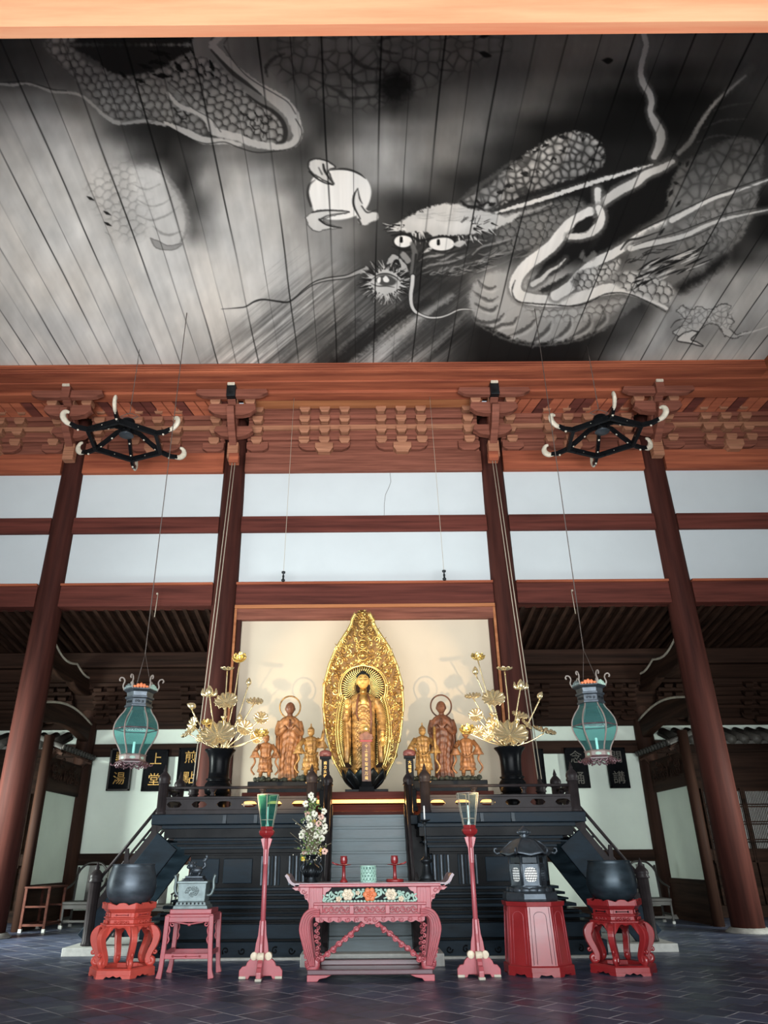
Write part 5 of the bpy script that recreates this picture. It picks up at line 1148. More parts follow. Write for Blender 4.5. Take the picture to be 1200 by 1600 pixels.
B().box(-.72,.72,-.24,-.2,.92,1.125).build('shadow_board',BLK,t)
# painted openwork panel
b=B();c=B();r=random.Random(3)
for k in range(11):
    x=-.66+.132*k; 
    if abs(x)<.12: continue
    z=.965+.05*(1-(x/.66)**2); b.tube(spiral(x,z+.03,.055,1.3,k*1.7,-.285,1 if k%2 else -1,14),[.014]*15,5); b.tube(cat([(x-.07,-.28,z-.03),(x,-.295,z+.0),(x+.03,-.28,z+.07*(1-abs(x))) ,(x+.08,-.285,z+.02)],5),.013,5)
for x in np.linspace(-.68,.68,30): b.ell((x,-.275,.945+.0),.026,.012,.018,6); 
for x in np.linspace(-.60,.60,20): b.ell((x,-.275,.965+.125*(1-(x/.68)**2)**.5),.028,.012,.018,6)
b.build('painted_leaf_scroll',MNT,t)
def rosette(b,x,z,R,n,y=-.30):
    for k in range(n): a=2*PI*k/n; b.ell((x+R*.6*math.cos(a),y,z+R*.55*math.sin(a)),R*.42,.018,R*.38,10)
    b.ell((x,y-.012,z),R*.3,.02,R*.28,10)
b=B(); rosette(b,0,1.03,.10,6); rosette(b,0,1.03,.05,5,-.32); b.build('painted_orange_flower',ORF,t)
for x in(-.31,.30): b=B(); rosette(b,x,1.03,.085,6); rosette(b,x,1.03,.045,5,-.315); b.build('painted_cream_flower',CRMF,t)
b=B(); rosette(b,-.44,.975,.045,5); rosette(b,.44,.975,.045,5); rosette(b,-.17,1.05,.035,5); b.build('painted_cream_flower',CRMF,t)
B().box(-.79,.79,-.34,.28,.90,.935).build('upper_rail',REDP,t,.01); B().box(-.79,.79,-.34,.28,.755,.79).build('lower_rail',REDP,t,.01)
B().box(-.76,.76,-.27,-.25,.79,.90).build('panel_board',RED,t)
for x in(-.755,-.255,.245,.745): B().box(x-.03,x+.03,-.325,-.25,.79,.90).build('panel_stile',REDP,t,.005)
for j,xc in enumerate((-.505,-.005,.495)):
    b=B()
    for k in range(6): x=xc-.19+.076*k; b.tube(spiral(x,.845,.045,1.2,k*PI,-.285,1 if k%2 else -1,12),.0085,5)
    b.tube([(xc-.215+.43*k/24,-.285,.845+.035*math.sin(k*PI/4)) for k in range(25)],.009,5); b.build('pierced_scroll_panel',REDP,t)
# scalloped apron
ap=[(-.76,.757)]+[(-.76+1.52*k/60,.757-.045-.022*abs(math.sin(k*PI/5))-(.03*math.exp(-((k-30)/4.)**2))) for k in range(61)]+[(.76,.757)]
b=B(); top=.757
for k in range(60):
    x0=-.76+1.52*k/60;x1=-.76+1.52*(k+1)/60; z0=ap[k+1][1];z1=ap[k+2][1]
    b.add([(x0,-.32,z0),(x1,-.32,z1),(x1,-.32,top),(x0,-.32,top),(x0,-.28,z0),(x1,-.28,z1),(x1,-.28,top),(x0,-.28,top)],[(0,1,2,3),(7,6,5,4),(0,4,5,1)])
scroll_set(b,[(-.68+.124*k,.725,.035,1.2,k,1 if k%2 else -1) for k in range(12)],-.325,.008); b.build('scalloped_apron',REDP,t)
# cabriole legs
LP=cat2([(.70,.81),(.80,.81),(.875,.75),(.905,.63),(.885,.50),(.85,.37),(.815,.26),(.79,.17)],5); LW=list(np.interp(np.linspace(0,1,len(LP)),[0,.15,.45,.75,1],[.08,.12,.165,.12,.08]))
for s in(-1,1):
    for y0,y1 in((-.33,-.20),(.16,.28)):
        leg=B().ribbon([(s*x,z) for x,z in LP],LW,y0,y1).build('leg',REDP,t,.012)
        if y0<0:
            b=B()
            for off in(-.055,-.02,.015,.05): b.tube([(s*(x+off*(1 if k>8 else k/8.)*LW[k]/.165),y0-.006,z+(off*.8*max(0,1-k/14.))) for k,(x,z) in enumerate(LP)],.011,5)
            b.build('leg_reeding',REDP,leg)
        b=B().tube([(s*x,(y0+y1)/2,z) for x,z in [(s2[0],s2[2]) for s2 in spiral(.785,.20,.065,1.3,.3,0,-1,16)]],[.026]*9+[.020]*8,8,flat=2.2); b.build('foot_scroll',REDP,leg)
        b=B(); scroll_set(b,[(s*(.755-.006*k),.66-.068*k,.028,1.2,k,s*(1 if k%2 else -1)) for k in range(7)],y0+.03,.011); b.build('inner_leg_scroll',REDP,leg)
        b=B(); scroll_set(b,[(s*(.905-.012*k),.38-.05*k,.024,1.2,k,-s) for k in range(5)],y0+.03,.010); b.build('outer_leg_scroll',REDP,leg)
    # carved chain brace
    b=B(); n=9
    for k in range(n+1):
        u=k/n; x=s*(.03+.72*u);z=.72-.53*u; b.ell((x,-.25,z),.045,.03,.035,10)
        b.tube(spiral(x,z,.045,1.1,k*2,-.27,s,10),.011,5)
    b.tube([(s*.02,-.25,.735),(s*.40,-.25,.455),(s*.77,-.25,.185)],.024,6); b.build('carved_diagonal_brace',REDP,t)
b=B(); rosette(b,0,.72,.07,6,-.3); b.build('brace_boss',REDP,t)
B().box(-.86,.84,-.35,.30,.075,.135).build('plinth_board',PUR,t,.01); B().box(-.70,.70,.12,.28,.135,.20).build('plinth_board',PUR,t,.008)
for s in(-1,1):
    for y0,y1 in((-.36,-.28),(.2,.3)):
        B().prism([(s*.86,.075),(s*.86,0),(s*.72,0),(s*.69,.03),(s*.60,.045),(s*.53,.075)],y0,y1).build('plinth_foot',REDP,t,.006)
# ---------------- things on the table
TZ=1.178
def candleholder(x,label,disc,hand_):
    t=thing('candleholder',label,'candleholder',(x,11.66,TZ),0,'red lacquer candleholders on the offering table')
    B().lathe([(.055,0),(.055,.02),(.03,.05),(.024,.09),(.024,.215),(.045,.225)],24).build('stem',RED,t)
    B().lathe([(.02,.215),(.105,.228),(.11,.235),(.02,.232)],28).build('drip_dish',RED,t)
    B().lathe([(.03,.235),(.05,.25),(.055,.30),(.048,.325),(.05,.345),(.04,.345),(.036,.30)],24).build('candle_cup',RED,t)
    B().tube([(hand_*.08,0,.23),(hand_*.14,0,.245),(hand_*.17,0,.265)],.012,6).build('side_spike',RED,t)
    if disc: B().lathe([(.125,-.001),(.125,.04),(.06,.045)],28).build('wide_foot',RED,t)
candleholder(-.39,'red lacquer candleholder on a narrow foot, left of the celadon pot',False,-1)
candleholder(.345,'red lacquer candleholder on a wide round foot, right of the celadon pot',True,1)
t=thing('celadon_incense_pot','pale green openwork ceramic incense pot in the middle of the offering table','incense pot',(-.035,11.66,TZ))
B().lathe([(.10,0),(.10,.215),(.09,.215),(.09,.02),(0,.02)],32).build('inner_wall',JDD,t)
b=B()
for z,rr in((.01,.112),(.105,.108),(.21,.115)): b.tube([(rr*math.cos(a),rr*math.sin(a),z) for a in np.linspace(0,2*PI,33)[:-1]],.011,6,True)
for k in range(14):
    for h in(-1,1): b.tube([(.108*math.cos(2*PI*k/14+h*u*1.3),.108*math.sin(2*PI*k/14+h*u*1.3),.01+.2*u) for u in np.linspace(0,1,14)],.0085,5)
for k in range(14):
    for z in(.055,.16): a=2*PI*(k+.5)/14; b.tube([(.110*math.cos(a+q[0]),.110*math.sin(a+q[0]),z+q[1]) for q in [(.016*8*math.cos(w),.017*math.sin(w)) for w in np.linspace(0,2*PI,9)[:-1]]],.007,5,True)
b.build('openwork_shell',JAD,t)
t=thing('bronze_flower_vase','dark bronze vase with dragon handles holding the flowers, left end of the offering table','vase',(-.88,11.98,TZ))
B().lathe([(.10,0),(.10,.02),(.07,.05),(.10,.09),(.125,.15),(.11,.20),(.06,.235),(.052,.28),(.07,.335),(.135,.358),(.14,.366),(.06,.355),(.0,.30)],32).build('body',IRN,t)
for s in(-1,1): B().tube(cat([(s*.06,0,.31),(s*.11,0,.335),(s*.145,0,.29),(s*.11,0,.25),(s*.15,0,.21),(s*.16,0,.16),(s*.12,0,.12)],5),.014,7).build('handle',IRN,t)
b=B()
for k in range(18): a=2*PI*k/18; b.tube([(.10*math.cos(a),.10*math.sin(a),.07),(.128*math.cos(a),.128*math.sin(a),.14),(.10*math.cos(a),.10*math.sin(a),.2)],.010,5)
b.build('body_ribs',IRN,t)
# flowers in the vase
t=thing('vase_flowers','tall bunch of cream and white flowers with dry twigs in the bronze vase','flowers',(-.88,11.98,TZ+.30)); r=random.Random(21)
stems=B();leaves=B()
fl=[(-.02,.86,'w'),(.01,.80,'w'),(-.10,.74,'w'),(.0,.62,'w'),(.04,.60,'w'),(.17,.64,'w'),(.16,.52,'w'),(-.03,.44,'w'),(-.14,.34,'w'),(-.16,.30,'w'),(.08,.40,'w'),(.18,.36,'w'),(.19,.42,'w'),(.06,.30,'w'),(.15,.26,'w'),(-.05,.54,'w'),(.12,.34,'w'),(-.08,.60,'p'),(.10,.46,'p'),(.13,.56,'p'),(.02,.50,'y'),(-.06,.14,'y'),(.11,.04,'y'),(.14,.10,'y'),(-.12,-.02,'y'),(.20,.08,'p'),(-.10,.06,'p')]
for x,z,k in fl:
    y=r.uniform(-.12,.12); m={'w':PET,'y':YEL,'p':PNK}[k]; b=B(); R=.036 if k!='y' else .024
    for q in range(6): a=2*PI*q/6+r.random(); b.ell((x+R*.8*math.cos(a),y-R*.3*r.random(),z+.03+R*.8*math.sin(a)),R*.72,R*.45,R*.6,7)
    b.build('blossom',m,t)
    stems.tube(cat([(r.uniform(-.03,.03),r.uniform(-.03,.03),-.10),(x*.4,y*.5,z*.4),(x,y,z)],4),.004,4)
for k in range(60):
    x=r.gauss(0,.06);z=r.uniform(-.0,.45); stems.tube([(x*.3,0,-.05),(x,r.uniform(-.08,.08),z),(x*1.6+r.uniform(-.04,.04),r.uniform(-.1,.1),z+r.uniform(.03,.14))],.0028,4)
for p in (((0,0,.1),(.14,-.05,.16),(.30,-.08,.22)),((0,0,.35),(-.16,-.05,.46),(-.30,-.08,.56)),((0,0,.1),(-.14,0,.13),(-.27,-.02,.16)),((0,0,.2),(.16,0,.30),(.27,0,.42)),((0,0,.3),(-.12,0,.42),(-.24,0,.50))): stems.tube(cat(p,4),.004,4)
for k in range(170):
    z=r.uniform(-.05,.85); x=r.gauss(0,.075)*(1 if z<.6 else .7); y=r.uniform(-.12,.1); a=r.uniform(0,2*PI); l=.03+.02*r.random()
    leaves.add([(x,y,z),(x+l*.35*math.cos(a+1.2),y-.01,z+l*.35*math.sin(a+1.2)),(x+l*math.cos(a),y+.01,z+l*math.sin(a)),(x+l*.35*math.cos(a-1.2),y+.01,z+l*.35*math.sin(a-1.2))],[(0,1,2,3)])
stems.build('stems_and_twigs',TWG,t); o=leaves.build('leaves',GRN,t); md=o.modifiers.new('t','SOLIDIFY'); md.thickness=.002
b=B()
for k in range(260):
    z=r.uniform(-.02,.60);x=r.gauss(0,.085); b.ell((x,r.uniform(-.12,.1),z),.009,.009,.011,5)
b.build('seed_heads',PET,t)
t=thing('bronze_candlestick','slender dark bronze candlestick with a white candle, right end of the offering table','candlestick',(.83,11.95,TZ))
B().lathe([(.13,0),(.13,.015),(.10,.03),(.105,.05),(.075,.10),(.06,.20),(.05,.235),(.085,.26),(.09,.285),(.05,.31),(.03,.34),(.022,.42),(.018,.50),(.032,.53),(.018,.56),(.013,.72),(.018,.78),(.03,.80)],28).build('body',IRN,t)
B().lathe([(.02,.80),(.085,.825),(.09,.835),(.02,.83)],24).build('drip_pan',IRN,t); B().lathe([(.013,.83),(.012,1.03),(0,1.035)],12).build('candle',WHT,t)
# ---------------- standing glass lamps
def floor_lamp(x,label,gl,tilt):
    t=thing('standing_lamp',label,'lamp',(x,11.78,0),0,'red standing lamps either side of the offering table')
    def foot(w):
        P=[(-w,.0),(-w,.10),(-w*.86,.15),(-w*.70,.155),(-w*.64,.20),(-w*.52,.235),(-w*.30,.245),(-w*.16,.30)]
        return P+[(-a,b_) for a,b_ in P[::-1]]+[(w*.55,0.0),(w*.5,.035),(-w*.5,.035),(-w*.55,0)]
    M90=Matrix.Rotation(PI/2,4,'Z')
    b=B().prism(foot(.30),-.035,.035); b.build('cross_foot',REDP,t,.008)
    B().prism(foot(.27),-.035,.035,M=M90).build('cross_foot',REDP,t,.008)
    for i in range(4): B().lathe([(.045,-.045),(.05,-.042),(.05,.042),(.045,.045)],20,M=Matrix.Rotation(i*PI/2,4,'Z')@Matrix.Translation((.10,0,.27))@Matrix.Rotation(PI/2,4,'X')).build('cream_roundel',CRMF,t)
    for i in range(4): 
        B().box(.20,.30,-.045,.045,0,.035,M=Matrix.Rotation(i*PI/2,4,'Z')).build('worn_white_toe',HOR,t,.01)
        B().prism([(.02,.25),(.10,.30),(.085,.42),(.06,.52),(.045,.70),(.02,.72)],-.018,.018,M=Matrix.Rotation(i*PI/2,4,'Z')).build('lower_bracket',REDP,t,.004)
        B().prism([(.02,1.42),(.035,1.42),(.04,1.62),(.055,1.66),(.085,1.76),(.02,1.78)],-.014,.014,M=Matrix.Rotation(i*PI/2,4,'Z')).build('upper_bracket',REDP,t,.003)
    B().lathe([(.040,.2),(.036,1.0),(.030,1.80)],20).build('pole',REDP,t)
    B().lathe([(.05,1.77),(.11,1.81),(.125,1.84),(.125,1.87),(.10,1.885),(.105,1.92),(.095,1.93)],6,smooth=False,rot=PI/6).build('lamp_socket',RED,t,.005)
    r0,r1,z0,z1=.095,.178,1.92,2.37
    b=B()
    for i in range(6):
        a=i*PI/3+PI/6;c=a+PI/3; b.add([(r0*math.cos(a),r0*math.sin(a),z0),(r0*math.cos(c),r0*math.sin(c),z0),(r1*math.cos(c),r1*math.sin(c),z1),(r1*math.cos(a),r1*math.sin(a),z1)],[(0,1,2,3)])
    b.build('glass_shade',gl,t)
    b=B()
    for i in range(6):
        a=i*PI/3+PI/6;c=a+PI/3; P=lambda q,u:((r0+(r1-r0)*u)*math.cos(q),(r0+(r1-r0)*u)*math.sin(q),z0+(z1-z0)*u)
        b.tube([P(a,0),P(a,1)],.006,5).tube([P(a,1),P(c,1)],.006,5).tube([P(a,.22),P(c,.22)],.004,5)
    b.build('wire_frame',RIB if 0 else COR,t)
    B().lathe([(.03,1.92),(.02,1.97),(.012,1.99)],12).lathe([(.010,1.99),(.010,2.20),(0,2.205)],12).build('candle_bulb',CDL,t)
floor_lamp(-1.54,'tall rose-red standing lamp with green glass shade, left of the offering table',TEAL2,0)
floor_lamp(1.48,'tall rose-red standing lamp with clear glass shade, right of the offering table',CLR,0)
# ---------------- hexagonal bowl stands
def bowl_stand(x,y,label,mat,label2,col):
    t=thing('hexagonal_stand',label,'stand',(x,y,0),0,'carved hexagonal stands carrying the bronze bowls')
    R=.46; rot=PI/6+PI/6*0
    rot=0   # hexagon with a flat face towards the doors
    hexr=lambda r_:r_
    B().lathe([(.475,.035),(.475,.10),(.44,.12),(.30,.12),(.30,.06)],6,rot=rot,smooth=False).build('base_ring',mat,t,.008)
    for i in range(6):
        a=rot+PI/6+i*PI/3; Mx=Matrix.Rotation(a+PI/2,4,'Z')
        ap=.475*math.cos(PI/6); w=.475*.5
        pts=[(-w,.04),(-w,0),(-w*.55,0),(-w*.42,.03),(-w*.2,.018),(0,.04),(w*.2,.018),(w*.42,.03),(w*.55,0),(w,0),(w,.04)]
        B().prism(pts,-ap-.002,-ap+.05,M=Mx).build('base_foot',mat,t)
    for i in range(6):
        a=rot+i*PI/3; Ma=Matrix.Rotation(a,4,'Z')
        P=cat2([(.30,.60),(.40,.585),(.455,.50),(.44,.40),(.39,.30),(.36,.22),(.37,.15)],4); W=list(np.interp(np.linspace(0,1,len(P)),[0,.3,.7,1],[.06,.11,.085,.075]))
        leg=B().ribbon(P,W,-.042,.042,M=Ma).build('leg',mat,t,.010)
        B().tube([Ma@Vector(q) for q in spiral(.40,.185,.06,1.2,2.6,0,1,14)],[.036]*15,8,flat=1.).build('foot_scroll',mat,leg)
        B().tube([Ma@Vector(q) for q in spiral(.455,.29,.035,1.1,2.2,0,1,10)],.016,6).build('leg_scroll',mat,leg)
        # arched apron between the legs
        Mx=Matrix.Rotation(a+PI/6+PI/2,4,'Z'); ap=.40*math.cos(PI/6); w=.40*.5
        top=.64; b=B(); n=16
        for k in range(n):
            u0=-1+2*k/n;u1=-1+2*(k+1)/n; f=lambda u:.615-.19*abs(u)**2.6-.012*math.cos(u*9)
            b.add([(u0*w,-ap-.03*(1),f(u0)),(u1*w,-ap-.03,f(u1)),(u1*w,-ap+.02,top),(u0*w,-ap+.02,top),(u0*w,-ap+.0,f(u0)),(u1*w,-ap,f(u1)),(u1*w,-ap+.05,top),(u0*w,-ap+.05,top)],[(0,1,2,3),(7,6,5,4),(0,4,5,1)])
        b.add([Mx@Vector(v) for v in b.v],b.f); nb=B(); h=len(b.v)//2; nb.add(b.v[h:],[tuple(i_ for i_ in f) for f in b.f[:len(b.f)//2]]); nb.build('arched_apron',mat,t)
        # waist panels
        w2=.335*.5; ap2=.335*math.cos(PI/6); b=B(); b.box(-w2*.72,w2*.72,-ap2-.012,-ap2,.745,.80,M=Mx)
        b.build('waist_panel',mat,t,.004)
        b=B(); b.tube([Mx@Vector(q) for q in [(-w2*.45,-ap2-.016,.80-.028),(w2*.45,-ap2-.016,.80-.028)]],.006,5)
        for e in(-1,1): b.ell(tuple(Mx@Vector((e*w2*.5,-ap2-.016,.772))),.014,.014,.014,8)
        b.build('key_line',BLK if mat is RED else RED,t)
        b=B()
        for k in range(4): b.tube([Mx@Vector(q) for q in spiral(-w2*.5+k*w2*.33,.685,.026,1.2,k*PI,-ap2-.03,1 if k%2 else -1,10)],.008,5)
        b.build('waist_carving',mat,t)
        # lotus-cut rim
        ap3=.385*math.cos(PI/6); w3=.385*.5; pts=[(-w3,.845),(-w3*1.03,.93),(-w3*.72,.915),(-w3*.45,.90),(-w3*.25,.925),(0,.93),(w3*.25,.925),(w3*.45,.90),(w3*.72,.915),(w3*1.03,.93),(w3,.845)]
        B().prism(pts,-ap3-.02,-ap3+.03,M=Mx).build('lobed_rim',mat,t,.006)
    B().lathe([(.36,.62),(.40,.635),(.40,.655),(.345,.66),(.335,.665),(.335,.715),(.36,.72),(.36,.735),(.33,.74),(.33,.80),(.35,.81),(.385,.845),(.385,.87),(.30,.88)],6,rot=rot,smooth=False).build('waist',mat,t,.006)
    t2=thing('bronze_bowl',label2,'bowl',(x,y,.885),0,'large bronze bowls on the hexagonal stands')
    B().lathe([(.0,.0),(.18,.005),(.27,.04),(.335,.12),(.362,.22),(.358,.32),(.335,.43),(.315,.50),(.305,.535),(.308,.548),(.296,.548),(.30,.50),(.33,.38),(.345,.24),(.31,.12),(.2,.05),(0,.04)],56).build('bowl_shell',col,t2)
    B().tube([(.306*math.cos(a),.306*math.sin(a),.545) for a in np.linspace(0,2*PI,49)[:-1]],.010,6,True).build('rim_bead',col,t2)
    B().lathe([(.22,-.005),(.25,.012),(.18,.02)],32).build('cushion_ring',BLK,t2)
bowl_stand(-3.60,12.25,'orange-red hexagonal stand with scrolled legs carrying the left bronze bowl',REDO,'large smooth blue-grey bronze bowl on the orange-red stand at the left',BOWL)
bowl_stand(3.60,12.15,'rose-red hexagonal stand with scrolled legs carrying the right bronze bowl',RED,'large dark blue bronze bowl on the hexagonal stand at the right',BOWD)
# ---------------- square stool with incense burner
t=thing('square_stool','rose-red square stool with stretcher rails under the grey incense burner','stool',(-2.60,12.15,0))
B().box(-.30,.30,-.28,.28,.785,.845).build('top_block',REDP,t,.008); B().box(-.335,.335,-.31,.31,.745,.785).build('seat_frame',REDP,t,.008)
for sx in(-1,1):
    for sy in(-1,1):
        B().ribbon([(sx*.315,.77),(sx*.325,.4),(sx*.345,.1),(sx*.365,0)],[.065,.062,.062,.08],sy*.31-.035,sy*.31+.035).build('leg',REDP,t,.008)
for sy in(-1,1):
    B().box(-.335,.335,sy*.31-.02,sy*.31+.02,.685,.75).build('apron',REDP,t,.006); B().box(-.33,.33,sy*.31-.018,sy*.31+.018,.235,.30).build('stretcher',REDP,t,.006)
    b=B()
    for s in(-1,1): b.tube(spiral(s*.24,.66,.04,1.2,PI/2,sy*.31-.02*sy,-s,12),.011,5); b.tube(cat([(s*.285,sy*.31,.64),(s*.27,sy*.31,.58),(s*.285,sy*.31,.52),(s*.27,sy*.31,.47),(s*.29,sy*.31,.42)],4),.013,5)
    b.tube(cat([(-.20,sy*.31,.685),(-.1,sy*.31,.672),(0,sy*.31,.66),(.1,sy*.31,.672),(.2,sy*.31,.685)],4),.012,5); b.ell((0,sy*.31,.655),.03,.015,.022,8); b.build('corner_carving',REDP,t)
    b=B().tube([(-.17,sy*.31-sy*-.02,.268),(.17,sy*.31-sy*-.02,.268)],.005,4); 
    for e in(-1,0,1): b.ell((e*.19,sy*.33,.268),.018,.008,.014,8)
    b.build('rail_line',RED,t)
for sx in(-1,1):
    B().box(sx*.315-.02,sx*.315+.02,-.31,.31,.685,.75).build('apron',REDP,t,.006); B().box(sx*.325-.018,sx*.325+.018,-.31,.31,.265,.325).build('stretcher',REDP,t,.006)
t=thing('incense_burner','pale grey-green bronze square incense burner with lion lid on the square stool','incense burner',(-2.62,12.1,.845))
B().box(-.255,.255,-.2,.2,.0,.045,top=.95).box(-.225,.225,-.18,.18,.045,.09,top=.94).build('foot_plate',LBR,t,.006)
b=B()
for k in range(7): b.ell((-.17+.057*k,-.178,.07),.014,.01,.014,8)
b.build('foot_holes',IRN,t)
B().box(-.195,.195,-.165,.165,.09,.335,top=1.07).build('body',LBR,t,.01); B().box(-.225,.225,-.19,.19,.33,.36).build('rim',LBR,t,.006)
b=B(); rr=random.Random(5)
for k in range(12): b.tube(spiral(-.0+.16*(rr.random()-.5),.22+.10*(rr.random()-.5),.03,1.2,rr.random()*6,-.176,1,10),.006,5)
b.box(-.16,.16,-.176,-.165,.115,.13); b.build('relief',LBR,t)
for s in(-1,1): B().tube(cat([(s*.19,0,.17),(s*.25,0,.18),(s*.285,0,.26),(s*.28,0,.36),(s*.30,0,.44)],5),.022,8,flat=1.4).build('handle',LBR,t)
lid=B().box(-.16,.16,-.13,.13,.36,.40,top=.85).box(-.13,.13,-.11,.11,.40,.425).build('lid',LTN,t,.006)
b=B(); 
for k in range(9): b.tube(spiral(-.15+.037*k,.375,.02,1.1,k,-.14,1,8),.006,5)
b.build('lid_scrolls',LTN,lid)
b=B(); b.ell((.01,0,.50),.095,.055,.055,16); b.ell((-.07,-.02,.56),.055,.05,.055,14); b.ell((-.10,-.06,.545),.03,.03,.024,10)
for p in ((-.06,-.035),(-.05,.035),(.07,-.035),(.07,.035)): b.tube([(p[0],p[1],.49),(p[0]-.01,p[1]-.01,.45),(p[0]-.015,p[1]-.01,.425)],[.026,.02,.016],8); b.ell((p[0]-.02,p[1]-.015,.43),.022,.02,.012,8)
b.tube(cat([(.09,0,.52),(.135,0,.56),(.12,0,.62),(.15,0,.67),(.145,0,.72)],5),[.022]*10+[.03]*5+[.02]*4+[.008]*2,8)
for k in range(14): a=k*2.4; b.ell((-.06+.05*math.cos(a),-.01+.04*math.sin(a),.56+.05*math.sin(k*1.7)),.018,.018,.018,6)
for s in(-1,1): b.ell((-.06+.0*s,s*.035-.01,.61),.012,.01,.018,6)
b.build('lion_finial',LTN,lid)
# ---------------- bronze lantern on octagonal pedestal
t=thing('octagonal_pedestal','tall red and pink octagonal pedestal under the bronze lantern','pedestal',(2.39,12.15,0))
ro=PI/8
B().lathe([(.505,.05),(.505,.115),(.475,.13)],8,rot=ro,smooth=False).build('base_band',RED,t,.006)
B().lathe([(.475,.12),(.455,.50),(.435,.80),(.43,.86)],8,rot=ro,smooth=False).build('body',RED,t,.006)
B().lathe([(.455,.85),(.465,.91),(.0,.912)],8,rot=ro,smooth=False).build('top_band',RED,t,.006)
for i in range(8):
    a=PI/8+ro+i*PI/4; Mx=Matrix.Rotation(a+PI/2,4,'Z'); f=lambda u,z:(u,-(.475-(z-.12)*.061)*math.cos(PI/8)-.004,z)
    B().prism([(-.19,.055),(-.19,0),(-.10,0),(-.07,.03),(0,.018),(.07,.03),(.10,0),(.19,0),(.19,.055)],-.505*math.cos(PI/8)-.001,-.505*math.cos(PI/8)+.04,M=Mx).build('base_foot',RED,t)
    arch=[(-.10,.15),(-.088,.70)]+[(-.088*math.cos(q),.72+.065*math.sin(q)) for q in np.linspace(0,PI,9)]+[(.088,.70),(.10,.15)]
    b=B().tube([Mx@Vector(f(u,z)) for u,z in arch],.0045,4); 
    for s in(-1,1): b.tube([Mx@Vector(f(s*.150,.14)),Mx@Vector(f(s*.135,.84))],.0045,4)
    b.build('panel_line',PUR if i in (5,) else REDP,t)
t=thing('bronze_lantern','dark bronze lantern with curled roof corners and glowing lattice window on the pedestal','lantern',(2.36,12.15,.912))
B().lathe([(.40,0),(.41,.03),(.40,.10),(.38,.115)],8,rot=ro,smooth=False).build('base_plate',LTN,t,.006)
for k in range(16):
    a=2*PI*k/16; B().ell((0,0,0),.085,.035,.045,10,M=Matrix.Rotation(a,4,'Z')@Matrix.Translation((.31,0,.135))@Matrix.Rotation(.35,4,'Y')@Matrix.Rotation(PI/2,4,'Z')).build('lotus_petal',LTN,t)
B().lathe([(.30,.10),(.24,.17),(.26,.20)],24).build('lotus_collar',LTN,t)
hr=0; HR=.255
B().lathe([(.27,.19),(.27,.225),(.0,.23)],6,rot=hr,smooth=False).build('chamber_floor',LTN,t); B().lathe([(.27,.46),(.27,.485)],6,rot=hr,smooth=False).build('chamber_band',LTN,t); B().lathe([(.25,.585),(.27,.60),(.24,.61)],6,rot=hr,smooth=False).build('chamber_top',LTN,t)
for i in range(6):
    a=hr+i*PI/3; c=(HR*math.cos(a),HR*math.sin(a)); B().tube([(c[0],c[1],.2),(c[0],c[1],.60)],.020,6).build('corner_post',LTN,t)
    Mx=Matrix.Rotation(a+PI/6+PI/2,4,'Z'); ap=HR*math.cos(PI/6)
    # window: rounded opening with lattice
    m=32;H=[];Rr=[];b=B()
    for k in range(m):
        q=2*PI*k/m; ca,sa=math.cos(q),math.sin(q); rr=1/(abs(ca)**3.2+abs(sa)**3.2)**(1/3.2); H.append((.090*rr*ca,.345+.095*rr*sa)); s_=1/max(abs(ca),abs(sa)); Rr.append((HR/2*ca*s_,.345+.125*sa*s_))
    v=[(u,-ap-.012,z) for u,z in H]+[(u,-ap-.012,z) for u,z in Rr]+[(u,-ap+.006,z) for u,z in H]
    b.add([Mx@Vector(p) for p in v],[(k,m+k,m+(k+1)%m,(k+1)%m) for k in range(m)]+[(k,(k+1)%m,2*m+(k+1)%m,2*m+k) for k in range(m)]); wf=b.build('window_frame',LTN,t)
    b=B()
    for k in range(-3,4): b.tube([Mx@Vector((k*.025,-ap-.004,.25)),Mx@Vector((k*.025,-ap-.004,.44))],.0065,4)
    for k in range(-2,3): b.tube([Mx@Vector((-.09,-ap-.004,.345+k*.033)),Mx@Vector((.09,-ap-.004,.345+k*.033))],.0065,4)
    b.build('window_lattice',LTN,wf)
    B().box(-.10,.10,-ap+.012,-ap+.016,.24,.45,M=Mx).build('lit_paper',LWN,wf)
    B().box(-.105,.105,-ap+.0,-ap+.01,.50,.575,M=Mx).build('upper_panel',IRN,t)
# roof: six-sided bell with curled corners
V=[];F=[];nr,na=10,48
for j in range(nr+1):
    u=j/nr; z=.60+.22*(1-u**1.9)+.0; 
    for i in range(na):
        a=2*PI*i/na; k=abs(((a-hr)/(PI/3)+.5)%1-.5)*2; hexf=math.cos(PI/6)/math.cos(((a-hr)%(PI/3))-PI/6); rr=(.06+.31*u)*(hexf if u>.2 else 1)*1.06; V.append((rr*math.cos(a),rr*math.sin(a),z-.012*u*u*k+.03*u**6*(1-k)))
for j in range(nr):
    for i in range(na): i2=(i+1)%na; F.append((j*na+i,j*na+i2,(j+1)*na+i2,(j+1)*na+i))
roof=B().add(V,F,True).build('roof',LTN,t); md=roof.modifiers.new('t','SOLIDIFY'); md.thickness=.018
for i in range(6):
    a=hr+i*PI/3; Ma=Matrix.Rotation(a,4,'Z')
    B().tube([Ma@Vector(q) for q in [(.10,0,.83),(.22,0,.79),(.31,0,.715),(.38,0,.64),(.44,0,.625),(.475,0,.655),(.47,0,.695),(.44,0,.70),(.43,0,.68)]],[.012,.012,.013,.015,.017,.017,.016,.014,.012],8).build('curled_corner',LTN,roof)
B().lathe([(.10,.80),(.11,.825),(.07,.84),(.05,.86),(.075,.875),(.045,.89),(.085,.905),(.095,.93),(.07,.96),(.03,.985),(.008,1.01),(0,1.02)],20).build('jewel_finial',LTN,roof)
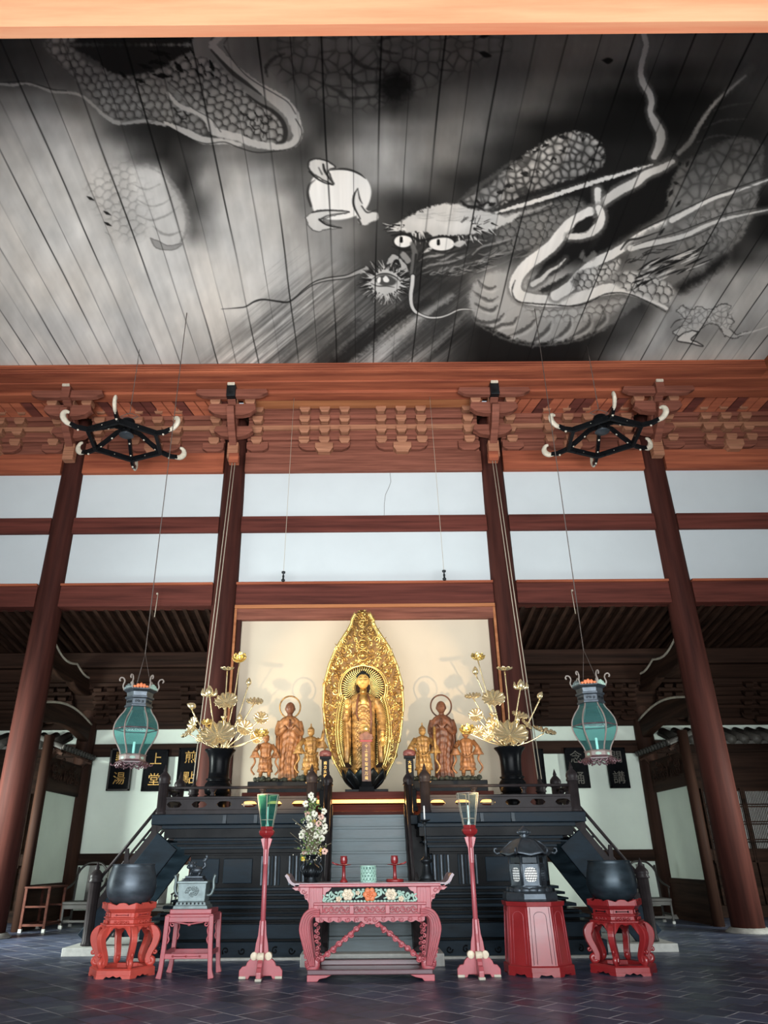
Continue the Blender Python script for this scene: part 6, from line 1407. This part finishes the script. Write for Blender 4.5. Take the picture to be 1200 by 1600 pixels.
for k in range(6): a=k*PI/3; B().tube([(.05*math.cos(a),.05*math.sin(a),.885),(.10*math.cos(a),.10*math.sin(a),.92),(.085*math.cos(a),.085*math.sin(a),.965)],[.012,.014,.004],6).build('finial_petal',LTN,roof)
# ================================================ BLACK VASES AND GILDED LOTUSES
def black_vase(x,label):
    t=thing('black_lacquer_vase',label,'vase',(x,15.0,2.216),0,'tall black vases of gilded lotuses')
    B().lathe([(.27,0),(.27,.04),(.21,.08),(.17,.18),(.19,.28),(.24,.34),(.25,.38)],40).build('stand',BLK,t)
    B().lathe([(.17,.38),(.24,.42),(.262,.50),(.255,.58),(.22,.635),(.20,.65),(.225,.665),(.225,.69),(.205,.70),(.195,.80),(.20,.98),(.215,1.08),(.25,1.16),(.30,1.215),(.305,1.235),(.26,1.22),(.18,1.1),(.15,.9)],48).build('body',BLK,t)
    B().tube([(.228*math.cos(a),.228*math.sin(a),.678) for a in np.linspace(0,2*PI,41)[:-1]],.014,6,True).build('neck_ring',BLK,t)
black_vase(-2.92,'black lacquer vase of gilded lotuses on the left side of the dais')
black_vase(2.82,'black lacquer vase of gilded lotuses on the right side of the dais')
def leaf(b,c,R,nrm,ruf=.16,cup=.22,n=64,lob=13):
    q=Vector(nrm).to_track_quat('Z','Y').to_matrix().to_4x4(); Mx=Matrix.Translation(c)@q; V=[];F=[];m=8
    for j in range(m+1):
        u=j/m
        for i in range(n): a=2*PI*i/n; rr=R*u*(1+.06*math.cos(a*lob)*u); V.append(Mx@Vector((rr*math.cos(a),rr*math.sin(a),R*(cup*u*u+ruf*u**1.6*math.sin(a*lob)*(.7 if R>.2 else 1)+.03*math.cos(a*lob*2)*u))))
    for j in range(m):
        for i in range(n): i2=(i+1)%n; F.append((j*n+i,j*n+i2,(j+1)*n+i2,(j+1)*n+i))
    b.add(V,F,True)
def flower(b,c,R,nrm,n=8):
    q=Vector(nrm).to_track_quat('Z','Y').to_matrix().to_4x4(); Mx=Matrix.Translation(c)@q
    for lay_,(sc,op) in enumerate(((1.,1.0),(.75,.55))):
        for k in range(n):
            a=2*PI*(k+.5*lay_)/n; V=[];F=[];nu,nv=6,4
            for i in range(nu+1):
                u=i/nu; r_=R*sc*(.15+.85*math.sin(u*PI*.5*(.6+.4*op)))*op**.5; z=R*sc*(.75*u**1.5)*(1.25-op*.5); w_=R*sc*.40*math.sin(PI*(.12+.84*u))
                for j in range(nv+1): s_=(j/nv-.5)*2; V.append(Mx@Vector((r_*math.cos(a)-w_*s_*math.sin(a),r_*math.sin(a)+w_*s_*math.cos(a),z+R*.10*s_*s_)))
            for i in range(nu):
                for j in range(nv): p=i*(nv+1)+j; F.append((p,p+1,p+nv+2,p+nv+1))
            b.add(V,F,True)
    b.ell(tuple(Mx@Vector((0,0,R*.22))),R*.22,R*.22,R*.2,10)
def bud(b,c,R,h,d=(0,0,1)):
    q=Vector(d).to_track_quat('Z','Y').to_matrix().to_4x4(); b.lathe([(R*.3,-h*.5),(R*.85,-h*.3),(R,-h*.05),(R*.75,h*.25),(R*.3,h*.5),(0,h*.6)],14,M=Matrix.Translation(c)@q)
def lotus_arr(x,items,label):
    t=thing('gilded_lotus_arrangement',label,'gilded lotuses',(x,15.0,3.42),0,'gilded metal lotus arrangements')
    for kind,dx,dz,R,dy,nrm in items:
        c=Vector((dx,dy,dz)); n=Vector(nrm).normalized(); end=c-n*R*.1 if kind!='bud' else c-Vector((0,0,R*.9))
        mid=Vector((dx*.55+.03*math.sin(dx*30),dy*.6,dz*.45 if dz>0 else .10)); P=cat([(dx*.04,dy*.1,-.25),(dx*.12,dy*.2,.02),tuple(mid),tuple(end)],6)
        B().tube(P,.0135,8).build('stem',BRS,t)
        b=B()
        if kind=='leaf': leaf(b,c,R,n)
        elif kind=='pad': leaf(b,c,R,n,.10,.40,48,9)
        elif kind=='flower': flower(b,c,R,n)
        elif kind=='bud': bud(b,c,R,R*2.6,n)
        elif kind=='petalbud': bud(b,c,R*.62,R*1.6,n); [b.tube(cat([tuple(c-n*R*.5),tuple(c+Vector((s*R*.9,0,-R*.3))),tuple(c+Vector((s*R*.95,0,R*.5)))],4),[.03,.035,.04,.045,.045,.04,.03,.02,.01],6,flat=.4) for s in(-1,1)]
        elif kind=='pod': b.lathe([(.01,-R),(R*.9,R*.2),(R,R*.4),(0,R*.45)],20,M=Matrix.Translation(c)@n.to_track_quat('Z','Y').to_matrix().to_4x4())
        o=b.build({'leaf':'lotus_leaf','pad':'lotus_leaf','flower':'lotus_flower','bud':'lotus_bud','petalbud':'opening_bud','pod':'seed_pod'}[kind],GOLD if kind=='flower' else BRS,t)
        if kind in('leaf','pad','flower'): md=o.modifiers.new('t','SOLIDIFY'); md.thickness=.006
K=1/78.
def L(cx,cy,lst): return [(k,(px-cx)*K,(cy-py)*K,R,dy,n) for k,px,py,R,dy,n in lst]
lotus_arr(-2.92,L(348,1168,[('flower',369,1025,.15,0,(0,-.8,.5)),('pad',349,1041,.14,.05,(0,-.15,1)),('petalbud',324,1077,.14,-.05,(0,-.2,1)),('bud',385,1060,.06,.05,(.1,0,1)),('bud',297,1098,.07,0,(-.8,0,.3)),('leaf',352,1094,.235,-.05,(0,-.75,.6)),('leaf',396,1093,.17,.05,(.1,-.45,.8)),('leaf',408,1119,.15,0,(.2,-.8,.5)),('pod',351,1118,.07,-.1,(0,-.3,1)),('bud',375,1118,.06,-.05,(0,-.3,1)),('leaf',304,1130,.17,-.1,(-.7,-.6,.2)),('leaf',301,1143,.16,-.2,(-.5,-.4,.8)),('flower',325,1128,.11,-.1,(0,-.6,.8)),('leaf',346,1148,.34,-.25,(0,-.72,.62)),('leaf',384,1134,.165,-.05,(.3,-.85,.3)),('flower',411,1146,.15,-.1,(.1,-.6,.8)),('leaf',402,1148,.13,.0,(.3,-.7,.2)),('leaf',322,1148,.14,-.2,(-.5,-.7,.4))]),'brass-gold lotus flowers, buds and leaves fanning from the left black vase')
lotus_arr(2.82,L(794,1168,[('flower',756,1027,.15,0,(0,-.6,.7)),('bud',751,1045,.065,.05,(0,0,1)),('pad',799,1045,.16,.05,(0,-.15,1)),('leaf',744,1087,.16,.05,(-.1,-.4,.85)),('leaf',775,1093,.235,-.05,(-.1,-.75,.6)),('petalbud',821,1070,.13,-.05,(0,-.2,1)),('bud',851,1086,.06,0,(.5,0,.8)),('leaf',746,1117,.15,0,(-.2,-.85,.4)),('pod',772,1117,.09,-.1,(0,-.3,1)),('bud',773,1123,.055,-.15,(0,-.3,1)),('bud',764,1127,.055,-.15,(0,-.3,1)),('leaf',815,1118,.16,0,(.2,-.5,.8)),('bud',809,1125,.045,-.15,(0,-.3,1)),('leaf',793,1150,.34,-.25,(0,-.72,.62)),('flower',730,1143,.155,-.1,(-.2,-.7,.7)),('leaf',749,1141,.13,0,(-.3,-.8,.3)),('leaf',762,1149,.12,-.1,(-.3,-.8,.2)),('leaf',849,1144,.22,-.1,(.25,-.35,.9)),('leaf',822,1133,.13,-.1,(.6,-.4,.6)),('leaf',770,1132,.14,-.1,(-.4,-.8,.2))]),'brass-gold lotus flowers, buds and leaves fanning from the right black vase')
# ================================================ HANGING THINGS
def hexring(r,z,rot=0): return [(r*math.cos(rot+i*PI/3),r*math.sin(rot+i*PI/3),z) for i in range(6)]
RIB2=M('tarnished_pale_horn',(.30,.26,.23),.5,var=.3); RIB=M('dusty_pink_brown_frame',(.26,.20,.18),.5,var=.3)
def hanging_lantern(x,y,label,side):
    t=thing('hanging_glass_lantern',label,'lantern',(x,y,3.02),-side*.28,'hexagonal teal glass lanterns hanging in front of the side bays')
    rot=0
    prof=[(.21,.20),(.245,.30),(.315,.42),(.375,.55),(.395,.66),(.375,.78),(.31,.90),(.25,.98),(.215,1.06)]
    prof=[(float(a),float(b_)) for a,b_ in cat2(prof,3)]
    B().lathe(prof,6,rot=rot,smooth=False).build('glass_body',TEAL,t); 
    me=t.children[0].data; import bmesh; bm=bmesh.new(); bm.from_mesh(me); bmesh.ops.delete(bm,geom=[f for f in bm.faces if len(f.verts)>4],context='FACES'); bm.to_mesh(me); bm.free()
    b=B()
    for i in range(6): a=rot+i*PI/3; b.tube([(r_*1.005*math.cos(a),r_*1.005*math.sin(a),z) for r_,z in prof],.014,6)
    b.build('glass_ribs',RIB,t)
    b=B(); R6=hexring(.395,.66,rot)
    for i in range(6): b.tube([R6[i],R6[(i+1)%6]],.011,5)
    b.build('waist_wire',PUR,t)
    B().lathe([(.23,1.05),(.255,1.06),(.255,1.09),(.235,1.10),(.235,1.20),(.265,1.22),(.265,1.25),(.235,1.26),(.245,1.33),(.31,1.37),(.31,1.385),(.2,1.385)],6,rot=rot,smooth=False).build('upper_collar',LTN,t)
    b=B()
    for i in range(6):
        Mx=Matrix.Rotation(rot+i*PI/3+PI/6+PI/2,4,'Z'); ap=.237*math.cos(PI/6)
        for k in range(3): b.tube([Mx@Vector(q) for q in spiral(-.06+.06*k,1.15,.026,1.2,k*2,-ap-.008,1,9)],.006,4)
    b.build('collar_fretwork',IRN,t)
    cr=[PNK,MNT,CRMF,LBR,ORF,MNT]
    for i in range(6):
        Mx=Matrix.Rotation(rot+i*PI/3+PI/6+PI/2,4,'Z'); ap=.30*math.cos(PI/6)
        b=B(); 
        for k,(u,h) in enumerate(((-.11,.04),(-.055,.07),(0,.085),(.055,.07),(.11,.04))): b.ell(tuple(Mx@Vector((u,-ap,1.39+h*.5))),.034,.02 if abs(math.cos(rot+i))<2 else .02,h*.6,8)
        b.build('painted_crest',cr[i],t)
        a=rot+i*PI/3; Ma=Matrix.Rotation(a,4,'Z')
        B().tube([Ma@Vector(q) for q in cat([(.30,0,1.38),(.33,0,1.46),(.31,0,1.54),(.335,0,1.60),(.385,0,1.61),(.405,0,1.57),(.385,0,1.545)],4)],.014,6).build('curled_horn',RIB2,t)
    B().lathe([(.235,.10),(.235,.19),(.255,.205),(.24,.215),(.21,.22)],6,rot=rot,smooth=False).build('lower_collar',RIB,t); B().lathe([(.30,.06),(.30,.075),(.25,.10),(.235,.12)],6,rot=rot,smooth=False).build('lower_flange',PUR,t)
    for i in range(6):
        Mx=Matrix.Rotation(rot+i*PI/3+PI/6+PI/2,4,'Z'); ap=.236*math.cos(PI/6); B().ell(tuple((0,0,0)),.055,.008,.026,12,M=Mx@Matrix.Translation((0,-ap,.15))).build('green_cabochon',MNT,t)
        b=B(); ap2=.30*math.cos(PI/6)
        b.tube([Mx@Vector(q) for q in cat([(-.15,-ap2,.055),(-.10,-ap2,.01),(-.04,-ap2,.045),(.0,-ap2,.0),(.04,-ap2,.045),(.10,-ap2,.01),(.15,-ap2,.055)],4)],.017,5)
        Ma=Matrix.Rotation(rot+i*PI/3,4,'Z'); b.tube([Ma@Vector(q) for q in [(.28,0,.06),(.33,0,.02),(.36,0,.03),(.365,0,.06)]],.014,5); b.ell(tuple(Ma@Vector((.26,0,-.005))),.018,.018,.022,6)
        b.build('scalloped_fringe',PUR,t)
    B().lathe([(.20,.17),(.20,.19),(0,.195)],6,smooth=False,rot=rot).build('floor_plate',IRN,t)
    B().lathe([(.022,.20),(.022,.44),(0,.45)],12).build('candle_tube',CDL,t)
    b=B()
    for i in range(3): a=i*2*PI/3; b.tube([(.2*math.cos(a),.2*math.sin(a),1.385),(0,0,2.1)],.005,4)
    b.tube([(0,0,2.08),(0,0,13.6-3.02)],.009,6); b.build('suspension_cord',COD,t)
hanging_lantern(-4.32,13.9,'hexagonal teal glass lantern hanging on a long cord at the left, before the plaques',-1)
hanging_lantern(4.21,13.85,'hexagonal teal glass lantern hanging on a long cord at the right, before the plaques',1)
def canopy_ring(x,y,label,rot):
    # six-armed black frame with pale curled horns
    z0=10.78
    t=thing('hanging_canopy_frame',label,'canopy frame',(x,y,z0),0,'black hexagonal canopy frames near the ceiling'); t.scale=(.9,.9,.85)
    R=1.02
    for i in range(6):
        a=rot+i*PI/3; c=a+PI/3; p=(R*math.cos(a),R*math.sin(a),0); q=(R*math.cos(c),R*math.sin(c),0)
        dx,dy=q[0]-p[0],q[1]-p[1]; l=math.hypot(dx,dy); M_=Matrix.Translation(((p[0]+q[0])/2,(p[1]+q[1])/2,0))@Matrix.Rotation(math.atan2(dy,dx),4,'Z')
        rail=B().box(-l/2,l/2,-.05,.05,-.06,.09,M=M_).build('ring_rail',BLK,t,.01)
        B().ell((0,0,0),.035,.06,.035,8,M=M_).build('gilt_rosette',HOR,rail)
        Ma=Matrix.Rotation(a,4,'Z')
        arm=B().ribbon([(0.08,.42),(.35,.40),(.65,.22),(R,.02),(R+.30,-.02),(R+.48,.02)],[.12,.12,.12,.13,.13,.12],-.045,.045,'xz',M=Ma).build('curved_arm',BLK,t,.01)
        B().tube([Ma@Vector(q_) for q_ in cat([(R+.40,0,.0),(R+.55,0,.03),(R+.66,0,.14),(R+.68,0,.27),(R+.62,0,.36),(R+.54,0,.36)],4)],[.06,.065,.07,.075,.08,.08,.085,.085,.085,.085,.08,.08,.075,.07,.07,.065,.06,.055,.05,.045,.04],8,flat=.6).build('pale_horn',HOR,arm)
        for rr_,zz in((.5,.25),(.85,.06),(R+.25,-.09)): B().ell(tuple(Ma@Vector((rr_,0,zz))),.03,.03,.035,8).build('small_bell',HOR,arm)
    B().lathe([(.0,.22),(.15,.24),(.17,.30),(.15,.36),(.12,.48),(.17,.54),(.20,.62),(.17,.72),(.08,.78),(0,.79)],24).build('centre_boss',BLK,t)
    B().lathe([(.19,.20),(.20,.22),(.0,.23)],24).build('boss_plate',LTN,t)
    b=B(); b.tube([(.2*math.cos(a)*(1+.25*math.cos(4*a)),.0+.02*math.sin(a),.86+.12*math.sin(a)) for a in np.linspace(0,2*PI,25)[:-1]],.012,5,True)
    for k in range(14): b.tube([(0.012*(k%2),0,.98+k*.14),(0.012*(1-k%2),0,.98+(k+1)*.14)],.010,5)
    b.tube([(0,0,.98),(0,0,(13.6-z0)/.85)],.007,5); b.build('hanging_chain',COD,t)
canopy_ring(-5.87,15.3,'black hexagonal canopy frame with pale curled horns hanging at the upper left',PI/6+.12)
canopy_ring(5.90,15.3,'black hexagonal canopy frame with pale curled horns hanging at the upper right',PI/6-.12)
# double ropes over pulleys on the inner columns, thin wires with hooks
for sx,side in((-1,'left'),(1,'right')):
    t=thing('pulley_rope','double pale rope hanging over a wooden pulley in front of the %s inner column'%side,'rope',(sx*3.42,16.6,11.0))
    B().box(-.13,.13,-.08,.12,-.12,.16).build('pulley_block',WXR,t,.015)
    for d in(-.035,.04): B().tube([(d,-.02,-.1),(sx*.14+d,-.02,-4.0),(sx*.30+d,-.02,-8.0)],.011,6).build('rope_strand',COR,t)
    t=thing('hook_wire','thin wire with a small black hook hanging before the white wall, %s of centre'%side,'wire',(sx*1.98+(-.05 if sx<0 else 0),16.95,7.7))
    B().tube([(0,0,.15),(-sx*.10,0,5.7)],.006,5).build('wire',COR,t)
    B().lathe([(.0,0),(.035,.0),(.05,.04),(.02,.08),(.03,.14),(.012,.2),(.045,.22),(.05,.26),(.01,.28)],12).build('hook_weight',IRN,t)
    t=thing('short_hanging_rod','short thin rod hanging under the beam of the %s side bay'%side,'rod',(sx*5.3,17.55,7.0))
    B().tube([(0,0,0),(sx*-.02,0,.62)],.010,6).build('rod',COR,t); B().ell((0,0,.62),.03,.03,.03,8).build('eyelet',COR,t)
# ================================================ CHAIRS IN THE AISLE
def armchair(x,y,rz,label,sc=1.):
    t=thing('temple_armchair',label,'chair',(x,y,0),rz,'dark wooden armchairs in the aisle'); t.scale=(sc,sc,sc)
    B().box(-.36,.36,-.30,.30,.44,.50).build('seat',CHR,t,.01)
    for sx in(-1,1):
        B().box(sx*.33-.022,sx*.33+.022,-.29,-.245,0,.44).build('leg',CHR,t,.005); B().ribbon([(.27,0),(.27,.5),(.30,.9),(.36,1.16)],.045,sx*.33-.02,sx*.33+.02,'yz').build('leg',CHR,t,.005)
        B().tube(cat([(sx*.33,.30,.92),(sx*.36,.1,.80),(sx*.37,-.15,.74),(sx*.35,-.28,.72)],5),.022,7).build('armrest',CHR,t); B().tube([(sx*.345,-.22,.5),(sx*.355,-.24,.73)],.018,6).build('arm_post',CHR,t)
        B().box(sx*.33-.015,sx*.33+.015,-.26,.27,.16,.20).build('stretcher',CHR,t)
        for yy in(-.267,.27): B().box(sx*.33-.03,sx*.33+.03,yy-.03,yy+.03,0,.05).build('worn_foot',STN,t)
    B().box(-.33,.33,-.28,-.255,.11,.15).build('stretcher',CHR,t)
    B().ribbon([(.27,.5),(.30,.8),(.36,1.18)],.02,-.10,.10,'yz').build('back_splat',CHR,t)
    B().tube(cat([(-.33,.33,1.02),(-.28,.36,1.12),(-.16,.37,1.22),(0,.37,1.24),(.16,.37,1.22),(.28,.36,1.12),(.33,.33,1.02)],5),.024,7).build('crest_rail',CHR,t)
    B().box(-.33,.33,-.295,-.27,.36,.44).build('apron',CHR,t,.004)
armchair(-7.05,20.4,.0,'dark armchair with broad back splat beside the left bowl stand, before the rear wall',1.15)
armchair(7.05,20.4,0,'dark armchair before the rear wall, half hidden by the right bowl stand',1.1)
armchair(-5.15,20.3,.0,'dark armchair seen under the left side stairs of the dais',1.0)
t=thing('tall_slatted_stool','tall dark slatted stool with white feet against the left partition','stool',(-7.72,19.6,0))
for sx in(-1,1):
    for sy in(-1,1): 
        lg=B().box(sx*.27-.03,sx*.27+.03,sy*.5-.03,sy*.5+.03,.06,.92).build('leg',WY,t,.005); B().box(sx*.27-.034,sx*.27+.034,sy*.5-.034,sy*.5+.034,0,.07).build('white_foot',STN,lg)
B().box(-.31,.31,-.55,.55,.90,.94).build('top_frame',WY,t,.006)
for sy in(-1,1): B().box(-.27,.27,sy*.5-.018,sy*.5+.018,.12,.17).build('stretcher',WY,t); B().box(-.27,.27,sy*.5-.018,sy*.5+.018,.5,.54).build('stretcher',WY,t)
for sx in(-1,1): B().box(sx*.27-.018,sx*.27+.018,-.5,.5,.12,.17).build('stretcher',WY,t)

o=B().tube([(.74,17.735,11.17),(.76,17.735,10.9),(.70,17.735,10.72),(.60,17.735,10.5),(.56,17.735,10.2),(.55,17.735,9.86)],.006,4).build('plaster_crack_trim',COD); o['kind']='structure'
